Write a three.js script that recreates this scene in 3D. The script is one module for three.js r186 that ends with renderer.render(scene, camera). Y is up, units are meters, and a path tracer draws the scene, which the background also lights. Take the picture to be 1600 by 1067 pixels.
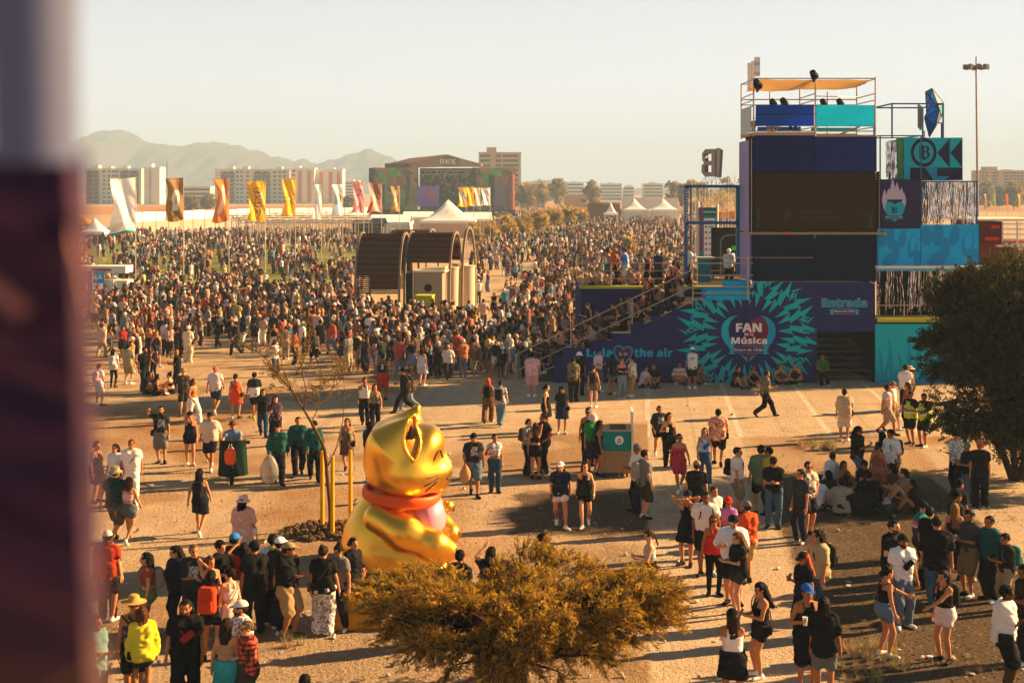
import * as THREE from 'three';
import { mergeGeometries } from 'three/addons/utils/BufferGeometryUtils.js';
import { RoundedBoxGeometry } from 'three/addons/geometries/RoundedBoxGeometry.js';
import { ImprovedNoise } from 'three/addons/math/ImprovedNoise.js';
// ---------- camera, sky, sun, exposure ----------
const F = 2200, CX = 800, HY = 295, CH = 8.2;          // focal length and horizon in photograph pixels, eye height in metres
const EXPOSURE = 4.0;
const scene = new THREE.Scene();
const camera = new THREE.PerspectiveCamera(2 * Math.atan(772 / F) * 180 / Math.PI, 1600 / 1544, 0.2, 12000);
camera.position.set(0, CH, 0);
camera.setViewOffset(1600, 1544, 0, 477, 1600, 1067);   // a lens shifted down: level camera, upright verticals
camera.focus = 42; camera.userData.fStop = 3.2;
const SUN = new THREE.Vector3(0.95 * 0.914, 0.405, -0.31 * 0.914).normalize();
{
  const W = 512, H = 256, d = new Float32Array(W * H * 4);
  const mix = (a, b, t) => a.map((v, i) => v + (b[i] - v) * t);
  for (let r = 0; r < H; r++) {
    const up = ((r + 0.5) / H - 0.5) * Math.PI, e = Math.max(0, up) * 180 / Math.PI;
    const stops = [[0, [1.0, 1.0, 1.10]], [4, [.92, .93, .98]], [9, [.70, .75, .78]], [18, [.36, .42, .46]], [40, [.07, .115, .18]], [90, [.035, .07, .14]]];
    let c = stops[5][1];
    for (let i = 0; i < 5; i++) if (e >= stops[i][0] && e <= stops[i + 1][0]) { c = mix(stops[i][1], stops[i + 1][1], (e - stops[i][0]) / (stops[i + 1][0] - stops[i][0])); break; }
    for (let q = 0; q < W; q++) {
      const a = ((q + 0.5) / W - 0.5) * 2 * Math.PI, x = Math.cos(a) * Math.cos(up), z = Math.sin(a) * Math.cos(up);
      const cs = x * SUN.x + Math.sin(up) * SUN.y + z * SUN.z;
      const k = 0.292 * (0.86 + 0.16 * cs + 0.25 * Math.pow(Math.max(0, cs), 6));
      for (let i = 0; i < 3; i++) d[(r * W + q) * 4 + i] = c[i] * k;
      d[(r * W + q) * 4 + 3] = 1;
    }
  }
  const t = new THREE.DataTexture(d, W, H, THREE.RGBAFormat, THREE.FloatType);
  t.mapping = THREE.EquirectangularReflectionMapping; t.magFilter = THREE.LinearFilter; t.needsUpdate = true;
  scene.background = t; scene.environment = t;
}
const sun = new THREE.DirectionalLight(new THREE.Color().setRGB(1, 0.645, 0.30), 5);
sun.position.copy(SUN).multiplyScalar(120).add(new THREE.Vector3(0, 0, -60)); sun.target.position.set(0, 0, -60);
sun.castShadow = true; sun.shadow.mapSize.set(4096, 4096); sun.shadow.radius = 1.2;
Object.assign(sun.shadow.camera, { left: -70, right: 70, top: 70, bottom: -70, near: 1, far: 400 });
scene.add(sun, sun.target);
scene.fog = new THREE.FogExp2(new THREE.Color().setRGB(.54, .75, 1), 0.00043);
const renderer = new THREE.WebGLRenderer({ antialias: true });
renderer.toneMapping = THREE.LinearToneMapping; renderer.toneMappingExposure = EXPOSURE;
renderer.shadowMap.enabled = true; renderer.setSize(1024, 682);
// ---------- helpers ----------
let seed = 12345;
const rnd = () => { seed = (seed + 0x6d2b79f5) | 0; let t = Math.imul(seed ^ (seed >>> 15), 1 | seed); t = (t + Math.imul(t ^ (t >>> 7), 61 | t)) ^ t; return ((t ^ (t >>> 14)) >>> 0) / 4294967296; };
const rr = (a, b) => a + (b - a) * rnd(), pick = (a) => a[Math.floor(rnd() * a.length)];
const reseed = (s) => { seed = s; };
const V = (x, y, z) => new THREE.Vector3(x, y, z);
const gz = (y) => F * CH / (y - HY);
const gp = (x, y, h = 0) => { const Z = gz(y); return V((x - CX) / F * Z, h, -Z); };     // a ground point
const at = (x, y, Z) => V((x - CX) / F * Z, CH - (y - HY) / F * Z, -Z);                    // a point at a known distance
const wx = (x, Z) => (x - CX) / F * Z, wy = (y, Z) => CH - (y - HY) / F * Z;
const per = new ImprovedNoise();
const noise = (x, y, z = 0) => per.noise(x, y, z);
const fbm = (x, y, o = 4) => { let s = 0, a = .5; for (let i = 0; i < o; i++) { s += a * per.noise(x, y, i * 7.3); x *= 2.03; y *= 2.03; a *= .5; } return s; };
const mats = new Map();
function mat(hex, rough = .8, metal = 0, extra = {}) {
  const key = [hex, rough, metal, JSON.stringify(extra)].join();
  if (!mats.has(key)) {
    const m = new THREE.MeshPhysicalMaterial({ roughness: rough, metalness: metal, specularIntensity: metal > .3 ? 1 : rough >= .6 ? .12 : .5, ...extra });
    m.color = new THREE.Color(hex); mats.set(key, m);
  }
  return mats.get(key);
}
const used = new Map();
function numbered(name) { const n = used.get(name) ?? 0; used.set(name, n + 1); return n ? name + '_' + String(n).padStart(3, '0') : name; }
function shadows(o) { o.castShadow = o.receiveShadow = true; return o; }
function tag(o, label, category, group, kind) {
  if (label) o.userData.label = label; if (category) o.userData.category = category; if (group) o.userData.group = group; if (kind) o.userData.kind = kind;
  return o;
}
function thing(name, label, category, pos = [0, 0, 0], turn = 0, group) {
  const o = new THREE.Group(); o.name = numbered(name); scene.add(o);
  if (pos.isVector3) o.position.copy(pos); else o.position.set(...pos);
  o.rotation.y = turn; return tag(o, label, category, group);
}
function clean(g) {
  if (!g.index) { const n = g.attributes.position.count, ix = new Uint32Array(n); for (let i = 0; i < n; i++) ix[i] = i; g.setIndex(new THREE.BufferAttribute(ix, 1)); }
  if (!g.attributes.uv) g.setAttribute('uv', new THREE.BufferAttribute(new Float32Array(g.attributes.position.count * 2), 2));
  if (!g.attributes.normal) g.computeVertexNormals();
  for (const k of Object.keys(g.attributes)) if (!['position', 'normal', 'uv', 'color'].includes(k)) g.deleteAttribute(k);
  return g;
}
const M4 = () => new THREE.Matrix4();
class MB {                                   // collects pieces of one part
  constructor() { this.g = []; }
  add(g, m) { g = clean(g); if (m) g.applyMatrix4(m); this.g.push(g); return this; }
  box(x, y, z, sx, sy, sz, ry = 0, rx = 0, rz = 0) { return this.add(new THREE.BoxGeometry(sx, sy, sz), M4().makeRotationFromEuler(new THREE.Euler(rx, ry, rz)).setPosition(x, y, z)); }
  rbox(x, y, z, sx, sy, sz, r = .02, ry = 0, rx = 0, rz = 0) { return this.add(new RoundedBoxGeometry(sx, sy, sz, 2, r), M4().makeRotationFromEuler(new THREE.Euler(rx, ry, rz)).setPosition(x, y, z)); }
  bar(a, b, r, r2 = r, n = 6) {
    const d = b.clone().sub(a), l = d.length(); if (l < 1e-6) return this;
    const q = new THREE.Quaternion().setFromUnitVectors(V(0, 1, 0), d.normalize());
    return this.add(new THREE.CylinderGeometry(r2, r, l, n), M4().compose(a.clone().add(b).multiplyScalar(.5), q, V(1, 1, 1)));
  }
  beam(a, b, w, h = w) {                     // square section
    const d = b.clone().sub(a), l = d.length(), q = new THREE.Quaternion().setFromUnitVectors(V(0, 1, 0), d.normalize());
    return this.add(new THREE.BoxGeometry(w, l, h), M4().compose(a.clone().add(b).multiplyScalar(.5), q, V(1, 1, 1)));
  }
  tube(pts, r, n = 8, s = 5) { return this.add(new THREE.TubeGeometry(new THREE.CatmullRomCurve3(pts), n, r, s)); }
  build(name, m, parent) {
    const g = this.g.length > 1 ? mergeGeometries(this.g) : this.g[0];
    const o = shadows(new THREE.Mesh(g, m)); o.name = parent ? name : numbered(name); (parent ?? scene).add(o); return o;
  }
}
const mesh = (name, g, m, parent) => { const o = shadows(new THREE.Mesh(clean(g), m)); o.name = parent ? name : numbered(name); (parent ?? scene).add(o); return o; };
function part(name, m, parent, fn) { const b = new MB(); fn(b); return b.build(name, m, parent); }
function canvasTex(w, h, draw) {
  const c = document.createElement('canvas'); c.width = w; c.height = h; const x = c.getContext('2d'); draw(x, w, h);
  const t = new THREE.CanvasTexture(c); t.colorSpace = THREE.SRGBColorSpace; return t;
}
const texMat = (t, rough = .75, extra = {}) => new THREE.MeshPhysicalMaterial({ map: t, roughness: rough, specularIntensity: .15, ...extra });
function noiseTex(n, fn) {                   // grey tile from fn(u, v) in 0..1
  const d = new Uint8Array(n * n * 4);
  for (let y = 0; y < n; y++) for (let x = 0; x < n; x++) { const v = Math.max(0, Math.min(255, fn(x / n, y / n) * 255)), i = (y * n + x) * 4; d[i] = d[i + 1] = d[i + 2] = v; d[i + 3] = 255; }
  const t = new THREE.DataTexture(d, n, n); t.wrapS = t.wrapT = THREE.RepeatWrapping; t.magFilter = THREE.LinearFilter; t.needsUpdate = true; return t;
}
// ---------- smooth solids: distance fields meshed with surface nets ----------
const smin = (a, b, k) => { const h = Math.max(k - Math.abs(a - b), 0) / k; return Math.min(a, b) - h * h * k * .25; };
const capsule = (a, b, ra, rb = ra, k = .03) => ({ a, b, ra, rb, k, d: [b.x - a.x, b.y - a.y, b.z - a.z], l: Math.max(1e-9, a.distanceToSquared(b)) });
function field(prims) {
  return (x, y, z) => {
    let f = 1e3;
    for (const p of prims) {
      const px = x - p.a.x, py = y - p.a.y, pz = z - p.a.z;
      let t = (px * p.d[0] + py * p.d[1] + pz * p.d[2]) / p.l; t = t < 0 ? 0 : t > 1 ? 1 : t;
      const qx = px - p.d[0] * t, qy = py - p.d[1] * t, qz = pz - p.d[2] * t;
      f = smin(f, Math.sqrt(qx * qx + qy * qy + qz * qz) - p.ra - (p.rb - p.ra) * t, p.k);
    }
    return f;
  };
}
function bounds(prims, m = .05) {
  const lo = V(1e9, 1e9, 1e9), hi = V(-1e9, -1e9, -1e9);
  for (const p of prims) for (const [q, r] of [[p.a, p.ra], [p.b, p.rb]]) { lo.min(V(q.x - r - m, q.y - r - m, q.z - r - m)); hi.max(V(q.x + r + m, q.y + r + m, q.z + r + m)); }
  return [lo, hi];
}
function net(f, lo, hi, h) {
  const nx = Math.ceil((hi.x - lo.x) / h) + 2, ny = Math.ceil((hi.y - lo.y) / h) + 2, nz = Math.ceil((hi.z - lo.z) / h) + 2;
  const val = new Float32Array(nx * ny * nz), idx = new Int32Array(nx * ny * nz).fill(-1), pos = [], tri = [];
  const id = (i, j, k) => (k * ny + j) * nx + i;
  for (let k = 0; k < nz; k++) for (let j = 0; j < ny; j++) for (let i = 0; i < nx; i++) val[id(i, j, k)] = f(lo.x + i * h, lo.y + j * h, lo.z + k * h);
  const E = [[0, 1], [2, 3], [4, 5], [6, 7], [0, 2], [1, 3], [4, 6], [5, 7], [0, 4], [1, 5], [2, 6], [3, 7]], v = new Float32Array(8);
  for (let k = 0; k < nz - 1; k++) for (let j = 0; j < ny - 1; j++) for (let i = 0; i < nx - 1; i++) {
    let m = 0; for (let c = 0; c < 8; c++) { v[c] = val[id(i + (c & 1), j + (c >> 1 & 1), k + (c >> 2))]; if (v[c] < 0) m |= 1 << c; }
    if (!m || m === 255) continue;
    let x = 0, y = 0, z = 0, n = 0;
    for (const [a, b] of E) if ((v[a] < 0) !== (v[b] < 0)) {
      const t = v[a] / (v[a] - v[b]);
      x += (a & 1) + t * ((b & 1) - (a & 1)); y += (a >> 1 & 1) + t * ((b >> 1 & 1) - (a >> 1 & 1)); z += (a >> 2) + t * ((b >> 2) - (a >> 2)); n++;
    }
    idx[id(i, j, k)] = pos.length / 3; pos.push(lo.x + (i + x / n) * h, lo.y + (j + y / n) * h, lo.z + (k + z / n) * h);
  }
  const quad = (a, b, c, d, flip) => { if (a < 0 || b < 0 || c < 0 || d < 0) return; flip ? tri.push(a, c, b, a, d, c) : tri.push(a, b, c, a, c, d); };
  for (let k = 1; k < nz - 1; k++) for (let j = 1; j < ny - 1; j++) for (let i = 1; i < nx - 1; i++) {
    const s = val[id(i, j, k)] < 0;
    if (s !== val[id(i + 1, j, k)] < 0) quad(idx[id(i, j - 1, k - 1)], idx[id(i, j, k - 1)], idx[id(i, j, k)], idx[id(i, j - 1, k)], !s);
    if (s !== val[id(i, j + 1, k)] < 0) quad(idx[id(i - 1, j, k - 1)], idx[id(i - 1, j, k)], idx[id(i, j, k)], idx[id(i, j, k - 1)], !s);
    if (s !== val[id(i, j, k + 1)] < 0) quad(idx[id(i - 1, j - 1, k)], idx[id(i, j - 1, k)], idx[id(i, j, k)], idx[id(i - 1, j, k)], !s);
  }
  const nor = new Float32Array(pos.length), e = h * .5;
  for (let q = 0; q < pos.length; q += 3) {
    const x = pos[q], y = pos[q + 1], z = pos[q + 2];
    let a = f(x + e, y, z) - f(x - e, y, z), b = f(x, y + e, z) - f(x, y - e, z), c = f(x, y, z + e) - f(x, y, z - e); const l = Math.hypot(a, b, c) || 1;
    nor[q] = a / l; nor[q + 1] = b / l; nor[q + 2] = c / l;
  }
  const g = new THREE.BufferGeometry();
  g.setAttribute('position', new THREE.BufferAttribute(new Float32Array(pos), 3)); g.setAttribute('normal', new THREE.BufferAttribute(nor, 3)); g.setIndex(tri);
  return g;
}
// ---------- ground ----------
const lateral = (X, Z) => X - .0964 * Z;       // offset from the direction in which the old apron's joints run
{
  const N = 2048, X0 = -36, X1 = 36, Z0 = 19, Z1 = 91, d = new Uint8Array(N * N * 4);
  const sm = (a, b, v) => { const t = Math.max(0, Math.min(1, (v - a) / (b - a))); return t * t * (3 - 2 * t); };
  const band = (v, a, b, s) => sm(a - s, a + s, v) * (1 - sm(b - s, b + s, v));
  const toS = (v) => 255 * (v <= .0031308 ? v * 12.92 : 1.055 * Math.pow(v, 1 / 2.4) - .055);
  reseed(77);
  for (let r = 0; r < N; r++) for (let q = 0; q < N; q++) {
    const X = X0 + (X1 - X0) * (q + .5) / N, Z = Z0 + (Z1 - Z0) * (r + .5) / N, o = lateral(X, Z);
    const n1 = noise(X * .13, Z * .13), n2 = noise(X * .55, Z * .55, 4), n3 = noise(X * 2.1, Z * 2.1, 9), n4 = noise(X * 7, Z * 7, 2), w = rnd();
    const wob = n2 * .5 + n3 * .2;
    // dusty compacted sand as base
    let c = [.40, .275, .165];
    const mixTo = (t, k) => { for (let i = 0; i < 3; i++) c[i] += (t[i] - c[i]) * k; };
    mixTo([.46, .335, .21], sm(.05, .5, n1 + n2 * .5) * .7);
    mixTo([.26, .145, .065], sm(.05, .42, -n1 + n2 * .6) * .8);
    // brown dirt fields
    const dirtA = band(X + wob * 1.5, -21, -9, 1.2) * band(Z + wob, 43, 53, 1.2);
    const dirtB = band(X + wob, -6.4, -1.3, .7) * band(Z + wob, 29, 39, 1);
    const dirtC = band(o + wob, 3.2, 12.2, .35) * band(Z + wob * .7, 40.5, 47.5, .7);
    const dirtD = sm(11.6, 12.6, o + wob) * (1 - sm(47, 52, Z));
    mixTo([.27, .135, .052], Math.max(dirtA, dirtB * .9, dirtC * .75, dirtD) * (.7 + .5 * n2 + .3 * n3));
    // dark asphalt chippings right of the strip, and a darker patch left of it
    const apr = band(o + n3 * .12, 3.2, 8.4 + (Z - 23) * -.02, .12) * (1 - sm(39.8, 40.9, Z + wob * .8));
    const apl = band(o + n3 * .12 + Math.max(0, n2) * 1.2, -3.3, 0, .12) * band(Z + n3 * .35, 33.2, 38.1, .35);
    const low = (1 - sm(-.3, 0, o + n3 * .1)) * sm(-9, -7, o + wob) * (1 - sm(31.5, 33, Z + wob));
    const rub = band(o + wob * .6, 8.6, 14.5, .5) * band(Z + wob, 47, 52.5, .6);
    mixTo([.25, .17, .10], low * .65); mixTo([.18, .12, .075], rub * .8);
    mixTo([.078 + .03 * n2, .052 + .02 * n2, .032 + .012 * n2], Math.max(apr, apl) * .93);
    // concrete: the strip walked on, and the apron in front of the wall
    const strip = band(o, .02, 3.12, .04) * (1 - sm(46.5, 47, Z)), apron = band(o + n3 * .05, -9, 12.6 + wob * .3, .3) * sm(46.2 + (o < 0 ? 2.5 : 0), 46.9 + (o < 0 ? 4 : 0), Z + n3 * .25) * (1 - sm(70, 74, Z));
    const side = band(o + n3 * .15, 8.5, 11.6, .15) * (1 - sm(44.5, 45.5, Z));
    const con = Math.max(strip, apron * .95, side * .8);
    mixTo([.47 + .03 * n2, .345 + .025 * n2, .225 + .02 * n2], con);
    if (con > .4) {
      const groove = .5 + .5 * Math.sin(o * 2 * Math.PI / .21); let k = -.07 * groove * (strip + apron * .6);
      const jo = Math.min(...[0, 1.55, 3.1, 4.6, 6.1, 7.6, 9.1, 10.6].map((j) => Math.abs(o - j))); if (jo < .03) k -= .28 * (.6 + n3);
      const jz = Math.abs(((Z + n3 * .03) / 4.2 % 1) - .5) * 4.2; if (jz < .028) k -= .3;
      k += .10 * n3 - .12 * sm(.1, .45, n1 + n3 * .5); mixTo([.9, .8, .66], 0); c = c.map((v) => v * (1 + k));
      if (apron > .5 && Z < 61 && Z > 46.5) for (const j of [0, 3.1, 6.1, 9.1]) if (Math.abs(o - j) < .085) mixTo([.60, .54, .44], .75 - .5 * sm(0, .4, n3 + n4 * .5));
    }
    const tr = Math.abs(((lateral(X, Z) * .93 + .13 * Z * .4 + 60) % 7.3) - 1), tk = (tr < .16 || Math.abs(tr - 1.5) < .16) ? .10 + .12 * n3 : 0; if (con < .3) c = c.map((v) => v * (1 - tk));
    const stn = noise(X * .9, Z * .7, 14) + .4 * n4; if (stn > .52) c = c.map((v) => v * (1 - .9 * Math.min(.32, stn - .52)));
    // tyre and broom streaks, grain, small stones
    const st = noise(o * 1.7, Z * .09, 3); c = c.map((v) => v * (1 + .10 * st + .10 * n3 + .09 * n4 + (w - .5) * (.16 + .5 * Math.max(apr, apl) + .3 * low)));
    if (w > .992) mixTo([.5, .43, .33], .6 * (1 - con)); else if (w < .01) mixTo([.06, .045, .03], .7 * (1 - con * .6));
    const i = (r * N + q) * 4; for (let k = 0; k < 3; k++) d[i + k] = toS(Math.max(0.012, c[k])); d[i + 3] = 255;
  }
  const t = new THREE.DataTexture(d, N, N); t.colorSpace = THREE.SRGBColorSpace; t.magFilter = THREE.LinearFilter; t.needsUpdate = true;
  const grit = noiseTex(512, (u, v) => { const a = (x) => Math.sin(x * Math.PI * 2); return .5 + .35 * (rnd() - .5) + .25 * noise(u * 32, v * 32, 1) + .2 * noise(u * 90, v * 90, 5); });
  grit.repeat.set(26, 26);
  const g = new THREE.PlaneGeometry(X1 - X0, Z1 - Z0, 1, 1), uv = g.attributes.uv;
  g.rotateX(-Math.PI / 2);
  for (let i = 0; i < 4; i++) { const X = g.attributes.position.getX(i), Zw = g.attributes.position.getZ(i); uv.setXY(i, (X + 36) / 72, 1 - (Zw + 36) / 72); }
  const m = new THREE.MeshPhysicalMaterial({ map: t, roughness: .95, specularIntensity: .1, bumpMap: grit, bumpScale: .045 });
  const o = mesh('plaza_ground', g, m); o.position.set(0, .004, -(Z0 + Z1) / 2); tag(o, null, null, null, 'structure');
  // far ground
  const n = 512, tx = noiseTex(n, () => 1), dd = tx.image.data;
  for (let y = 0; y < n; y++) for (let x = 0; x < n; x++) {
    const a = noise(x * .03, y * .03, 3) + .6 * noise(x * .11, y * .11, 5), i = (y * n + x) * 4, k = 1 + .3 * a + (rnd() - .5) * .15;
    dd[i] = toS(.41 * k); dd[i + 1] = toS(.285 * k); dd[i + 2] = toS(.17 * k);
  }
  tx.colorSpace = THREE.SRGBColorSpace; tx.repeat.set(200, 200);
  const fg = new THREE.PlaneGeometry(9000, 4600); fg.rotateX(-Math.PI / 2);
  const far = mesh('ground', fg, new THREE.MeshPhysicalMaterial({ map: tx, roughness: 1, specularIntensity: .1 })); far.position.set(0, 0, -2250); tag(far, null, null, null, 'structure');
  // lawns and the dry field behind
  const gt = noiseTex(512, () => 1), gd = gt.image.data;
  for (let y = 0; y < 512; y++) for (let x = 0; x < 512; x++) {
    const a = noise(x * .02, y * .02, 3) + .7 * noise(x * .09, y * .09, 5) + .5 * noise(x * .4, y * .4, 2), i = (y * 512 + x) * 4, k = 1 + .28 * a + (rnd() - .5) * .5, b = Math.max(0, Math.min(1, .35 + a));
    gd[i] = toS((.15 + .06 * b) * k); gd[i + 1] = toS((.165 + .02 * b) * k); gd[i + 2] = toS((.035 + .02 * b) * k);
  }
  gt.colorSpace = THREE.SRGBColorSpace; gt.repeat.set(.05, .05);
  const gm = new THREE.MeshPhysicalMaterial({ map: gt, roughness: 1, specularIntensity: .1 });
  const sheet = (name, pts, y, m2, rag = .6) => {
    const P = [], L = pts.length; for (let i = 0; i < L; i++) { const a = gp(...pts[i]), b = gp(...pts[(i + 1) % L]); for (let k = 0; k < 10; k++) { const q = a.clone().lerp(b, k / 10); const s = rag * (.4 + .01 * Math.abs(q.z)); q.x += noise(q.x * .3, q.z * .3) * s; q.z += noise(q.x * .3, q.z * .3, 8) * s; P.push(new THREE.Vector2(q.x, q.z)); } }
    const gg = new THREE.ShapeGeometry(new THREE.Shape(P)); gg.rotateX(Math.PI / 2); const o2 = mesh(name, gg, m2); o2.position.y = y; return tag(o2, null, null, null, 'structure');
  };
  sheet('lawn', [[60, 520], [180, 512], [300, 478], [420, 470], [505, 452], [540, 420], [560, 400], [560, 385], [330, 382], [100, 378], [20, 420]], .010, gm);
  sheet('lawn', [[745, 405], [790, 402], [880, 372], [950, 352], [880, 346], [800, 362], [745, 385]], .011, gm);
  sheet('dry_field', [[-60, 336], [560, 334], [560, 322], [-60, 322]], .012, mat('#a8713a', 1), 2);
  sheet('dry_field', [[800, 333], [1600, 331], [1600, 318], [800, 318]], .013, mat('#a5774a', 1), 2);
  // loose stones on the chippings, too many to count
  reseed(5); const st = new THREE.IcosahedronGeometry(1, 0); const K = 15000, im = new THREE.InstancedMesh(st, new THREE.MeshPhysicalMaterial({ roughness: .95, specularIntensity: .1 }), K), mm = M4(), col = new THREE.Color();
  let k = 0; while (k < K) {
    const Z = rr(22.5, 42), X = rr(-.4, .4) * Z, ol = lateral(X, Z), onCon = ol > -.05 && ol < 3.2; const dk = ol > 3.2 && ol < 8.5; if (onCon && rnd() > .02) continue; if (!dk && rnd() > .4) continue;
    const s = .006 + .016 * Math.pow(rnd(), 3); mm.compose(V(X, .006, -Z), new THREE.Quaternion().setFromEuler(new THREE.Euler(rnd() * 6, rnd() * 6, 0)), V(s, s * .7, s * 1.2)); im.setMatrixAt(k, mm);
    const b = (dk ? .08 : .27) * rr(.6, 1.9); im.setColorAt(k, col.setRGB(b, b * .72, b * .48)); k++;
  }
  im.name = 'gravel'; shadows(im); tag(im, 'loose small stones scattered over the dusty plaza ground', 'gravel', null, 'stuff'); scene.add(im);
}
{ reseed(33); const b = new MB(); for (let i = 0; i < 210; i++) { const y = 600 + 467 * Math.pow(rnd(), .8), p = gp(rr(130, 1600), y), k = rnd(), g = k < .5 ? new THREE.PlaneGeometry(rr(.04, .12), rr(.04, .1), 2, 2) : k < .8 ? new THREE.CylinderGeometry(.035, .028, .1, 8, 1, true) : new THREE.IcosahedronGeometry(rr(.02, .05), 0), po = g.attributes.position; for (let q = 0; q < po.count; q++) po.setZ(q, po.getZ(q) + (k < .5 ? rr(0, .025) : 0)); g.computeVertexNormals(); const m = M4().makeRotationFromEuler(new THREE.Euler(-Math.PI / 2 + (k < .5 ? rr(-.2, .2) : 0), k > .5 ? rnd() * 6 : 0, rnd() * 6)).setPosition(p.x, k < .5 ? .012 : .035, p.z); b.add(g, m); } tag(b.build('litter', mat('#b5aa9a', .8, 0, { side: THREE.DoubleSide }), null), 'scraps of paper and small litter scattered over the plaza', 'litter', null, 'stuff'); }
// ---------- mountains ----------
function ridge(name, prof, Z, depth, m, sd, rough) {
  const nx = 260, ny = 34, pos = [], ix = []; const x0 = prof[0][0], x1 = prof[prof.length - 1][0];
  const hAt = (x) => { for (let i = 0; i < prof.length - 1; i++) if (x <= prof[i + 1][0]) { const t = (x - prof[i][0]) / (prof[i + 1][0] - prof[i][0]); const s = t * t * (3 - 2 * t); return (HY - (prof[i][1] + (prof[i + 1][1] - prof[i][1]) * (.5 * t + .5 * s)) + (noise(x * .09, sd) * 3.6 + noise(x * .31, sd, 4) * 2.2) * (rough > 3 ? 1 : .4)) / F * Z; } return 0; };
  for (let j = 0; j <= ny; j++) for (let i = 0; i <= nx; i++) {
    const px = x0 + (x1 - x0) * i / nx, t = j / ny * 2 - 1, zz = Z + t * depth, X = wx(px, Z) + t * t * 0;
    const fall = Math.pow(Math.max(0, 1 - Math.abs(t)), .85), gul = 1 - 1.25 * Math.abs(noise(X * .009 + sd, zz * .0022, sd)) * (1 - fall) * 2 - .45 * Math.abs(noise(X * .03, zz * .008, sd));
    pos.push(X + noise(zz * .004, X * .003, sd) * 50 * (1 - fall), Math.max(-3, (hAt(px) + CH) * fall * (1 - (1 - gul) * Math.min(1, (1 - fall) * 3)) + rough * noise(X * .03, zz * .02, sd)) - 4, -zz);
  }
  for (let j = 0; j < ny; j++) for (let i = 0; i < nx; i++) { const a = j * (nx + 1) + i; ix.push(a, a + 1, a + nx + 2, a, a + nx + 2, a + nx + 1); }
  const g = new THREE.BufferGeometry(); g.setAttribute('position', new THREE.BufferAttribute(new Float32Array(pos), 3)); g.setIndex(ix); g.computeVertexNormals();
  return tag(mesh(name, g, m), null, null, null, 'structure');
}
ridge('mountain', [[-420, 290], [-250, 240], [-60, 222], [60, 232], [130, 214], [150, 206], [172, 199], [184, 197], [200, 204], [225, 216], [262, 222], [292, 226], [312, 222], [330, 219], [350, 222], [366, 221], [392, 232], [430, 243], [462, 247], [500, 252], [530, 244], [556, 235], [578, 230], [596, 237], [625, 254], [670, 276], [740, 292]], 3000, 800, mat('#4a3d36', 1), 3.3, 9);
ridge('hill', [[690, 294], [760, 284], [815, 279], [850, 277], [880, 279], [930, 289], [1000, 290], [1090, 289], [1200, 284], [1340, 285], [1500, 279], [1620, 281], [1750, 290]], 2100, 420, mat('#6a5a40', 1), 8.1, 2);
// ---------- far buildings ----------
function block(label, x0, x1, y0, Z, wall, opts = {}) {
  // a slab block of flats: x0..x1 and roof line in photograph pixels at distance Z, with storeys of windows
  const X0 = wx(x0, Z), X1 = wx(x1, Z), H = wy(y0, Z), W = X1 - X0, D = opts.depth ?? 14, fl = opts.floors ?? 8, fh = H / fl;
  const t = thing('apartment_block', label, 'apartment block', [(X0 + X1) / 2, 0, -Z], 0, opts.group);
  part('wall', wall, t, (b) => b.box(0, H / 2, -D / 2, W, H, D));
  part('parapet', wall, t, (b) => { b.box(0, H + .35, -.2, W + .3, .7, .5); b.box(-W / 2, H + .35, -D / 2, .4, .7, D - .6); b.box(W / 2, H + .35, -D / 2, .4, .7, D - .6); });
  for (const [a, c] of opts.bays ?? []) {               // recessed balcony bays
    const xa = -W / 2 + W * a, xc = -W / 2 + W * c, w = xc - xa, bay = part('balcony_bay', mat('#5d4a3c', .9), t, (b) => b.box((xa + xc) / 2, H / 2 - .3, .1, w, H - 1.4, .3));
    part('balcony_slab', mat('#b0a08c', .9), bay, (b) => { for (let f = 1; f < fl; f++) { b.box((xa + xc) / 2, f * fh, .55, w, .22, .7); } b.box(xa + w / 2, H / 2, .55, .25, H - 1.6, .6); });
    part('window', mat('#2e2a28', .25), bay, (b) => { for (let f = 0; f < fl; f++) for (const s of [.25, .75]) b.box(xa + w * s, (f + .5) * fh, .3, w * .3, fh * .5, .12); }).userData.kind = 'stuff';
  }
  const cols = opts.cols ?? [];
  if (cols.length) part('window', mat('#37312c', .3), t, (b) => { for (let f = 0; f < fl; f++) for (const q of cols) b.box(-W / 2 + W * q, (f + .55) * fh, .04, opts.ww ?? 1.5, fh * .45, .1); }).userData.kind = 'stuff';
  for (const q of opts.fins ?? []) part('facade_fin', mat('#c9782e', .8), t, (b) => b.box(-W / 2 + W * q[0], H / 2, .12, W * q[1], H * .9, .3));
  for (const [q, w, h] of opts.tops ?? []) part('roof_house', wall, t, (b) => b.box(-W / 2 + W * q, H + h / 2, -D / 2, w, h, D * .5));
  return t;
}
const cream = mat('#cdbfa9', .9), white = mat('#ddd6c8', .9), tanW = mat('#b79a78', .9);
block('cream apartment block with two brown balcony bays beside the white flag', 133, 220, 265, 760, cream, { bays: [[.02, .24], [.62, .95]], cols: [.33, .42, .5, .56], tops: [[.15, 3, 2.5], [.4, 2, 1.8], [.68, 3, 2]], depth: 12 });
block('narrow pale end block with a bright slit between brown flag and white flag', 224, 249, 263, 745, white, { bays: [[.36, .42]], tops: [[.3, 2, 2.5]], cols: [], depth: 12 });
block('cream apartment block with a dark balcony bay right of the orange flag', 335, 452, 266, 780, cream, { bays: [[.08, .26], [.52, .74]], cols: [.3, .36, .44, .8, .87, .93], tops: [[.2, 3, 2], [.4, 3, 2.2], [.85, 3, 2]], depth: 12 });
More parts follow.
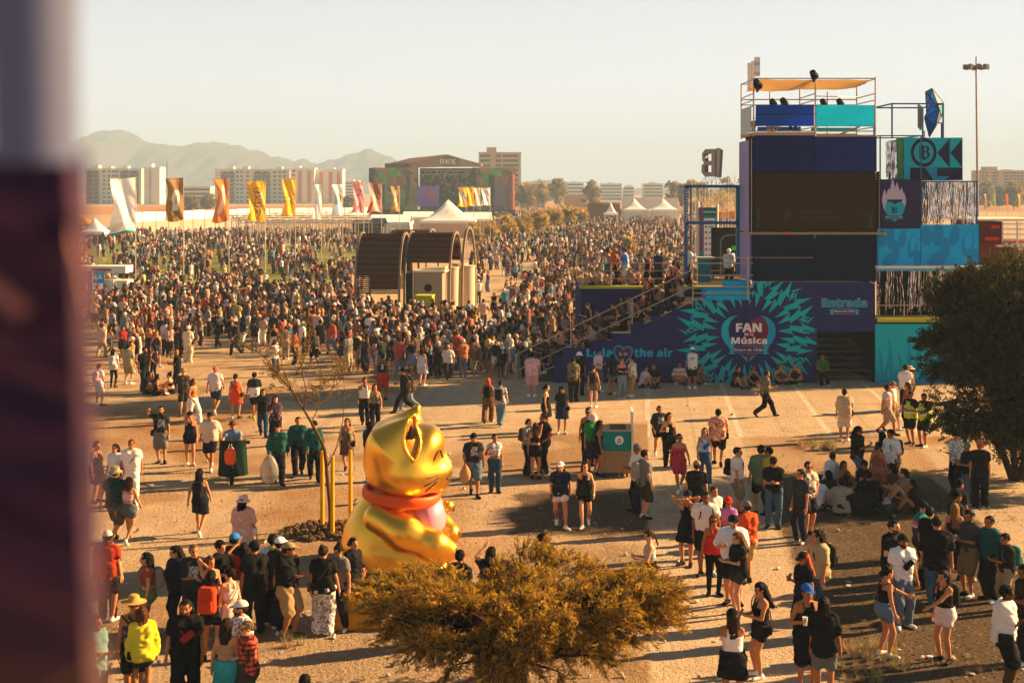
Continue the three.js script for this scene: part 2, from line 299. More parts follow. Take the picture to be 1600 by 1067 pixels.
block('white apartment block with orange vertical window bands above yellow flag', 453, 491, 264, 770, white, { fins: [[.4, .16], [.78, .16]], cols: [.14], tops: [[.3, 2, 1.6]], depth: 11 });
block('white apartment block with narrow orange bands above the white flags', 493, 535, 266, 775, white, { fins: [[.2, .13], [.55, .13], [.85, .13]], tops: [[.6, 2, 1.4]], depth: 11 });
block('tall beige tower block standing behind the main stage', 748, 814, 240, 640, tanW, { floors: 11, cols: [.06, .12, .18, .24, .44, .5, .6, .66, .72, .78, .84, .9], ww: 1.1, tops: [[.3, 4.5, 3]], depth: 13 });
block('brown apartment block on the skyline right of the lamp mast', 1533, 1602, 268, 700, mat('#b08f6c', .9), { floors: 11, cols: [.06, .14, .3, .36, .56, .62, .7, .78, .86, .94], ww: 1.2, tops: [[.3, 6, 2.5], [.7, 4, 1]], depth: 14 });
block('low cream block beyond the dirt between brown and orange flags', 284, 328, 293, 720, cream, { floors: 4, cols: [.1, .2, .3, .4, .5, .6, .7, .8, .9], depth: 10 });
for (const [x0, x1, y0, f, lab] of [[534, 560, 284, 6, 'pale block beside the pink flag'], [818, 852, 287, 5, 'pale housing block nearest the beige tower'], [855, 884, 288, 5, 'second pale housing block along the horizon'], [886, 912, 286, 5, 'grey housing block with a shaded end on the horizon'],
  [938, 972, 288, 5, 'wide pale housing block above the white marquees'], [976, 990, 292, 4, 'small pale house beyond the marquee wall'], [1006, 1036, 288, 5, 'last pale housing block before the tree line']])
  block('distant ' + lab, x0, x1, y0, 980, pick([cream, tanW, white]), { floors: f, cols: [.1, .22, .34, .46, .58, .7, .82, .92], ww: 1.6, depth: 14, tops: [[.5, 4, 1.6]], group: 'housing blocks along the horizon' });
tag(part('radio_mast', mat('#7a5a48', .8), null, (b) => { const p = at(260, 320, 820), q = at(260, 252, 820); for (const s of [-1, 1]) b.bar(V(p.x + s * .9, 0, p.z), V(q.x + s * .25, q.y, q.z), .12); for (let i = 0; i < 9; i++) { const t = i / 9, u = (i + 1) / 9; b.bar(V(p.x - .9 + t * .65, q.y * t, p.z), V(p.x + .9 - u * .65, q.y * u, p.z), .07); } }), 'thin lattice radio mast between the apartment blocks', 'mast');
// ---------- white hoarding and market roofs ----------
{
  const t = thing('hoarding', 'long white banner hoarding on a grey fence behind the crowd', 'fence', [0, 0, 0]);
  const a = gp(178, 366), b = gp(400, 352.5), c = gp(575, 349), ends = [a, b, c];
  for (let s = 0; s < 2; s++) {
    const p = ends[s], q = ends[s + 1], n = s ? 9 : 12;
    for (let i = 0; i < n; i++) {
      const u = p.clone().lerp(q, (i + .03) / n), v = p.clone().lerp(q, (i + .97) / n), dir = Math.atan2(-(v.z - u.z), v.x - u.x), L = u.distanceTo(v), m = u.clone().add(v).multiplyScalar(.5);
      const bh = 1.7 + rnd() * .12;
      part('banner_panel', mat(pick(['#f2ece2', '#efe8dc', '#f5f0e8']), .8), t, (k) => { k.box(m.x, 2.05 + bh / 2, m.z, L, bh, .08, dir); });
      part('fence_panel', mat('#9b8f80', .8), t, (k) => { k.box(m.x, 1, m.z, L, 1.9, .05, dir); k.box(u.x, 1.9, u.z, .12, 3.8, .12, dir); });
      if (i % 2) part('print_mark', mat('#8fb0a8', .8), t, (k) => k.box(m.x, 2.7, m.z + .07, L * .3, .7, .04, dir));
    }
  }
}
{
  const t = thing('market_canopy', 'row of pale open lattice canopies over the crowd left of the shelters', 'canopy', [0, 0, 0]);
  const m = mat('#b9ae9e', .6);
  for (let r = 0; r < 4; r++) for (let i = 0; i < 8; i++) {
    const Z = 215 + r * 16, x0 = wx(372 + i * 26 - r * 10, Z), x1 = wx(372 + (i + 1) * 26 - r * 10, Z) - .4, h = 3.0;
    part('roof_lattice', m, t, (b) => {
      for (const z of [0, 5]) { b.box((x0 + x1) / 2, h, -Z - z, x1 - x0, .12, .12); b.box((x0 + x1) / 2, h + .5, -Z - z, x1 - x0, .1, .1); }
      const n = 7; for (let k = 0; k <= n; k++) { const X = x0 + (x1 - x0) * k / n; b.box(X, h + .25, -Z, .06, .5, .06); b.box(X, h + .5, -Z - 2.5, .06, .06, 5); }
    });
    part('post', mat('#a89c8a', .7), t, (b) => { for (const X of [x0, x1]) for (const z of [0, 5]) b.box(X, 1.5, -Z - z, .1, 3, .1); }).userData.kind = 'stuff';
  }
}
// ---------- tents ----------
function tent(name, label, cat, x0, x1, yEave, yPeak, Z, colr = '#efe9df', opts = {}) {
  const X0 = wx(x0, Z), X1 = wx(x1, Z), W = X1 - X0, he = wy(yEave, Z), hp = wy(yPeak, Z), D = opts.depth ?? W, n = 10;
  const t = thing(name, label, cat, [(X0 + X1) / 2, 0, -Z - D / 2], opts.turn ?? 0, opts.group), m = mat(colr, .75);
  const g = new THREE.BufferGeometry(), pos = [], ix = [];
  for (let j = 0; j <= n; j++) for (let i = 0; i <= n; i++) {
    const u = i / n * 2 - 1, v = j / n * 2 - 1, r = Math.max(Math.abs(u), Math.abs(v)), s = opts.ridge ? 1 - Math.abs(v) : Math.pow(1 - r, opts.pow ?? 1.5);
    pos.push(u * W / 2, he + (hp - he) * s - .12 * Math.sin(Math.PI * (1 - r)) * (1 - s), v * D / 2);
  }
  for (let j = 0; j < n; j++) for (let i = 0; i < n; i++) { const a = j * (n + 1) + i; ix.push(a, a + n + 1, a + 1, a + 1, a + n + 1, a + n + 2); }
  g.setAttribute('position', new THREE.BufferAttribute(new Float32Array(pos), 3)); g.setIndex(ix); g.computeVertexNormals();
  mesh('roof', g, m, t);
  part('valance', m, t, (b) => { for (const s of [-1, 1]) { b.box(s * W / 2, he - .2, 0, .06, .45, D); b.box(0, he - .2, s * D / 2, W, .45, .06); } });
  for (const sx of [-1, 1]) for (const sz of [-1, 1]) part('post', mat('#b5aca0', .5), t, (b) => b.bar(V(sx * (W / 2 - .12), 0, sz * (D / 2 - .12)), V(sx * (W / 2 - .12), he, sz * (D / 2 - .12)), .07));
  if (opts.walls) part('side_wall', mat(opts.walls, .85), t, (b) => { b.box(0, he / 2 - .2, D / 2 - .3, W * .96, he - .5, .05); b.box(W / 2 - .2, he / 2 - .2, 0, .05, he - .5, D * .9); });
  return t;
}
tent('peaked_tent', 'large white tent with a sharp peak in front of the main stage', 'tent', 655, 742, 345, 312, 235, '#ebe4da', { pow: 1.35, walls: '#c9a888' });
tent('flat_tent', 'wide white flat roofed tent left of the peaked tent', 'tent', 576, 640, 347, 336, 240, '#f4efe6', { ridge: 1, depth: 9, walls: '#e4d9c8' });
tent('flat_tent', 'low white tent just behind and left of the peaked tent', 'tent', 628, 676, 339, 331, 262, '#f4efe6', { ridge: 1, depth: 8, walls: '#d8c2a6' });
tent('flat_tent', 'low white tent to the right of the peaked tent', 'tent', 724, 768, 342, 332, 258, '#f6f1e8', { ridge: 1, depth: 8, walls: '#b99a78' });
tent('dark_tent', 'dark navy roofed tent with dark wall for its shaded front beside white tents', 'tent', 549, 600, 350, 341, 225, '#2c303c', { ridge: 1, depth: 6, walls: '#2a2420' });  // near-black front wall stands in for the shade inside an open tent
tent('white_marquee', 'white peaked marquee with the small peak, first of the row', 'marquee', 945, 966, 333, 316, 290, '#f1ebe2', { pow: 1.6 });
tent('white_marquee', 'white peaked marquee under the white wall, beside the small one', 'marquee', 974, 1012, 327, 310, 330, '#f1ebe2', { pow: 1.4 });
tent('white_marquee', 'white peaked marquee at the far end of the white wall', 'marquee', 1018, 1060, 327, 310, 330, '#f1ebe2', { pow: 1.4 });
tent('gate_tent', 'white pointed tent peeping out beside the blurred panel', 'tent', 122, 162, 362, 341, 210, '#efe9e0', { pow: 1.3, walls: '#8a9a98' });
tent('gate_tent', 'small orange roofed tent beyond the white pointed tent', 'tent', 110, 142, 350, 339, 250, '#e08030', { pow: 1.2 });
tag(part('marquee_wall', mat('#d9cfc2', .85), null, (b) => { const Z = 350; b.box((wx(972, Z) + wx(1060, Z)) / 2, wy(309, Z) / 2, -Z, wx(1060, Z) - wx(972, Z), wy(309, Z), .3); }), 'plain white wall standing behind the two marquees', 'wall');
tag(part('dark_hall', mat('#6d4c34', .9), null, (b) => { const Z = 360; b.box((wx(918, Z) + wx(968, Z)) / 2, wy(318, Z) / 2, -Z, 8, wy(318, Z), 6); b.box((wx(918, Z) + wx(968, Z)) / 2, wy(317, Z) + .1, -Z, 8.6, .2, 6.6); }), 'low brown hall behind the small white marquee', 'hall');
for (const [x, y, w, h, c, l] of [[838, 300, 26, 12, '#c6a184', 'low pinkish shed on the horizon'], [898, 306, 34, 8, '#b98d63', 'long low brown shed before the housing']])
  { const Z = 620; tag(part('far_shed', mat(c, .9), null, (b) => { b.box(wx(x, Z), wy(y, Z) / 2, -Z, w / F * Z, wy(y, Z), 8); b.box(wx(x, Z), wy(y, Z) + .15, -Z, w / F * Z + .8, .3, 9); }), l, 'shed'); }
// ---------- main stage ----------
{
  const Z = 430, s = Z / F, X = (x) => wx(x, Z), Y = (y) => wy(y, Z);
  const t = thing('festival_stage', 'big festival stage with camouflage painted side walls and a low arched roof', 'stage', [X(691), 0, -Z]); const ox = X(691), lx = (x) => X(x) - ox;
  const camo = canvasTex(256, 256, (c, w, h) => {
    reseed(21); c.fillStyle = '#7a6644'; c.fillRect(0, 0, w, h);
    for (let i = 0; i < 260; i++) { c.fillStyle = pick(['#8a7448', '#66763a', '#7a9a42', '#5f5032', '#978052', '#94705a']); c.beginPath(); c.ellipse(rnd() * w, rnd() * h, rr(6, 30), rr(8, 40), rnd() * 3, 0, 7); c.fill(); }
    for (let i = 0; i < 12; i++) { c.fillStyle = pick(['#4c9a3a', '#63a848', '#8a5a4a']); c.beginPath(); c.ellipse(rnd() * w, rnd() * h * .7, rr(8, 18), rr(10, 30), rnd() - .5, 0, 7); c.fill(); }
  });
  const cm = texMat(camo, .9);
  part('side_wall', cm, t, (b) => b.box((lx(580) + lx(653)) / 2, Y(262) / 2, 0, lx(653) - lx(580), Y(262), 3));
  part('side_wall', cm, t, (b) => b.box((lx(744) + lx(805)) / 2, Y(262) / 2, 0, lx(805) - lx(744), Y(262), 3));
  const pedi = new THREE.Shape(); pedi.moveTo(lx(640), Y(261)); pedi.lineTo(lx(750), Y(261)); pedi.lineTo(lx(750), Y(256)); pedi.lineTo(lx(700), Y(242.5)); pedi.lineTo(lx(690), Y(242.5)); pedi.lineTo(lx(640), Y(255)); pedi.closePath();
  const pg = new THREE.ExtrudeGeometry(pedi, { depth: .8, bevelEnabled: false }); const pu = pg.attributes.uv; for (let i = 0; i < pu.count; i++) pu.setXY(i, pu.getX(i) * .05 + .5, pu.getY(i) * .08);
  mesh('gable', pg, cm, t).position.z = 1.6;
  const roof = new THREE.Shape(); roof.moveTo(lx(603), Y(256)); roof.lineTo(lx(640), Y(247)); roof.lineTo(lx(698), Y(241)); roof.lineTo(lx(752), Y(256)); roof.lineTo(lx(752), Y(258)); roof.lineTo(lx(603), Y(262)); roof.closePath();
  mesh('roof', new THREE.ExtrudeGeometry(roof, { depth: 14, bevelEnabled: false }), mat('#c98a5e', .8), t).position.z = -15;
  part('roof_truss', mat('#3a3028', .8), t, (b) => { for (let i = 0; i < 10; i++) b.beam(V(lx(603) + i * 1.05, Y(262), 2), V(lx(603) + (i + 1) * 1.05, Y(258), 2), .2); b.box(lx(622), Y(259), 1, 8, 1.4, .6); });
  part('back_wall', mat('#2c2620', .9), t, (b) => b.box((lx(653) + lx(744)) / 2, Y(262) / 2, -9, lx(744) - lx(653), Y(262), .5));
  part('stage_floor', mat('#2a2522', .9), t, (b) => b.box((lx(580) + lx(805)) / 2, .9, -3, lx(805) - lx(580), 1.8, 14));
  part('lighting_truss', mat('#8f867a', .5), t, (b) => { for (let k = 0; k < 4; k++) for (const y of [266, 272]) b.box((lx(655) + lx(742)) / 2, Y(y), -1 - k * 1.8, lx(742) - lx(655), .22, .22); for (let i = 0; i < 5; i++) b.beam(V(lx(658 + i * 17), Y(278), -2), V(lx(667 + i * 17), Y(265), -2), .25); });
  reseed(3); part('set_decoration', mat('#7d6a58', .9), t, (b) => { for (let i = 0; i < 90; i++) b.box(rr(lx(656), lx(740)), rr(Y(305), Y(268)), rr(-8, -3), rr(.3, .9), rr(.3, 1.2), .3); });
  part('screen', mat('#7a4fb0', .6), t, (b) => b.box((lx(653) + lx(686)) / 2, (Y(291) + Y(322)) / 2, 2.2, lx(686) - lx(653), Y(291) - Y(322), .3));
  part('screen_picture', mat('#a8492c', .6), t, (b) => b.box(lx(674), Y(303), 2.42, 2, 2.6, .08));
  part('screen', mat('#6d6076', .6), t, (b) => b.box((lx(773) + lx(792)) / 2, (Y(290) + Y(322)) / 2, 2.2, lx(792) - lx(773), Y(290) - Y(322), .3));
  for (const [a, y0, y1] of [[581, 263, 285], [598, 288, 318], [741, 262, 290], [768, 275, 325]]) part('speaker_tower', mat('#241f1c', .8), t, (b) => b.box(lx(a), (Y(y0) + Y(y1)) / 2, 2.5, 1.3, Y(y0) - Y(y1), 1.2));
  part('line_array', mat('#3a3a26', .8), t, (b) => { for (let i = 0; i < 12; i++) b.box(lx(638.5) - .9 * Math.pow(i / 12, 3), Y(276 + i * 4), 2.6, 1.0, .68, .9, 0, 0, 0); });
  part('column_wrap', mat('#8a4f3a', .85), t, (b) => b.bar(V(lx(799), 0, 2.4), V(lx(799), Y(272), 2.4), 1.0, .9, 12));
  part('sign_letters', mat('#e6d9c8', .7), t, (b) => { const y = Y(253), z = 2.7; let x = lx(689.5); const L = (...q) => { for (const [dx, dy, w, h] of q) b.box(x + dx, y + dy, z, w, h, .15); }; L([-.1, 0, .22, 1.5], [.8, 0, .22, 1.5], [.35, .64, .7, .22], [.35, 0, .7, .2]); x += 1.25; b.beam(V(x, y - .7, z), V(x + .9, y + .7, z), .22); b.beam(V(x + .9, y - .7, z + .02), V(x, y + .7, z + .02), .22); x += 1.35; L([-.1, 0, .22, 1.5], [.8, 0, .22, 1.5], [.35, .64, .7, .22]); x += 1.2; L([0, 0, .22, 1.5], [.4, .64, .7, .22], [.4, 0, .6, .2], [.4, -.64, .7, .22]); });
  reseed(9); part('light_fitting', mat('#b64a5a', .6), t, (b) => { for (const x of [676, 688, 710]) b.box(lx(x), Y(279), -1.5, .5, .5, .4); });
}
// ---------- entrance wall, seating steps, tower ----------
const ZT = 59.5, ST = ZT / F;
function worldPart(name, m, parent, fn) { const b = new MB(); fn(b); const o = b.build(name, m, parent); const p = V(0, 0, 0); for (let q = parent; q && q !== scene; q = q.parent) p.add(q.position); o.geometry.translate(-p.x, -p.y, -p.z); return o; }
const slab = (b, x0, y0, x1, y1, Z, d = .1) => { const p = at(x0, y0, Z), q = at(x1, y1, Z); return b.box((p.x + q.x) / 2, (p.y + q.y) / 2, -Z - d / 2, q.x - p.x, p.y - q.y, d); };   // front face at distance Z
const C = { purple: mat('#22215a', .9), navy: mat('#1c2440', .7), teal: mat('#14a3ad', .6), turq: mat('#00a4d4', .8), steel: mat('#a99a86', .45, .6), blueTube: mat('#155a86', .5), dark: mat('#17161a', .8), yellow: mat('#b8b21a', .7), wood: mat('#6a4c34', .85) };
const PW = { x0: 866, x1: 1370, y0: 438, y1: 602 };
const wallPrint = canvasTex(2016, 656, (c, w, h) => {
  const k = 4; c.scale(k, k); c.translate(-PW.x0, -PW.y0); c.fillStyle = '#23265a'; c.fillRect(PW.x0, PW.y0, 600, 200);
  reseed(4); for (let i = 0; i < 2600; i++) { c.fillStyle = `rgba(${rnd() < .5 ? '10,8,30' : '150,140,200'},${rr(.01, .05)})`; c.fillRect(PW.x0 + rnd() * 504, PW.y0 + rnd() * 164, rr(.3, 5), rr(.3, 1.5)); }
  c.strokeStyle = 'rgba(10,8,26,.45)'; c.lineWidth = .35; for (const x of [925, 985, 1050, 1085, 1176, 1277]) { c.beginPath(); c.moveTo(x, 438); c.lineTo(x, 602); c.stroke(); }
  const cx = 1170, cy = 524, teal = '#00a4a8';
  c.fillStyle = teal;
  for (let i = 0; i < 27; i++) {
    const a = i / 27 * Math.PI * 2 + .08, ca = Math.cos(a), sa = Math.sin(a), q = rr(.93, 1.06), m = i % 2 ? 1 : -1, L = [[46, 0], [70, -8.5], [68, -2], [89, -11], [86, -4.5], [109, -7.5], [84, 7], [87, 1], [65, 6.4], [67.5, 1.8]];
    c.beginPath(); L.forEach(([r, s], j) => { const R = r * q, x = cx + R * ca * 1.02 - s * m * sa, y = cy + R * sa * .98 + s * m * ca; j ? c.lineTo(x, y) : c.moveTo(x, y); }); c.closePath(); c.fill();
    c.beginPath(); [[80, 12], [93, 9.5], [91, 14], [106, 11], [90, 18.5], [91.5, 14.5]].forEach(([r, s], j) => { const R = r * q, x = cx + R * ca - s * m * sa, y = cy + R * sa + s * m * ca; j ? c.lineTo(x, y) : c.moveTo(x, y); }); c.closePath(); c.fill();
  }
  c.fillStyle = '#23265a'; c.beginPath(); c.ellipse(cx, cy, 46, 43, 0, 0, 7); c.fill();
  c.fillStyle = '#6b2440'; c.beginPath(); c.moveTo(1170, 563); c.bezierCurveTo(1152, 540, 1166, 520, 1171, 506); c.bezierCurveTo(1178, 490, 1206, 492, 1204, 524); c.bezierCurveTo(1202, 542, 1184, 552, 1170, 563); c.fill();
  for (const s of [-1, 1]) { c.fillStyle = s > 0 ? '#1590b8' : '#1aa6b8'; c.beginPath(); c.moveTo(cx + s * 16, 493); c.bezierCurveTo(cx + s * 50, 494, cx + s * 50, 532, cx + s * 25, 546); c.lineTo(cx + s * 22, 539); c.bezierCurveTo(cx + s * 36, 524, cx + s * 34, 498, cx + s * 16, 493); c.fill(); c.beginPath(); c.moveTo(cx + s * 13, 553); c.lineTo(cx + s * 3, 559); c.lineTo(cx + s * 1, 566); c.closePath(); c.fill(); }
  const txt = (s, x, y, px, col, f = 'bold', fam = 'sans-serif', wd) => { c.font = `${f} ${px}px ${fam}`; c.textAlign = 'center'; c.fillStyle = col; c.strokeStyle = col; c.lineWidth = px * .05; if (wd) { const m = c.measureText(s).width; c.save(); c.translate(x, y); c.scale(wd / m, 1); c.fillText(s, 0, 0); c.strokeText(s, 0, 0); c.restore(); } else { c.fillText(s, x, y); } };
  txt('FAN', 1170.5, 518, 18, '#ddd3cf', 'bold', 'sans-serif', 43); txt('de la', 1170.5, 524.5, 6.5, '#ddd3cf'); txt('Música', 1171, 536.5, 13.5, '#ddd3cf', 'bold', 'sans-serif', 58);
  const ribbon = (x, y, w, h2, s, px) => { c.fillStyle = '#18a0b4'; for (const q of [-1, 1]) { c.beginPath(); c.moveTo(x + q * w / 2, y - h2 * .4); c.lineTo(x + q * (w / 2 + h2 * .75), y - h2 * .4); c.lineTo(x + q * (w / 2 + h2 * .45), y + h2 * .15); c.lineTo(x + q * (w / 2 + h2 * .75), y + h2 * .65); c.lineTo(x + q * (w / 2 - 1), y + h2 * .65); c.fill(); } c.fillStyle = '#2b2750'; c.strokeStyle = '#8fb8d0'; c.lineWidth = .5; c.fillRect(x - w / 2, y - h2 / 2, w, h2); c.strokeRect(x - w / 2, y - h2 / 2, w, h2); txt(s, x, y + px * .33, px, '#cfc7d8', 'bold', 'serif'); };
  ribbon(1170.5, 546.5, 48, 10.5, 'Banco de Chile', 6.2);
  c.font = 'bold 17px sans-serif'; c.textAlign = 'center'; c.lineWidth = 1.5; c.strokeStyle = '#2fb4b8'; c.save(); c.translate(1320, 479); c.scale(73 / c.measureText('Entrada').width, 1); c.strokeText('Entrada', 0, 0); c.fillStyle = '#4a62a0'; c.fillText('Entrada', 0, 0); c.restore();
  ribbon(1320, 486.5, 36, 7.5, 'Banco de Chile', 4.4);
  txt('Lola', 937, 557, 17, '#17a8bd', 'bold', 'sans-serif', 44); txt('the air', 1021, 557, 17, '#17a8bd', 'bold', 'sans-serif', 60);
  c.fillStyle = '#5e2344'; c.beginPath(); c.moveTo(974, 570); c.bezierCurveTo(955, 555, 958, 540, 967, 540.5); c.bezierCurveTo(972, 541, 973, 544, 974, 546); c.bezierCurveTo(976, 541, 988, 538, 988, 548); c.bezierCurveTo(988, 558, 980, 565, 974, 570); c.fill(); c.strokeStyle = '#1ba6b8'; c.lineWidth = 2; c.stroke();
  txt('is in', 974, 555, 7, '#cfc0d0');
});
{
  const wall = thing('entrance_wall', 'dark purple stepped wall with teal lightning burst and festival lettering', 'wall', at(1120, 598, ZT)); wall.position.y = 0;
  const pts = [[866, 602], [866, 556], [880, 556], [880, 544], [923, 544], [923, 532], [955, 532], [955, 520], [986, 520], [986, 506], [1018, 506], [1018, 494], [1050, 494], [1050, 482], [1084, 482], [1084, 469], [1176, 469], [1176, 440], [1368, 440], [1368, 518], [1277, 518], [1277, 602]];
  const sh = new THREE.Shape(pts.map(([x, y]) => { const p = at(x, y, ZT); return new THREE.Vector2(p.x - wall.position.x, Math.max(0, p.y)); }));
  const g = new THREE.ExtrudeGeometry(sh, { depth: .12, bevelEnabled: false }), uv = g.attributes.uv, po = g.attributes.position;
  for (let i = 0; i < uv.count; i++) uv.setXY(i, ((po.getX(i) + wall.position.x) / ST + CX - PW.x0) / (PW.x1 - PW.x0), 1 - ((CH - po.getY(i)) / ST + HY - PW.y0) / (PW.y1 - PW.y0));
  g.translate(0, 0, -.12);
  reseed(17); const wrinkle = noiseTex(256, (u, v) => .5 + .3 * noise(u * 14, v * 6, 3) + .2 * noise(u * 34, v * 12, 5)); mesh('wall_panel', g, texMat(wallPrint, .65, { bumpMap: wrinkle, bumpScale: .12 }), wall);
  worldPart('edge_strip', mat('#b8ab98', .6), wall, (b) => { slab(b, 956, 519, 986, 520.6, ZT - .01, .3); });
}
{   // entrance stairs in the opening under the lettering
  const t = thing('entrance_stairs', 'dark open metal entrance stairs in the opening beside the lettered wall', 'stairs', at(1322, 598, ZT)); t.position.y = 0;
  worldPart('opening_wall', mat('#120f12', .9), t, (b) => { slab(b, 1277, 518, 1368, 602, ZT + 5, .1); b.box(wx(1277, ZT) - .03, 1.1, -ZT - 2.6, .06, 2.2, 5); b.box(wx(1367, ZT) + .03, 1.1, -ZT - 2.6, .06, 2.2, 5); b.box(wx(1322, ZT), wy(518, ZT) + .03, -ZT - 2.6, 2.46, .06, 5); });
  for (let i = 0; i < 9; i++) worldPart('tread', mat('#4b3f38', .7), t, (b) => { b.box(wx(1322, ZT), .2 + i * .22, -ZT - .7 - i * .38, 2.36, .05, .34); b.box(wx(1322, ZT), .2 + i * .22 - .03, -ZT - .56 - i * .38, 2.36, .03, .03); });
}
{   // seating steps, between the stepped wall and the deck
  const t = thing('seating_steps', 'broad dark wooden seating steps rising towards the tower behind stepped wall', 'steps', at(1000, 598, ZT + 2)); t.position.y = 0;
  const n = 10, xs = wx(838, ZT), xe = wx(1084, ZT);
  for (let i = 0; i < n; i++) { const x0 = xs + (xe - xs) * i / n, h = (i + 1) * 3.15 / n; worldPart('step', mat(i % 2 ? '#3c3138' : '#40363a', .85), t, (b) => b.box((x0 + wx(1180, ZT)) / 2, h - 3.15 / n / 2 + .0, -ZT - .2 - 3.2, wx(1180, ZT) - x0, 3.15 / n - .004, 6)); }
  const deck = thing('viewing_deck', 'raised deck with yellow turf edge and purple front behind the seating steps', 'deck', [wx(1020, 66.5), 0, -68.5]);
  const ZD = 66, yd = wy(447, ZD);
  worldPart('deck_front', C.purple, deck, (b) => { b.box((wx(908, ZD) + wx(1184, ZD)) / 2, (yd - .12) / 2, -ZD - 3, wx(1184, ZD) - wx(908, ZD), yd - .12, 6); });
  worldPart('turf_edge', C.yellow, deck, (b) => { b.box((wx(908, ZD) + wx(1184, ZD)) / 2, yd - .06, -ZD - .14, wx(1184, ZD) - wx(908, ZD) + .1, .12, .36); }); worldPart('deck_floor', mat('#3a3028', .9), deck, (b) => b.box((wx(908, ZD) + wx(1184, ZD)) / 2, yd - .065, -ZD - 3.2, wx(1184, ZD) - wx(908, ZD), .1, 5.7));
  for (const [z, yo] of [[ZD + .06, 0], [ZD + 5.9, 0]]) {
    worldPart('railing', C.steel, deck, (b) => { const xa = wx(910, ZD), xb = wx(1180, ZD); for (const h of [.35, .72, 1.08]) b.bar(V(xa, yd + h, -z), V(xb, yd + h, -z), .022); for (let i = 0; i <= 6; i++) { const x = xa + (xb - xa) * i / 6; b.bar(V(x, yd, -z), V(x, yd + 1.1, -z), .026); } });
  }
  const rail = thing('stair_railing', 'sloping steel scaffold railing running down along the seating steps', 'railing', at(1000, 598, ZT + .3)); rail.position.y = 0;
  for (const [ya, yb] of [[554, 421], [580, 447], [600, 470]]) worldPart('rail', C.steel, rail, (b) => b.bar(at(806, ya, ZT + .06), at(1083, yb, ZT + .06), .028));
  for (const [x, y0, y1] of [[892, 505, 560], [988, 468, 520], [1083, 402, 482], [806, 552, 604]]) worldPart('post', C.steel, rail, (b) => b.bar(at(x, y0, ZT + .1), at(x, y1, ZT + .1), .03));
  const r2 = thing('platform_railing', 'level steel rails in front of turquoise seat blocks beside the tower', 'railing', at(1130, 598, ZT)); r2.position.y = 0;
  for (const y of [402.5, 411.5, 430, 448, 458]) worldPart('rail', C.steel, r2, (b) => b.bar(at(1083, y, ZT - .06), at(1177, y, ZT - .06), .026));
  for (const x of [1083, 1169]) worldPart('post', C.steel, r2, (b) => b.bar(at(x, 400, ZT - .1), at(x, 469, ZT - .1), .028));
  const bl = thing('seat_block', 'turquoise stepped seat blocks above the lightning mural', 'seat block', at(1138, 598, ZT + 1)); bl.position.y = 0;
  worldPart('lower_block', C.turq, bl, (b) => slab(b, 1104, 453, 1173, 468.5, ZT + .1, 1.6)); worldPart('upper_block', C.turq, bl, (b) => slab(b, 1136, 440, 1173.5, 452.6, ZT + .4, 1.2)); worldPart('seam', mat('#0b6d8e', .6), bl, (b) => slab(b, 1104, 460.4, 1173, 461.2, ZT + .09, .05));
  tag(worldPart('turquoise_screen', mat('#0f7c86', .6), null, (b) => slab(b, 1091, 404, 1111, 441, ZT + 5, .12)), 'turquoise upright panel behind the railings left of the tower', 'panel');
  tag(worldPart('turquoise_screen', mat('#e5ded4', .6), null, (b) => slab(b, 1088, 401.5, 1117, 404, ZT + 4.9, .3)), 'white ledge capping the turquoise upright panel', 'ledge');
}
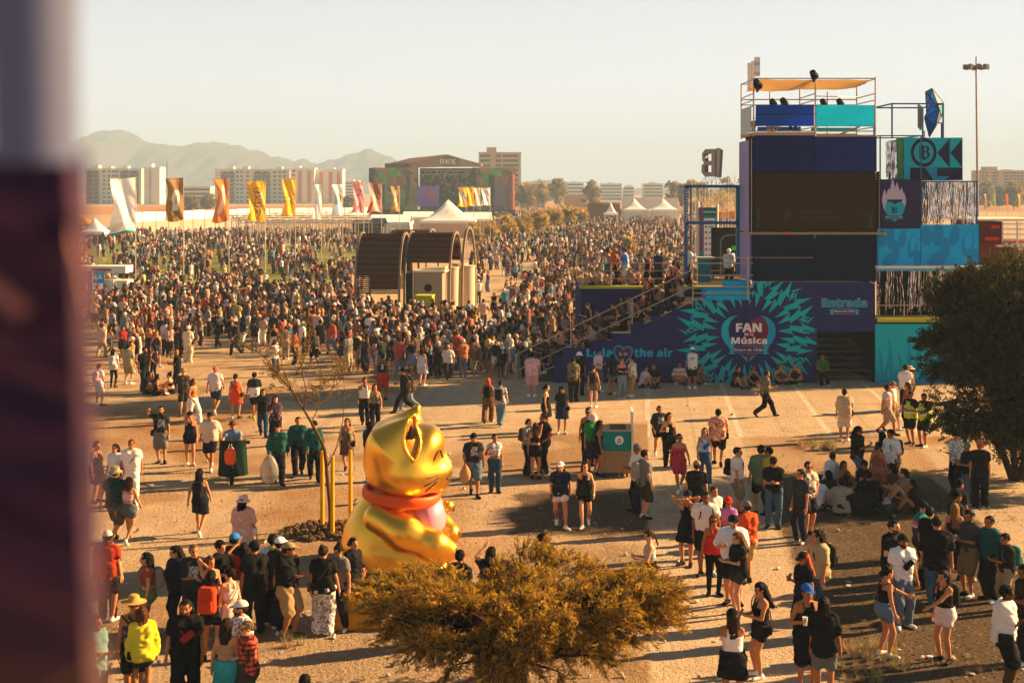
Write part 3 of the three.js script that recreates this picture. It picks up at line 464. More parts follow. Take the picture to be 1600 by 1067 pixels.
{   // the tower
  const t = thing('viewing_tower', 'tall navy scaffold tower with dark screen, blue banners and tan canopy on top', 'tower', at(1274, 598, ZT + 1)); t.position.y = 0;
  const D = 3.2;
  worldPart('navy_panel', mat('#08182e', .9), t, (b) => { slab(b, 1176, 366, 1271.5, 439.6, ZT + .02, .2); });
  worldPart('navy_panel', mat('#08162c', .9), t, (b) => { slab(b, 1272.3, 366, 1370, 439.6, ZT + .02, .2); });
  worldPart('navy_panel', mat('#0d1a50', .9), t, (b) => slab(b, 1178, 212, 1273, 268.5, ZT + .02, .2)); worldPart('navy_panel', mat('#0c2060', .9), t, (b) => slab(b, 1273.8, 214, 1370.5, 268.5, ZT + .02, .2));
  const led = canvasTex(760, 380, (c, w, h) => {
    const g = c.createLinearGradient(0, 0, 0, h); c.fillStyle = '#33200f'; c.fillRect(0, 0, w, h);
    c.fillStyle = 'rgba(0,0,0,.25)'; for (let y = 0; y < h; y += 4) c.fillRect(0, y, w, 1); for (let x = 0; x < w; x += 95) c.fillRect(x, 0, 1.5, h);
    c.fillStyle = '#3a3a28'; c.font = 'bold 92px sans-serif'; c.fillText('#', 175, 300); c.font = 'bold 42px sans-serif'; c.fillText('ESCUCHA', 292, 266); c.fillStyle = '#38302a'; c.fillText('DeLaMúsica', 292, 306);
    c.fillStyle = '#1c4a3c'; c.fillRect(20, 232, 14, 70); c.fillRect(20, 322, 12, 30); c.fillRect(722, 300, 12, 34); c.strokeStyle = '#4c443a'; c.lineWidth = 4; c.strokeRect(716, 262, 22, 22); c.strokeRect(716, 342, 20, 16);
  });
  worldPart('screen', texMat(led, .9), t, (b) => slab(b, 1179, 270, 1369.5, 362, ZT + .02, .15));
  worldPart('side_panel', mat('#8d84b6', .6), t, (b) => { const x = wx(1176.5, ZT); for (const [y0, y1] of [[218, 364], [367, 440]]) b.box(x, (wy(y0, ZT) + wy(y1, ZT)) / 2, -ZT - D / 2 - .35, .08, wy(y0, ZT) - wy(y1, ZT), D - .5); });
  worldPart('side_panel', mat('#2a2c3c', .7), t, (b) => { const x = wx(1371.5, ZT); b.box(x, (wy(214, ZT) + wy(598, ZT)) / 2, -ZT - D / 2 - .3, .08, wy(214, ZT) - wy(598, ZT), D - .4); });
  worldPart('inner_core', C.dark, t, (b) => { b.box((wx(1180, ZT) + wx(1368, ZT)) / 2, (wy(210, ZT) + wy(440, ZT)) / 2, -ZT - D / 2 - .2, wx(1364, ZT) - wx(1184, ZT), wy(210, ZT) - wy(440, ZT), D - .8); });
  worldPart('bulb_strip', mat('#d8cfbd', .5), t, (b) => { for (let y = 218; y < 362; y += 3.2) b.box(wx(1174.5, ZT), wy(y, ZT), -ZT + .02, .035, .035, .035); for (let y = 272; y < 362; y += 4) b.box(wx(1374.5, ZT), wy(y, ZT), -ZT + .02, .03, .03, .03); });
  worldPart('corner_post', C.dark, t, (b) => { slab(b, 1171.5, 214, 1176.5, 364, ZT + .06, .14); slab(b, 1371, 268, 1376, 364, ZT + .06, .14); });
  worldPart('cross_pipe', mat('#94816a', .6), t, (b) => { b.bar(at(1160, 364.5, ZT - .1), at(1384, 364.5, ZT - .1), .055, .055, 10); b.bar(at(1179, 402.5, ZT - .04), at(1271, 402.5, ZT - .04), .018); b.bar(at(1384, 360, ZT - .1), at(1384, 369, ZT - .1), .05); b.bar(at(1275, 364, ZT - .05), at(1273, 373, ZT - .05), .02); });
  worldPart('tape_band', mat('#d8581e', .6), t, (b) => b.bar(at(1226, 364.5, ZT - .1), at(1233, 364.5, ZT - .1), .06, .06, 10));
  worldPart('strap_rod', mat('#b9ac9c', .5), t, (b) => b.bar(at(1360, 440, ZT - .05), at(1374, 446, ZT - .05), .025));
  // top storey
  const ys = wy(211, ZT);
  worldPart('deck_floor', mat('#a08a6e', .8), t, (b) => { slab(b, 1178, 206.5, 1274, 211.4, ZT, D); slab(b, 1274.2, 210.4, 1370, 213.4, ZT + .02, D); });
  worldPart('blue_banner', mat('#0f6cd0', 1, 0, { transmission: .7, thickness: 0 }), t, (b) => { slab(b, 1181.5, 163.5, 1272.5, 197, ZT - .02, .05); }); worldPart('blue_banner', mat('#1760c0', .6), t, (b) => slab(b, 1184, 198, 1252, 205.8, ZT + D - .2, .05));
  worldPart('banner_seam', mat('#0c2e58', .6), t, (b) => slab(b, 1181.5, 177.4, 1276, 178.8, ZT - .05, .03));
  worldPart('cyan_banner', mat('#00d2ee', 1, 0, { transmission: .8, thickness: 0 }), t, (b) => slab(b, 1276, 164, 1367, 197.5, ZT - .02, .05)); worldPart('cyan_banner', mat('#3ac4b8', .6), t, (b) => slab(b, 1268, 199.5, 1338, 205.5, ZT + D - .2, .05));
  worldPart('grey_banner', mat('#b9c2bf', .7), t, (b) => { b.box(wx(1176, ZT), (wy(165, ZT) + wy(206, ZT)) / 2, -ZT - 1.6, .05, wy(165, ZT) - wy(206, ZT), 2.4); });
  worldPart('scaffold_tube', C.steel, t, (b) => {
    const P = [1178, 1274.5, 1368.5]; for (const x of P) for (const z of [0, D]) b.bar(V(wx(x, ZT), wy(213, ZT), -ZT - z), V(wx(x, ZT), wy(x > 1300 ? 120 : 122, ZT), -ZT - z), .035);
    for (const y of [122.5, 148, 157, 205]) for (const z of [0, D]) { if (z === 0 && (y === 148 || y === 157)) continue; b.bar(at(1178, y, ZT).setZ(-ZT - z), at(1369, y, ZT).setZ(-ZT - z), .028); }
    for (const x of P) for (const y of [123, 146, 156, 165, 198]) b.bar(V(wx(x, ZT), wy(y, ZT), -ZT), V(wx(x, ZT), wy(y, ZT), -ZT - D), .025);
    for (const x of [1225, 1320]) b.bar(V(wx(x, ZT), wy(213, ZT), -ZT - D), V(wx(x, ZT), wy(135, ZT), -ZT - D), .03);
    b.bar(V(wx(1274, ZT), wy(150, ZT), -ZT), V(wx(1368, ZT), wy(144, ZT), -ZT - D), .022); b.bar(V(wx(1180, ZT), wy(205, ZT), -ZT - D), V(wx(1225, ZT), wy(160, ZT), -ZT - D), .022); b.bar(V(wx(1320, ZT), wy(213, ZT), -ZT - D), V(wx(1345, ZT), wy(198, ZT), -ZT - .2), .04);
    for (const y of [178, 198]) b.bar(at(1274, y, ZT - .07), at(1279, y, ZT - .07), .02);
  });
  {   // sagging canopy cloth
    const n = 24, m2 = 8, pos = [], ix = [], x0 = wx(1184, ZT), x1 = wx(1366, ZT);
    for (let j = 0; j <= m2; j++) for (let i = 0; i <= n; i++) { const u = i / n, v = j / m2; pos.push(x0 + (x1 - x0) * u, wy(124, ZT) - .22 * Math.abs(Math.sin(u * Math.PI * 2)) * Math.sin(v * Math.PI) - .3 * v * (1 - .55 * u) - .05 * noise(u * 6, v * 5, 2), -ZT - .15 - v * (D - .4)); }
    for (let j = 0; j < m2; j++) for (let i = 0; i < n; i++) { const a = j * (n + 1) + i; ix.push(a, a + 1, a + n + 2, a, a + n + 2, a + n + 1); }
    const g = new THREE.BufferGeometry(); g.setAttribute('position', new THREE.BufferAttribute(new Float32Array(pos), 3)); g.setIndex(ix); g.computeVertexNormals(); g.translate(-t.position.x, 0, -t.position.z);
    mesh('canopy', g, mat('#c79a5e', .9, 0, { transmission: .45, thickness: 0, side: THREE.DoubleSide }), t);
  }
  worldPart('light_panel', mat('#d6d0cb', .7), t, (b) => { slab(b, 1179.5, 89, 1188, 119, ZT + .6, .1); slab(b, 1169, 98, 1176, 140, ZT + 2.2, .1); slab(b, 1175, 95, 1180, 126, ZT + 1.4, .1); });
  worldPart('print_stripe', mat('#9fb2bd', .7), t, (b) => { slab(b, 1179.4, 97, 1188.1, 102, ZT + .59, .01); slab(b, 1179.4, 113, 1188.1, 117, ZT + .59, .01); });
  for (const [x, y, s, z] of [[1184, 131, 1.2, 0], [1272, 116, 1.1, 0], [1208, 160, 1, D - .4], [1225, 159, 1.1, D - .4], [1287, 160, 1, D - .4], [1313, 160, 1.05, D - .4]]) { const p = at(x, y, ZT - .1 + z); const o = worldPart('spotlight', mat('#1c1a1a', .6), t, (b) => b.add(new THREE.CylinderGeometry(.12 * s, .16 * s, .3 * s, 10), M4().makeRotationFromEuler(new THREE.Euler(.9, 0, .5)).setPosition(p.x, p.y, p.z))); worldPart('spotlight_yoke', mat('#1c1a1a', .6), t, (b) => b.box(p.x, p.y - .18 * s, p.z, .05, .22 * s, .28 * s)); }
}
{   // right-hand display stack
  const Z = ZT, t = thing('display_stack', 'stack of teal printed display boxes with silver tinsel right of the tower', 'display', at(1450, 598, Z + 1)); t.position.y = 0;
  const kTex = canvasTex(816, 528, (c, w, h) => {
    c.scale(8, 8); c.translate(-1403, -215); const teal = '#00a0b4', dk = '#241f3a'; c.fillStyle = teal; c.fillRect(1403, 215, 102, 66);
    c.fillStyle = dk; c.fillRect(1414, 261.5, 91, 20); c.beginPath(); c.arc(1437.5, 238, 22.5, 0, 7); c.fill(); c.fillStyle = '#1a9cab'; c.beginPath(); c.arc(1437.5, 238, 17, 0, 7); c.fill();
    c.fillStyle = dk; c.font = 'bold 27px serif'; c.textAlign = 'center'; c.fillText('B', 1440, 247); c.fillRect(1430, 228, 2, 20); c.fillRect(1433.5, 229, 1.2, 18); c.beginPath(); c.moveTo(1430, 229); c.quadraticCurveTo(1434, 224, 1438, 228); c.lineTo(1434, 230); c.fill(); c.beginPath(); c.moveTo(1432, 247); c.quadraticCurveTo(1438, 252, 1444, 248); c.lineTo(1438, 247); c.fill();
    for (const [a, b2] of [[1461, 1482], [1484, 1504]]) { c.beginPath(); c.moveTo(a, 238.5); c.lineTo(b2, 217); c.lineTo(b2, 261); c.closePath(); c.fill(); }
    c.fillStyle = '#0d2f4a'; c.fillRect(1482.4, 216, 1, 46); c.fillStyle = '#1684a8'; c.beginPath(); c.moveTo(1440, 262); c.lineTo(1461, 262); c.lineTo(1461, 275); c.lineTo(1482, 275); c.lineTo(1474, 281); c.lineTo(1455, 281); c.closePath(); c.fill();
    c.fillStyle = '#5a1e38'; c.beginPath(); c.moveTo(1428, 281); c.lineTo(1436, 272); c.lineTo(1450, 281); c.fill();
  });
  worldPart('logo_panel', texMat(kTex, .6), t, (b) => slab(b, 1413, 215, 1505, 281.5, Z + .7, .2));
  worldPart('logo_box', C.navy, t, (b) => slab(b, 1414, 217, 1504, 281.5, Z + .95, 2.6));
  worldPart('green_strip', mat('#4c8a52', .7), t, (b) => slab(b, 1403, 216, 1412.6, 281, Z + .8, .2));
  const fl = canvasTex(512, 616, (c, w, h) => {
    c.scale(512 / 65, 616 / 78); c.translate(-1375.5, -280); c.fillStyle = '#2c2748'; c.fillRect(1370, 275, 80, 90);
    c.fillStyle = '#a99fb6'; for (const [x, y, q, hh] of [[1382, 317, 4, -22], [1389, 312, 5, -18], [1395, 312, 5, -34], [1402, 312, 5, -28], [1409, 312, 4, -20], [1413, 316, 3, -16]]) { c.beginPath(); c.moveTo(x - q, y); c.quadraticCurveTo(x - q, y + hh * .5, x, y + hh); c.quadraticCurveTo(x + q * 1.2, y + hh * .4, x + q, y); c.fill(); }
    c.beginPath(); c.moveTo(1379, 310); c.quadraticCurveTo(1377, 328, 1390, 338); c.lineTo(1392, 320); c.closePath(); c.fill(); c.beginPath(); c.moveTo(1416.5, 311); c.quadraticCurveTo(1417, 328, 1405, 338); c.lineTo(1405, 320); c.closePath(); c.fill(); c.beginPath(); c.moveTo(1406, 297); c.quadraticCurveTo(1403, 305, 1406, 307); c.quadraticCurveTo(1409, 304, 1406, 297); c.fill();
    c.fillStyle = '#1699ac'; c.beginPath(); c.moveTo(1398, 347); c.bezierCurveTo(1376, 332, 1382, 314, 1390, 315.5); c.bezierCurveTo(1395, 316, 1397, 319, 1398, 321); c.bezierCurveTo(1400, 316, 1414, 312, 1414.5, 324); c.bezierCurveTo(1414, 335, 1405, 342, 1398, 347); c.fill();
    c.fillStyle = '#241f3a'; c.font = 'bold 14px serif'; c.textAlign = 'center'; c.fillText('B', 1398, 334); c.fillRect(1393, 324, 1.2, 9); c.fillStyle = '#178a90'; c.fillRect(1383, 338, 28, 5); c.fillStyle = '#2c2748'; c.fillRect(1386, 337.5, 22, 4.5); c.fillStyle = '#b9aec0'; c.font = 'bold 3.4px serif'; c.fillText('Banco de Chile', 1397.5, 341);
  });
  worldPart('heart_panel', texMat(fl, .65), t, (b) => slab(b, 1376.5, 280, 1440, 357, Z + .05, .2));
  worldPart('heart_box', C.navy, t, (b) => slab(b, 1378, 281, 1439.5, 356.6, Z + .28, 2.2));
  const blob = canvasTex(640, 256, (c, w, h) => { c.fillStyle = '#009fd8'; c.fillRect(0, 0, w, h); c.fillStyle = '#0084bc'; for (const [x, y, a, b2, r] of [[60, 70, 70, 60, .3], [190, 60, 60, 80, .2], [270, 150, 55, 70, 0], [370, 70, 70, 50, -.9], [520, 120, 90, 60, -1], [180, 220, 110, 50, -.2], [600, 210, 60, 60, 0]]) { c.beginPath(); c.ellipse(x, y, a, b2, r, 0, 7); c.fill(); } c.fillStyle = '#04a4e0'; c.beginPath(); c.ellipse(530, 100, 40, 60, .5, 0, 7); c.fill(); });
  worldPart('turquoise_panel', texMat(blob, .5), t, (b) => slab(b, 1372, 357.6, 1439, 415, Z - .02, .2)); worldPart('turquoise_panel', texMat(blob, .5), t, (b) => slab(b, 1439.8, 351, 1530, 415, Z + .02, .2));
  worldPart('panel_box', mat('#153a52', .7), t, (b) => { slab(b, 1373, 359, 1529, 414, Z + .24, 2.4); slab(b, 1529.5, 352, 1532, 598, Z + .3, .1); });
  worldPart('ledge', mat('#d5cabb', .6), t, (b) => { slab(b, 1371.5, 415.4, 1551, 419.6, Z - .35, 2.2); }); worldPart('ledge_trim', C.turq, t, (b) => slab(b, 1371, 420, 1551, 423, Z - .32, .2));
  worldPart('blue_post', C.blueTube, t, (b) => { slab(b, 1464, 423, 1467, 496, Z + .05, .1); slab(b, 1440, 284, 1442, 351, Z + .1, .08); slab(b, 1526.5, 283, 1528.5, 351, Z + .1, .08); slab(b, 1440, 282.4, 1529, 284.4, Z + .1, .08); slab(b, 1371, 366, 1373, 420, Z - .06, .08); });
  worldPart('dark_back', mat('#0f0d10', .9), t, (b) => slab(b, 1372, 423.5, 1530, 497, Z + 1.8, .2));
  reseed(31); const tinsel = (n, x0, x1, y0, y1, Z2, w, sparse, m2 = mat('#e6e0dc', .22, .9)) => worldPart('tinsel_curtain', m2, t, (b) => {
    for (let i = 0; i < n; i++) { let x = rr(x0, x1), L = rr(.75, 1.02), seg = 7, p = at(x, y0, Z2); const zo = rr(0, .3), dr = rr(-1, 1) * sparse;
      for (let k = 0; k < seg; k++) { const q = at(x + dr * (k + 1) / seg * 6 + rr(-1.2, 1.2) * sparse, y0 + (y1 - y0) * L * (k + 1) / seg, Z2); q.z -= zo; p.z = k ? p.z : p.z - zo; const d = q.clone().sub(p), l = d.length(); b.add(new THREE.BoxGeometry(rr(.5, 1) * w, l * 1.03, .004), M4().compose(p.clone().add(q).multiplyScalar(.5), new THREE.Quaternion().setFromUnitVectors(V(0, 1, 0), d.normalize()).multiply(new THREE.Quaternion().setFromAxisAngle(V(0, 1, 0), rr(-1.2, 1.2))), V(1, 1, 1))); p = q; } } });
  tinsel(120, 1442, 1527, 284, 351, Z + .12, .035, .9); tinsel(110, 1442, 1527, 284, 351, Z + .2, .035, .9, mat('#2a2624', .4, .5)); tinsel(70, 1374, 1530, 424, 495, Z + .5, .03, .8); tinsel(50, 1466, 1520, 424, 495, Z + .3, .035, 1); tinsel(26, 1387, 1403, 221, 281, Z + .5, .05, .3);
  worldPart('railing', C.steel, t, (b) => { for (const y of [477, 496]) b.bar(at(1370, y, Z - .1), at(1520, y, Z - .1), .025); for (const x of [1372, 1414, 1466, 1516]) b.bar(at(x, 470, Z - .08), at(x, 503, Z - .08), .02); });
  worldPart('turf_edge', C.yellow, t, (b) => slab(b, 1372, 498, 1530, 503.6, Z + .1, 2.4)); worldPart('floor_edge', C.dark, t, (b) => slab(b, 1370, 503.8, 1530, 506, Z + .06, 2.4));
  const flame = canvasTex(512, 400, (c, w, h) => {
    c.scale(w / 162, h / 94); c.translate(-1368, -506); c.fillStyle = '#00a4b4'; c.fillRect(1360, 500, 200, 110); c.fillStyle = '#0088a8';
    for (let i = 0; i < 11; i++) { const x = 1366 + i * 15, hh = [40, 52, 34, 46, 60, 38, 50, 56, 40, 44, 50][i]; c.beginPath(); c.moveTo(x, 600); c.bezierCurveTo(x - 3, 600 - hh * .5, x + 14, 600 - hh * .6, x + 6, 600 - hh * 1.5); c.bezierCurveTo(x + 18, 600 - hh, x + 12, 600 - hh * .4, x + 16, 600); c.fill(); }
    c.fillStyle = '#13a2ae'; for (let i = 0; i < 10; i++) { const x = 1374 + i * 15; c.beginPath(); c.ellipse(x, 578 + 8 * Math.sin(i * 2), 2.2, 8, 0, 0, 7); c.fill(); }
    c.fillStyle = '#2a2440'; c.fillRect(1444, 518, 3, 12); c.fillRect(1444, 527, 8, 3); c.fillRect(1438, 556, 3, 10); c.fillRect(1444, 560, 4, 6);
  });
  worldPart('flame_panel', texMat(flame, .6), t, (b) => slab(b, 1368.5, 506.4, 1530, 598.2, Z + .02, .2));
}
// tube frames, crystal heart, letter sign, cage frame, totem and arch screen
function frameThing(label, x0, y0, x1, y1, Z, D, r = .03) {
  const t = thing('tube_frame', label, 'frame', [wx((x0 + x1) / 2, Z), wy(y1, Z), -Z - D / 2]);
  for (const z of [0, D]) for (const x of [x0, x1]) worldPart('upright', C.blueTube, t, (b) => b.beam(V(wx(x, Z), wy(y1, Z), -Z - z), V(wx(x, Z), wy(y0, Z), -Z - z), r * 2));
  for (const z of [0, D]) worldPart('top_rail', C.blueTube, t, (b) => b.beam(V(wx(x0, Z), wy(y0, Z), -Z - z), V(wx(x1, Z), wy(y0, Z), -Z - z), r * 2));
  worldPart('top_rail', C.blueTube, t, (b) => { for (const x of [x0, x1]) b.beam(V(wx(x, Z), wy(y0, Z), -Z), V(wx(x, Z), wy(y0, Z), -Z - D), r * 2); });
}
frameThing('tall thin dark blue tube frame around the crystal heart', 1394.5, 162, 1474.5, 215, ZT + .75, 3);
frameThing('long low blue tube frame reaching from tower to logo panel', 1376, 212, 1440, 280, ZT + .3, 2.6, .025);
{
  const Z = ZT + 2, t = thing('crystal_heart', 'faceted blue and white crystal heart sculpture above the logo panel', 'sculpture', at(1454, 214, Z));
  const P = { tip: [1453, 214, 0], top: [1457, 138, 0], tl: [1450, 152, .35], l: [1439.5, 185, .55], lm: [1446, 166, .75], m: [1458, 172, .95], mb: [1455, 197, .75], r: [1472, 162, .3], rm: [1468, 183, .35], back: [1457, 175, -.8], t2: [1449, 143, -.2] };
  const q = Object.fromEntries(Object.entries(P).map(([k, [x, y, z]]) => { const p = at(x, y, Z); return [k, V(p.x, p.y, p.z + z).sub(t.position)]; }));
  const F3 = [['top', 'tl', 'm', '#3c9cff'], ['tl', 'lm', 'm', '#3488f4'], ['lm', 'l', 'm', '#2f7ce4'], ['l', 'mb', 'm', '#2466cc'], ['l', 'tip', 'mb', '#1c50a8'], ['mb', 'tip', 'rm', '#3cb4ac'], ['mb', 'rm', 'm', '#9a93a8'], ['m', 'rm', 'r', '#4fd0cc'], ['m', 'r', 'top', '#e4e6e6'], ['top', 'r', 'back', '#d8d8da'], ['r', 'rm', 'back', '#8fb5c4'], ['rm', 'tip', 'back', '#4f6f9a'], ['tip', 'l', 'back', '#1b3c86'], ['l', 'lm', 'back', '#2d9fb4'], ['lm', 'tl', 'back', '#6e86b0'], ['tl', 'top', 't2', '#3c5fa8'], ['tl', 't2', 'back', '#3d5aa0'], ['t2', 'top', 'back', '#3a58a0']];
  for (const [a, b, c, h] of F3) { const g = new THREE.BufferGeometry().setFromPoints([q[a], q[b], q[c]]); g.computeVertexNormals(); mesh('facet', g, mat(h, 1, 0, { side: THREE.DoubleSide, transmission: .6, thickness: 0 }), t); }
  part('edge_frame', mat('#0c1a38', .5), t, (b) => { const seen = new Set(); for (const f of F3) for (let i = 0; i < 3; i++) { const a = f[i], c = f[(i + 1) % 3], k = [a, c].sort().join(); if (seen.has(k)) continue; seen.add(k); b.bar(q[a], q[c], .022, .022, 5); } });
  tag(worldPart('grey_cloth', mat('#a9a39f', .9), null, (b) => { slab(b, 1435, 163, 1438, 200, Z + .2, .05); slab(b, 1437.6, 165, 1441, 203, Z + .24, .05); slab(b, 1440.6, 167, 1442.5, 196, Z + .2, .05); }), 'strip of grey cloth hanging beside the crystal heart', 'cloth');
  tag(part('stand_pole', mat('#6a4a3a', .6), null, (b) => { b.beam(at(1472, 215, Z), at(1472, 192, Z), .05); b.beam(at(1464, 192, Z), at(1472, 192, Z), .05); b.beam(at(1445, 215, Z), at(1445, 204, Z), .04); }), 'thin brown pole stand behind the crystal heart', 'stand');
}
{
  const Z = 62, t = thing('cage_frame', 'blue square tube frame with rounded corners standing left of the tower', 'frame', [wx(1113, Z), wy(447, Z + 4), -Z]);
  const yb = 432;
  for (const x of [1072, 1154]) worldPart('upright', C.blueTube, t, (b) => b.beam(V(wx(x, Z), wy(yb, Z), -Z), V(wx(x, Z), wy(289, Z), -Z), .13));
  for (const y of [291, 348]) worldPart('cross_bar', C.blueTube, t, (b) => b.beam(V(wx(1072, Z), wy(y, Z), -Z), V(wx(1154, Z), wy(y, Z), -Z), .13));
  for (const x of [1080, 1151]) worldPart('upright', C.blueTube, t, (b) => b.beam(V(wx(x, Z + 2), wy(yb, Z), -Z - 2), V(wx(x, Z + 2), wy(291, Z), -Z - 2), .07));
  worldPart('cross_bar', C.blueTube, t, (b) => { b.beam(V(wx(1080, Z + 2), wy(291, Z), -Z - 2), V(wx(1151, Z + 2), wy(291, Z), -Z - 2), .07); for (const x of [1072, 1154]) b.beam(V(wx(x, Z), wy(291, Z), -Z), V(wx(x, Z), wy(291, Z), -Z - 2), .08); });
  for (const [x, y, sx, sy] of [[1072, 291, 1, 1], [1154, 291, -1, 1], [1072, 348, 1, -1], [1154, 348, -1, -1], [1072, 348, 1, 1], [1154, 348, -1, 1]]) worldPart('corner_brace', C.blueTube, t, (b) => b.beam(at(x, y + sy * 5, Z), at(x + sx * 5, y, Z), .09));
  worldPart('bulb_strip', mat('#e9dcc4', .5), t, (b) => { for (let y = 296; y < 346; y += 4.5) b.box(wx(1072, Z), wy(y, Z), -Z + .09, .05, .05, .04); });
  // blackletter B seen from behind and from the side, on thin struts
  const s = thing('letter_sign', 'grey blackletter letter B sign on thin struts above the blue frame', 'sign', at(1110, 289, Z));
  const S2 = (p) => new THREE.Shape(p.map(([x, y]) => new THREE.Vector2(x, y)));
  const L = S2([[0, 0], [0, 1.15], [.62, 1.15], [.80, .98], [.80, .70], [.66, .58], [.84, .44], [.84, .16], [.64, 0]]);
  for (const [h0, h1] of [[.62, 1.02], [.12, .52]]) { const hp = new THREE.Path(); hp.moveTo(.22, h0); hp.lineTo(.22, h1); hp.lineTo(.66, h1 - .06); hp.lineTo(.66, h0 + .06); hp.closePath(); L.holes.push(hp); }
  const eg = new THREE.ExtrudeGeometry(L, { depth: .38, bevelEnabled: true, bevelSize: .03, bevelThickness: .03, bevelSegments: 1 }); eg.translate(-.42, .40, -.19); eg.scale(.78, 1, .8); eg.rotateY(2.5);
  mesh('letter', eg, mat('#98918a', .7), s);
  const bar2 = S2([[-.2, -.05], [-.08, -.05], [-.08, 1.2], [-.3, 1.12]]), bg = new THREE.ExtrudeGeometry(bar2, { depth: .3, bevelEnabled: true, bevelSize: .02, bevelThickness: .02, bevelSegments: 1 }); bg.translate(-.42, .40, -.15); bg.scale(.78, 1, .8); bg.rotateY(2.5); mesh('letter_stroke', bg, mat('#a8a098', .7), s);
  part('strut', C.steel, s, (b) => { for (const [x0, x1] of [[-.25, -.15], [.3, .2], [-.5, -.1], [.6, .25], [.05, .2], [.1, -.15]]) b.bar(V(x0, 0, 0), V(x1, .45, 0), .012); });
}
{
  const Z = 76, t = thing('info_totem', 'green and white information totem with coloured dots seen through the blue frame', 'information board', [wx(1106, Z), 0, -Z]);
  const tx = canvasTex(128, 512, (c, w, h) => { c.fillStyle = '#2e8a78'; c.fillRect(0, 0, w, h); c.fillStyle = '#8c4a70'; c.fillRect(0, 0, 26, 330); c.fillStyle = '#c2452e'; c.fillRect(40, 420, 60, 92); c.fillStyle = '#1c6a5c'; c.fillRect(26, 0, w, 60); c.fillStyle = '#dfe8e0'; c.font = 'bold 22px sans-serif'; c.fillText('horarios', 30, 40); c.fillStyle = '#efe6e0'; c.fillRect(34, 80, 84, 300); ['#e0702a', '#8a9a2a', '#c03a4a', '#e05a2a', '#d8402a', '#3a6ab0', '#e09a2a'].forEach((q, i) => { c.fillStyle = q; c.beginPath(); c.arc(50, 102 + i * 42, 9, 0, 7); c.fill(); c.fillStyle = '#9a8a86'; c.fillRect(66, 97 + i * 42, 40, 8); }); });
  worldPart('board', texMat(tx, .7), t, (b) => slab(b, 1093, 324, 1120, 432, Z, .5));
  worldPart('corner_post', mat('#d8d2c8', .6), t, (b) => { for (const x of [1091.5, 1121.5]) b.bar(V(wx(x, Z), 0, -Z - .2), V(wx(x, Z), wy(x < 1100 ? 315 : 318, Z), -Z - .2), .09); });
}
{
  const Z = 71, t = thing('arch_screen', 'black arch shaped screen showing large white letters beside the tower', 'screen', [wx(1143, Z), 0, -Z]);
  const tx = canvasTex(256, 256, (c, w, h) => { c.fillStyle = '#15130f'; c.fillRect(0, 0, w, h); c.strokeStyle = '#4a443a'; c.lineWidth = 10; c.beginPath(); c.moveTo(40, 256); c.lineTo(40, 70); c.quadraticCurveTo(44, 30, 90, 26); c.lineTo(256, 26); c.stroke(); c.fillStyle = '#4db52a'; c.font = 'bold 34px sans-serif'; c.fillText('SPEED', 110, 110); c.fillStyle = '#ddd8ec'; c.font = 'bold 82px sans-serif'; c.fillText('AX', 96, 184); });
  const m = texMat(tx, .5); m.emissiveMap = tx; m.emissive = new THREE.Color().setRGB(.2, .2, .2);
  worldPart('screen', m, t, (b) => slab(b, 1117, 360, 1178, 432, Z, .4));
  worldPart('surround', C.dark, t, (b) => { slab(b, 1114, 357, 1117, 440, Z, .6); slab(b, 1114, 356, 1178, 359.8, Z, .6); });
}
tag(part('food_stall', mat('#c98a4a', .85), null, (b) => { const Z = 120; b.box(wx(1148, Z), wy(328, Z) - .3, -Z, 3.2, .5, 2.6, 0, 0, .06); b.box(wx(1148, Z), 2, -Z - 1, 2.8, 4, 1.2); }), 'stall with a tan roof seen through the blue frame', 'stall');
{   // container bar at the right
  const Z = 74, t = thing('container_bar', 'dark red container bar with white railings at the right edge', 'building', [wx(1590, Z), 0, -Z - 2]);
  worldPart('lower_box', mat('#6e2d1c', .8), t, (b) => slab(b, 1533, 378, 1640, 520, Z, 5)); worldPart('upper_box', mat('#5c2a20', .85), t, (b) => slab(b, 1533, 346, 1567, 377.4, Z + .1, 5));
  worldPart('roof_slab', mat('#d8c9b2', .7), t, (b) => { slab(b, 1530, 342, 1640, 345, Z - .3, 5.6); slab(b, 1560, 383, 1640, 386, Z - .4, 5); });
  worldPart('white_railing', mat('#d9d2c8', .6), t, (b) => { for (const y of [349, 357, 365, 373, 380]) slab(b, 1567, y, 1640, y + 2, Z - .3, .06); for (const x of [1567, 1590, 1615]) slab(b, x, 346, x + 2, 383, Z - .32, .08); });
  worldPart('white_column', mat('#c9bfb2', .7), t, (b) => slab(b, 1587, 386.5, 1600, 520, Z - .25, .5));
  worldPart('print_patch', mat('#c63a1e', .7), t, (b) => { slab(b, 1540, 370, 1562, 376, Z - .02, .03); slab(b, 1550, 352, 1563, 357, Z - .02, .03); }); worldPart('sign_patch', mat('#9a8a7c', .7), t, (b) => slab(b, 1572, 390, 1580, 398, Z - .03, .03));
}
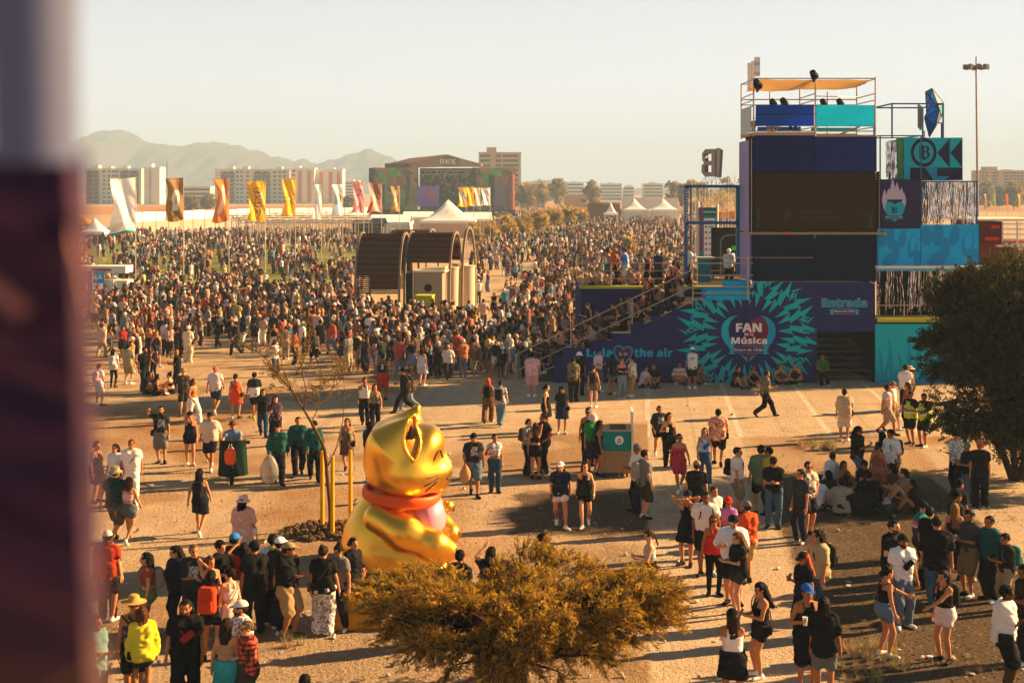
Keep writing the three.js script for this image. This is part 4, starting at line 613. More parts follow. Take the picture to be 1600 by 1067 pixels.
{   // lamp masts
  const mast = (label, x, yTop, Z, lean) => { const t = thing('lamp_mast', label, 'lamp mast', [wx(x, Z), 0, -Z]), h = wy(yTop, Z); part('pole', mat('#8d7a68', .5, .3), t, (b) => b.bar(V(lean, 0, 0), V(0, h - .3, 0), .15, .09, 8)); part('crown_ring', mat('#4a443e', .6), t, (b) => { b.box(0, h - .3, 0, 2.6, .12, .3); b.box(0, h - .3, 0, .3, .12, 2.2); b.bar(V(0, h - .4, 0), V(0, h + 1, 0), .06); }); for (let i = 0; i < 8; i++) { const a = i / 8 * Math.PI * 2; part('lamp_head', mat('#5c554c', .5), t, (b) => b.box(Math.cos(a) * 1.15, h - .1, Math.sin(a) * .9, .42, .5, .35, -a, .3)); } };
  mast('tall lamp mast with a ring of floodlights rising behind the display stack', 1526, 103, 150, .25);
}
// ---------- flags ----------
function flag(label, px, yBase, x0, yTop, yBot, paint, opts = {}) {
  const Z = gz(yBase), t = thing('banner_flag', label, 'flag', [wx(px, Z), 0, -Z], 0, opts.group), w = Math.abs(wx(px, Z) - wx(x0, Z)), dir = Math.sign(x0 - px), y1 = wy(yTop, Z), y0 = wy(yBot, Z), n = 10, m = 22;
  part('pole', mat('#b9a68c', .45, .4), t, (b) => b.bar(V(0, 0, 0), V(0, y1 + .1, 0), .05, .03, 7));
  part('top_rod', mat('#8a7a68', .5), t, (b) => b.bar(V(0, y1, 0), V(dir * w * .98, y1 - (opts.droop ?? .05) * w, 0), .025));
  const pos = [], ix = [], uv = [], ph = px * .7, ww = w * 1.12;
  for (let j = 0; j <= m; j++) for (let i = 0; i <= n; i++) {
    const u = i / n, v = j / m, nar = 1 - (opts.pinch ?? .25) * Math.sin(v * Math.PI * .85 + .35 * u), sway = (opts.sway ?? 0) * w * v * v;
    pos.push(dir * (u * w * nar) + sway * dir + .03 * w * Math.sin(v * 9 + ph) * u, y1 - (y1 - y0) * v - u * w * (opts.droop ?? .05) - .06 * w * Math.sin(u * 5 + ph) * v, w * .16 * Math.sin(u * 7 + v * 5 + ph) * (.3 + v) + w * .2 * Math.sin(v * 3.1 + ph) * u);
    uv.push(dir > 0 ? u : 1 - u, 1 - v);
  }
  for (let j = 0; j < m; j++) for (let i = 0; i < n; i++) { const a = j * (n + 1) + i; ix.push(a, a + n + 1, a + 1, a + 1, a + n + 1, a + n + 2); }
  const g = new THREE.BufferGeometry(); g.setAttribute('position', new THREE.BufferAttribute(new Float32Array(pos), 3)); g.setAttribute('uv', new THREE.BufferAttribute(new Float32Array(uv), 2)); g.setIndex(ix); g.computeVertexNormals();
  const tx = canvasTex(128, 256, paint);
  mesh('cloth', g, new THREE.MeshPhysicalMaterial({ map: tx, roughness: 1, side: THREE.DoubleSide, transmission: .6, thickness: 0, specularIntensity: .1 }), t);
}
const fillC = (c, w, h, col) => { c.fillStyle = col; c.fillRect(0, 0, w, h); };
const blot = (c, n, cols, w, h, a = 6, b = 20) => { for (let i = 0; i < n; i++) { c.fillStyle = pick(cols); c.beginPath(); c.ellipse(w * rr(.15, .85), h * rr(.1, .9), rr(a, b), rr(a, b * 1.6), rnd() * 3, 0, 7); c.fill(); } };
reseed(61);
flag('large white banner flag with a teal hem, the biggest of the flags', 211, 470, 170, 277, 364, (c, w, h) => { fillC(c, w, h, '#fbf4ef'); blot(c, 8, ['#e6d6cf', '#f5ece6'], w, h); c.fillStyle = '#2a9a8c'; c.fillRect(0, h - 10, w, 10); }, { pinch: .06, sway: -.05 });
flag('brown banner flag with a white hand shape in the middle', 286, 445, 254, 278, 344, (c, w, h) => { fillC(c, w, h, '#a8824e'); blot(c, 16, ['#8a6640', '#b8935a'], w, h); c.fillStyle = '#e9ddd0'; c.beginPath(); c.ellipse(66, 110, 34, 44, 0, 0, 7); c.fill(); c.fillRect(46, 120, 40, 70); c.fillStyle = '#6a4a2c'; c.fillRect(62, 100, 8, 50); });
flag('orange banner flag with a pale centre streak', 357, 436, 327, 279, 346, (c, w, h) => { fillC(c, w, h, '#f08c4a'); c.fillStyle = '#ffe0c4'; c.beginPath(); c.ellipse(60, 120, 24, 90, .25, 0, 7); c.fill(); c.fillStyle = '#b85a26'; c.fillRect(90, 0, 14, h); }, { pinch: .42 });
flag('yellow banner flag with a grey line drawing', 414, 430, 382, 282, 345, (c, w, h) => { fillC(c, w, h, '#ffc02e'); c.strokeStyle = '#5c5648'; c.lineWidth = 5; for (let i = 0; i < 6; i++) { c.beginPath(); c.ellipse(70, 60 + i * 30, 26, 16, i, 0, 7); c.stroke(); } blot(c, 6, ['#d6d0c4'], w, h, 4, 10); });
flag('plain golden yellow banner flag with a small eye drawing', 461, 428, 438, 279, 337, (c, w, h) => { fillC(c, w, h, '#ffc636'); c.strokeStyle = '#7a5a1a'; c.lineWidth = 5; for (let i = 0; i < 9; i++) { c.beginPath(); c.moveTo(60, 140); c.lineTo(60 + 50 * Math.cos(i * .7), 140 + 50 * Math.sin(i * .7)); c.stroke(); } c.fillStyle = '#f0e2c0'; c.beginPath(); c.ellipse(60, 140, 16, 12, 0, 0, 7); c.fill(); });
flag('slim white banner flag curling in beside the golden flag', 502, 420, 486, 287, 341, (c, w, h) => { fillC(c, w, h, '#fbf8f6'); blot(c, 5, ['#c9d6dc'], w, h); }, { pinch: .4 });
flag('white banner flag with blue patch and yellow oval', 535, 414, 516, 287, 337, (c, w, h) => { fillC(c, w, h, '#f8f8f8'); c.fillStyle = '#9cc0d4'; c.fillRect(0, 20, 60, 140); c.fillStyle = '#e0b050'; c.beginPath(); c.ellipse(90, 110, 20, 34, 0, 0, 7); c.fill(); }, { pinch: .3 });
flag('pink banner flag with a salmon figure', 568, 408, 548, 284, 332, (c, w, h) => { fillC(c, w, h, '#f2a6ac'); blot(c, 9, ['#d9956c', '#cf6f80', '#efd0c8'], w, h); });
flag('pink and brown striped banner flag', 596, 405, 572, 286, 331, (c, w, h) => { fillC(c, w, h, '#f0a0a6'); c.fillStyle = '#8c6c42'; c.beginPath(); c.moveTo(50, 0); c.lineTo(128, 0); c.lineTo(110, 200); c.lineTo(60, 120); c.fill(); c.fillStyle = '#ecc79a'; c.fillRect(30, 100, 22, 130); c.fillRect(80, 150, 22, 100); c.fillStyle = '#c2454e'; c.fillRect(0, 160, 28, 96); });
flag('cream and brown patterned banner flag before the stage wall', 624, 402, 609, 290, 331, (c, w, h) => { fillC(c, w, h, '#b08c62'); blot(c, 16, ['#efe2cc', '#e2cfae', '#d8a850'], w, h, 8, 22); });
flag('yellow and white banner flag, first of the four by the stage', 729, 392, 714, 292, 323, (c, w, h) => { fillC(c, w, h, '#ffca4c'); c.fillStyle = '#e6e2dc'; c.fillRect(24, 40, 70, 150); blot(c, 5, ['#a8bcc8'], w, h); });
flag('plain yellow banner flag, second of the four by the stage', 740, 391, 728, 292, 322, (c, w, h) => { fillC(c, w, h, '#ffc23a'); blot(c, 5, ['#6a5a34'], w, h, 4, 10); });
flag('pale pink banner flag, third of the four by the stage', 750, 390, 739, 293, 322, (c, w, h) => { fillC(c, w, h, '#f8ccc6'); blot(c, 8, ['#efe0da', '#cf7a80'], w, h); });
flag('white banner flag with faint colours, last of the four by the stage', 766, 388, 750, 293, 321, (c, w, h) => { fillC(c, w, h, '#f8f4f0'); blot(c, 9, ['#e2a850', '#9cb8c8', '#d8888a'], w, h); });
for (const [x, c, l] of [[1538, '#c23a3a', 'red and white striped feather flag on the tree line'], [1553, '#7aa05a', 'small green feather flag on the tree line'], [1572, '#e0662a', 'orange feather flag beyond the container bar'], [1591, '#e8c82a', 'yellow feather flag beyond the container bar']]) flag(l, x + 4, 372, x, 303, 322, (q, w, h) => { fillC(q, w, h, c); if (x < 1540) { q.fillStyle = '#e8dcd4'; for (let i = 0; i < 6; i++) q.fillRect(0, i * 44, w, 20); } }, { pinch: .5 });
reseed(62); for (let i = 0; i < 17; i++) { const Z = rr(100, 130), x = 1082 + i * 5.2 + rr(-1, 1), y = rr(272, 300); tag(part('flag_pole', mat('#c2ad8e', .5, .3), null, (b) => b.bar(V(wx(x, Z), 0, -Z), V(wx(x, Z), wy(y, Z), -Z), .03)), 'thin bare pole in the row seen through the blue frame', 'pole', 'bare poles behind the blue frame'); }
// ---------- golden cat statue ----------
{
  const Z = 30.9, s = Z / F, o = at(636, 880, Z); o.y = 0;
  const t = thing('cat_statue', 'giant golden lucky cat statue with orange collar facing the plaza', 'statue', o, Math.PI / 2);
  // local axes: the cat faces +z (turned to the right of the picture)
  const P = (x, y, dx = 0) => V(dx, CH - (y - HY) * s, (x - 636) * s);       // profile pixel -> local y, z
  const gold = new THREE.MeshPhysicalMaterial({ color: new THREE.Color().setRGB(.95, .49, .05), metalness: 1, roughness: .34 });
  const scl = (p, c, q) => V(c.x + (p.x - c.x) * q[0], c.y + (p.y - c.y) * q[1], c.z + (p.z - c.z) * q[2]);
  const ell = (c, r) => (x, y, z) => { const a = (x - c.x) / r.x, b = (y - c.y) / r.y, d = (z - c.z) / r.z, k = Math.hypot(a, b, d); return (k - 1) * Math.min(r.x, r.y, r.z) * (k < 1 ? 1 : 1); };
  const hc = P(627, 717), head = [];
  const cran = ell(hc, V(1.0, .86, .84)), cheek = ell(P(640, 738), V(1.02, .56, .74)), muz = ell(P(682, 735), V(.42, .30, .34)), nose = capsule(P(672, 700), P(700, 723), .16, .055, .1), brow = ell(P(672, 690), V(.62, .36, .30)), lipU = ell(P(697, 731), V(.22, .12, .12)), chin = ell(P(681, 756), V(.34, .16, .26));
  const nf = field([nose]);
  const eye = (x, y, z) => Math.min(ell(V(.42, P(684, 706).y, P(684, 706).z), V(.17, .055, .09))(x, y, z), ell(V(-.42, P(684, 706).y, P(684, 706).z), V(.17, .055, .09))(x, y, z));
  let f = (x, y, z) => { let d = smin(cran(x, y, z), cheek(x, y, z), .25); d = smin(d, muz(x, y, z), .22); d = smin(d, brow(x, y, z), .25); d = smin(d, nf(x, y, z), .12); d = smin(d, lipU(x, y, z), .06); d = smin(d, chin(x, y, z), .15); return d; };
  const earF = [1, -1].map((sd) => {
    const base = P(612, 690, sd * .50), tip = P(649, 650, sd * .62), ef = field([capsule(base, tip, .50, .14, .1)]), c0 = P(648, 0).z, n = V(sd * .5, 0, .866), pl = (x, y, z) => (x - sd * .62) * n.x + (z - c0) * n.z;
    const hol = field([capsule(V(sd * .62, P(0, 686).y, c0).addScaledVector(n, .12), V(tip.x, tip.y - .03, c0).addScaledVector(n, .03), .30, .085, .1)]);
    return { shell: (x, y, z) => Math.max(ef(x, y, z), pl(x, y, z)), hol, c0 };
  });
  const fh = (x, y, z) => { const e = earF[x > 0 ? 0 : 1]; return smin(f(x, y, z), e.shell(x, y, z), .22); };
  mesh('head', net(fh, V(-1.3, hc.y - 1.1, hc.z - 1.1), V(1.3, hc.y + 1.35, P(715, 720).z + .2), .03), gold, t);
  for (const sd of [1, -1]) {
    const n = V(sd * .62, .05, .78).normalize(), tx = V(sd * .78, 0, -.62), out = (p, d) => { for (let i = 0; i < 60 && fh(p.x, p.y, p.z) < d; i++) p.addScaledVector(n, .012); return p; };
    const leaf = (u, v, d) => { const w = .19 * Math.pow(Math.sin(Math.PI * Math.min(1, .06 + v * .94)), .75), c = V(sd * (.60 + .20 * v), P(0, 642 + 66 * v).y, earF[0].c0 - .10 - .06 * v); return out(c.addScaledVector(tx, -u * w), d); };
    const pos = [], ix = [], R = 16, Q = 8; for (let j = 0; j <= R; j++) for (let i = 0; i <= Q; i++) { const p = leaf(i / Q * 2 - 1, j / R, .012); pos.push(p.x, p.y, p.z); }
    for (let j = 0; j < R; j++) for (let i = 0; i < Q; i++) { const a = j * (Q + 1) + i; ix.push(a, a + 1, a + Q + 2, a, a + Q + 2, a + Q + 1); }
    const g = new THREE.BufferGeometry(); g.setAttribute('position', new THREE.BufferAttribute(new Float32Array(pos), 3)); g.setIndex(ix); g.computeVertexNormals(); mesh('inner_ear', g, mat('#b8760c', .5, .5, { side: THREE.DoubleSide }), t);  // flush plate; its darker amber puts the shade of an ear hollow into the colour
    part('ear_rim', gold, t, (b) => { const pts = []; for (let j = 0; j <= 14; j++) pts.push(leaf(1, j / 14, .02)); for (let j = 13; j >= 1; j--) pts.push(leaf(-1, j / 14, .02)); b.add(new THREE.TubeGeometry(new THREE.CatmullRomCurve3(pts, true), 60, .042, 7, true)); });
    part('ear_tuft', mat('#2c1e0a', .7), t, (b) => { for (let k = 0; k < 4; k++) { const u = -.55 + k * .36, q0 = leaf(u - .25, .52 - .05 * (k % 2), .03), q1 = leaf(u + .25, .52 - .05 * (k % 2), .03), q2 = leaf(u * .4, .16, .03); const tg = new THREE.BufferGeometry().setFromPoints([q0, q1, q2, q0, q2, q1]); tg.computeVertexNormals(); b.add(tg); } });
  }
  // body
  const yN = P(0, 772).y, bodyPr = [capsule(P(610, 850), P(614, 775), 1.02, .62, .3), capsule(P(612, 872), P(606, 840), 1.08, .95, .3), capsule(P(650, 868, .45), P(672, 885, .5), .62, .5, .3), capsule(P(650, 868, -.45), P(672, 885, -.5), .62, .5, .3)], bf = field(bodyPr);
  mesh('body', net((x, y, z) => Math.max(bf(x, y, z) + 0, -(y - 0), y - yN - .02), V(-1.6, -.05, -1.6), V(1.6, yN + .2, 1.6), .045), gold, t);
  // arms reach forward along each flank to the paws
  for (const sd of [1, -1]) {
    const A = [P(596, 800, sd * .66), P(636, 818, sd * .92), P(680, 836, sd * .92), P(699, 847, sd * .74)], pr = [capsule(A[0], A[1], .34, .36, .2), capsule(A[1], A[2], .36, .30, .2), capsule(A[2], A[3], .30, .26, .2)], af = field(pr), [lo, hi] = bounds(pr, .1);
    mesh('arm', net(af, lo, hi, .04), gold, t);
    const ln = []; for (let k = 0; k < 3; k++) ln.push(V(A[3].x + sd * (-.12 + k * .12), A[3].y + .1, A[3].z + .22)); part('paw_line', mat('#5a3a08', .5), t, (b) => { for (const q of ln) b.bar(q, V(q.x, q.y - .16, q.z + .05), .012); });
  }
  // collar, bib, bell, whiskers, face lines
  const cg = new THREE.TorusGeometry(.815, .055, 12, 56); cg.scale(1.06, 1, 2.3); cg.rotateX(Math.PI / 2);
  const col = mesh('collar', cg, mat('#dd4f06', .5), t); col.position.copy(P(627, 772)); col.rotation.x = .10;
  const bibF = ell(P(668, 805), V(.68, .50, .42)); mesh('bib', net((x, y, z) => Math.max(bibF(x, y, z), -(z - P(640, 800).z), y - P(0, 778).y), V(-.9, P(0, 850).y, -.2), V(.9, P(0, 770).y, 1.4), .035), mat('#c98aa0', .4), t);
  const bell = thing; { const bp = P(698, 791); const bg = net((x, y, z) => Math.max(ell(bp, V(.16, .15, .16))(x, y, z), -Math.max(Math.abs(x - bp.x) - .015, -(z - bp.z) - .2, y - bp.y)), bp.clone().addScalar(-.25), bp.clone().addScalar(.25), .022); mesh('bell', bg, gold, t); part('bell_slot', mat('#3a2a08', .6), t, (b) => b.box(bp.x, bp.y - .05, bp.z + .15, .05, .12, .03)); }
  const blk = mat('#1c1206', .5), onHead = (y, x0, z0) => { const dirn = V(x0, 0, z0).normalize(); let lo = 0, hi = 2.2; for (let i = 0; i < 24; i++) { const m = (lo + hi) / 2; (f(dirn.x * m, y, dirn.z * m + hc.z) < 0) ? lo = m : hi = m; } return V(dirn.x * lo, y, dirn.z * lo + hc.z).multiply(V(1.008, 1, 1)); };
  part('whisker', blk, t, (b) => { for (const sd of [1, -1]) for (const [ya, yb, a0, a1] of [[733, 735, .62, .95], [738, 747, .60, 1.0], [744, 757, .62, .92]]) { const pts = []; for (let k = 0; k <= 5; k++) { const a = a0 + (a1 - a0) * k / 5; pts.push(onHead(P(0, ya + (yb - ya) * k / 5).y, sd * Math.sin(a), Math.cos(a))); } b.tube(pts, .014, 8, 5); } });
  part('eye_line', blk, t, (b) => { for (const sd of [1, -1]) { const pts = []; for (let k = 0; k <= 8; k++) { const a = .30 + .40 * k / 8; pts.push(onHead(P(0, 711 - 14 * Math.sin(Math.PI * k / 8)).y, sd * Math.sin(a), Math.cos(a))); } b.tube(pts, .02, 10, 5); } });
  part('mouth_line', blk, t, (b) => { for (const sd of [1, -1]) { const pts = []; for (let k = 0; k <= 6; k++) { const a = .02 + .30 * k / 6; pts.push(onHead(P(0, 738 + 8 * Math.sin(Math.PI * k / 7)).y, sd * Math.sin(a), Math.cos(a))); } b.tube(pts, .014, 8, 5); } });
  mesh('nose_tip', net(ell(P(703, 723), V(.10, .055, .07)), P(690, 740, -.2), P(712, 710, .2), .02), mat('#7a4a14', .4), t);
}
// ---------- slatted barrel shelters ----------
function shelter(label, X0, X1, Z, D, H, opts = {}) {
  const t = thing('barrel_shelter', label, 'shelter', [(X0 + X1) / 2, 0, -Z], opts.turn ?? 0), w = X1 - X0, wood = [mat('#4a2c18', .8), mat('#5c381e', .8), mat('#3c2412', .8)], pale = mat('#7d6c58', .75);
  const prof = (a) => { const y = H * Math.pow(Math.max(0, Math.sin(a)), .62), z = D / 2 * Math.cos(a); return [z * (1 + .0 * y), y]; };   // a: 0 near foot, pi far foot
  for (const x of opts.arches ?? [-w / 2, w / 2]) part('arch_rib', pale, t, (b) => { const pts = []; for (let k = 0; k <= 28; k++) { const [z, y] = prof(Math.PI * k / 28); pts.push(V(x, y, z)); } for (let k = 0; k < 28; k++) b.beam(pts[k], pts[k + 1].clone().lerp(pts[k], -.04), .13, .16); });
  const n = opts.slats ?? 27; for (const side of [0, 1]) for (let i = 0; i < n; i++) {
    const yy = (opts.y0 ?? .32) + (1 - (opts.y0 ?? .32)) * (i + .5) / n; const a = Math.asin(Math.min(1, Math.pow(yy, 1 / .62))), A = side ? Math.PI - a : a, [z, y] = prof(A), [z2, y2] = prof(A + .01); if (side && i > n - 2) continue;
    const tilt = Math.atan2(y2 - y, z2 - z); part('slat', wood[(i * 7 + side) % 3], t, (b) => b.box(0, y, z, w - .12, .04, yy > (opts.tight ?? 2) ? .125 : .085, 0, -tilt + .35, 0));
  }
  return t;
}
{
  const Z = 88, s = Z / F;
  const s1 = shelter('dark brown slatted barrel shelter with a pale arch end', wx(566, Z), wx(634, Z), Z, 4.6, wy(364, Z), { slats: 30, y0: .33, tight: .52, turn: -.10 });
  const s2 = shelter('dark slatted barrel canopy over the round holed kiosk', wx(641, Z + .5), wx(712, Z + .5), Z + 1.5, 4.2, wy(363, Z + 1), { slats: 17, y0: .66, tight: .6, turn: -.16 });
  const s3 = shelter('pale bare arch frames standing right of the kiosk canopy', wx(722, Z + 3), wx(735, Z + 3), Z + 3, 3.6, wy(355, Z + 3), { slats: 0, arches: [.18], turn: -.22 });
  shelter('low brown barrel roof far behind the two slatted shelters', wx(612, 118), wx(676, 118), 118, 5, wy(358, 118), { slats: 20, y0: .45, tight: .4, turn: -.15 });
  const k = thing('kiosk', 'grey box kiosk with a round dark hole in the front', 'kiosk', [wx(671, Z - 2.2), 0, -Z + 1.2], -.12);
  part('wall', mat('#8f8070', .85), k, (b) => b.rbox(0, 1.55, 0, 1.75, 3.1, 1.6, .03)); part('roof', mat('#cdbda6', .8), k, (b) => { b.box(.05, 3.16, 0, 2.0, .12, 1.9); b.box(.3, 3.3, -.2, 1.4, .14, 1.2, 0, 0, .08); });
  { const g = new THREE.CylinderGeometry(.24, .24, .08, 24); g.rotateX(Math.PI / 2); const o = mesh('round_hole', g, mat('#0c0a08', .9), k); o.position.set(0, 2.15, .79); }
  part('side_pier', mat('#17130f', .9), k, (b) => b.box(-1.2, 1.5, .1, .5, 3, .9)); part('door_frame', mat('#c4ad90', .6), k, (b) => { b.box(-.92, 1.6, .84, .07, 3.2, .07); });
  for (const [x, z, r, h] of [[703, -1.2, .5, 3.15], [727, -2.2, .55, 3.2], [716, -3.0, .5, 3.3]]) tag(part('concrete_cylinder', mat('#c9b394', .85), null, (b) => { b.add(new THREE.CylinderGeometry(r, r, h, 24), M4().setPosition(wx(x, Z), h / 2, -Z - z * -1 - 0)); b.add(new THREE.CylinderGeometry(r + .04, r + .04, .1, 24), M4().setPosition(wx(x, Z), h + .051, -Z + z)); }), ['beige column drum just right of the kiosk', 'beige column drum furthest right of the kiosk', 'beige column drum between the other two drums'][x === 703 ? 0 : x === 727 ? 1 : 2], 'column');
  const y = thing('lime_box', 'lime green box counter in front of the round holed kiosk', 'counter', [wx(664, 84), 0, -84], -.12);
  part('body', mat('#a3a012', .6), y, (b) => b.rbox(0, .91, 0, 1.0, 1.82, .9, .04)); part('top_cap', mat('#c2bc30', .6), y, (b) => b.rbox(0, 1.85, 0, 1.06, .06, .96, .02)); part('keypad', mat('#2c2a10', .6), y, (b) => b.box(.505, 1.3, .1, .02, .2, .16));
  const r = thing('crowd_barrier', 'steel crowd barrier standing before the kiosk', 'barrier', [wx(660, 82), 0, -82]);
  part('rail', C.steel, r, (b) => { for (const [a, c] of [[-2.2, -.4], [-.2, 1.7], [1.9, 3.6]]) { for (const h of [.2, 1.1]) b.bar(V(a, h, 0), V(c, h, 0), .025); for (let x = a; x <= c; x += .15) b.bar(V(x, .2, 0), V(x, 1.1, 0), .01); } });
}
// ---------- blue ticket kiosk at the left ----------
{
  const Z = gz(478), t = thing('info_kiosk', 'blue and white ticket kiosk with lettered boards on the lawn', 'kiosk', [wx(150, Z), 0, -Z]);
  const tx = canvasTex(128, 256, (c, w, h) => { fillC(c, w, h, '#2a8ac4'); c.fillStyle = '#e4eef2'; c.fillRect(6, 96, w - 12, 44); c.font = 'bold 44px sans-serif'; c.fillText('SALA', 12, 64); c.fillStyle = '#2a8ac4'; c.font = 'bold 22px sans-serif'; c.fillText('ENTRA', 18, 126); c.fillStyle = '#e4eef2'; c.font = 'bold 60px sans-serif'; c.fillText('15', 24, 214); });
  worldPart('front_board', texMat(tx, .7), t, (b) => b.box(wx(153, Z), 1.35, -Z + .9, 1.25, 2.3, .1, .35));
  worldPart('side_board', mat('#5a5470', .7), t, (b) => b.box(wx(136, Z), 1.35, -Z + 1.0, 1.4, 2.3, .1, -.2)); worldPart('counter', mat('#d6ccc2', .7), t, (b) => { b.rbox(wx(166, Z), .9, -Z - .6, 3.0, 1.8, 1.6, .05); b.rbox(wx(160, Z), 2.55, -Z - .6, 3.4, .5, 1.9, .04); }); worldPart('red_print', mat('#c8452e', .7), t, (b) => b.box(wx(160, Z), 2.55, -Z + .36, 1.4, .18, .02)); worldPart('print_leg', mat('#c9bfb6', .6), t, (b) => { for (const x of [130, 178]) b.bar(V(wx(x, Z), 0, -Z + .3), V(wx(x, Z), 2.4, -Z + .3), .05); });
}
// ---------- recycling station ----------
{
  const p = gp(962, 742), t = thing('recycling_station', 'teal and cork recycling station with white round emblem and tall back board', 'recycling bin', p, -.06);
  part('lower_box', (() => { reseed(8); const tx = canvasTex(256, 256, (c, w, h) => { fillC(c, w, h, '#8a7350'); for (let i = 0; i < 5000; i++) { c.fillStyle = pick(['#6a5434', '#a58c64', '#4e3c24', '#bfa67c']); c.fillRect(rnd() * w, rnd() * h, rr(1, 5), rr(1, 3)); } }); return texMat(tx, .9); })(), t, (b) => b.rbox(0, .44, 0, .84, .64, .7, .02));
  part('teal_box', mat('#0e7a78', .6), t, (b) => b.rbox(0, 1.03, .01, .86, .54, .72, .02));
  { const g = new THREE.CylinderGeometry(.125, .125, .012, 32); g.rotateX(Math.PI / 2); mesh('emblem', g, mat('#dfe6e2', .6), t).position.set(.1, 1.06, .374); part('emblem_mark', mat('#a23a2c', .6), t, (b) => { b.beam(V(.05, 1.0, .384), V(.1, 1.12, .384), .024, .01); b.beam(V(.15, 1.0, .385), V(.1, 1.12, .385), .024, .01); b.box(.1, 1.0, .386, .11, .022, .01); }); }
  part('top_board', mat('#b59c78', .8), t, (b) => b.rbox(0, 1.34, -.02, .9, .05, .74, .02, 0, .12));
  for (let i = 0; i < 3; i++) part('slot', mat('#1c1812', .9), t, (b) => b.box(.06, 1.374 + i * .022 - .02, .14 - i * .17, .46, .012, .07, 0, .12));
  part('back_board', mat('#d8cfc0', .8), t, (b) => b.box(.47, 1.0, -.1, .05, 1.75, 1.0)); part('board_edge', mat('#0e7a78', .7), t, (b) => b.box(.500, .9, -.1, .012, 1.0, .9));
  part('wheel', mat('#1a1816', .8), t, (b) => { for (const x of [-.32, .32]) for (const z of [-.25, .28]) { const g = new THREE.CylinderGeometry(.06, .06, .05, 12); g.rotateZ(Math.PI / 2); b.add(g, M4().setPosition(x, .06, z)); } });
}
// ---------- yellow seat cube, sapling posts, stone ring ----------
{ const p = gp(552, 984), t = thing('seat_cube', 'yellow seat cube half hidden by the acacia bush', 'seat', [p.x, 0, p.z - .3], .1); part('body', mat('#b87d0e', .6), t, (b) => b.rbox(0, .3, 0, 1.0, .6, .8, .05)); part('plinth', mat('#6a4a12', .7), t, (b) => b.box(0, .015, 0, .94, .03, .74)); }
for (const [x, y, h, l] of [[503, 828, 1.85, 'yellow wooden stake left of the thin sapling trunk'], [519, 838, 1.85, 'yellow wooden stake nearest in front of the sapling trunk'], [547, 834, 1.95, 'yellow wooden stake nearest the golden cat']]) { const p = gp(x, y), t = thing('tree_stake', l, 'stake', p); part('pole', mat('#e09a10', .6), t, (b) => b.bar(V(0, 0, 0), V(0, h, 0), .052, .047, 10)); part('cap', mat('#c98a18', .7), t, (b) => b.add(new THREE.SphereGeometry(.05, 10, 6), M4().setPosition(0, h, 0))); }
{ reseed(14); const c = gp(512, 832), b = new MB(); for (let i = 0; i < 260; i++) { const a = rnd() * 7, r = i < 150 ? rr(.62, .95) : rr(0, .7), s = rr(.03, .085), g = new THREE.IcosahedronGeometry(s, 1), po = g.attributes.position; for (let k = 0; k < po.count; k++) { const q = 1 + .5 * noise(po.getX(k) * 18 + i, po.getY(k) * 18, po.getZ(k) * 18); po.setXYZ(k, po.getX(k) * q, po.getY(k) * q * .8, po.getZ(k) * q); } g.computeVertexNormals(); b.add(g, M4().makeRotationY(rnd() * 6).setPosition(c.x + Math.cos(a) * r * 1.15, s * .5 + .02 + .12 * (1 - r) * rnd(), c.z + Math.sin(a) * r)); } tag(b.build('stone_ring', mat('#5a4530', .95), null), 'ring of dark broken stones around the sapling', 'stones', null, 'stuff'); }
{ const p = gp(1447, 1030), t = thing('drink_bottle', 'white and red drink bottle lying on the dark chippings', 'bottle', [p.x, .035, p.z], .25); { const g = new THREE.CylinderGeometry(.034, .034, .17, 14); g.rotateZ(Math.PI / 2); mesh('bottle_body', g, mat('#d8d0c6', .35), t); const l = new THREE.CylinderGeometry(.0352, .0352, .06, 14); l.rotateZ(Math.PI / 2); mesh('wrapper', l, mat('#b8321e', .5), t); const c = new THREE.CylinderGeometry(.014, .03, .06, 12); c.rotateZ(-Math.PI / 2); mesh('neck', c, mat('#d8d0c6', .35), t).position.x = .112; } }
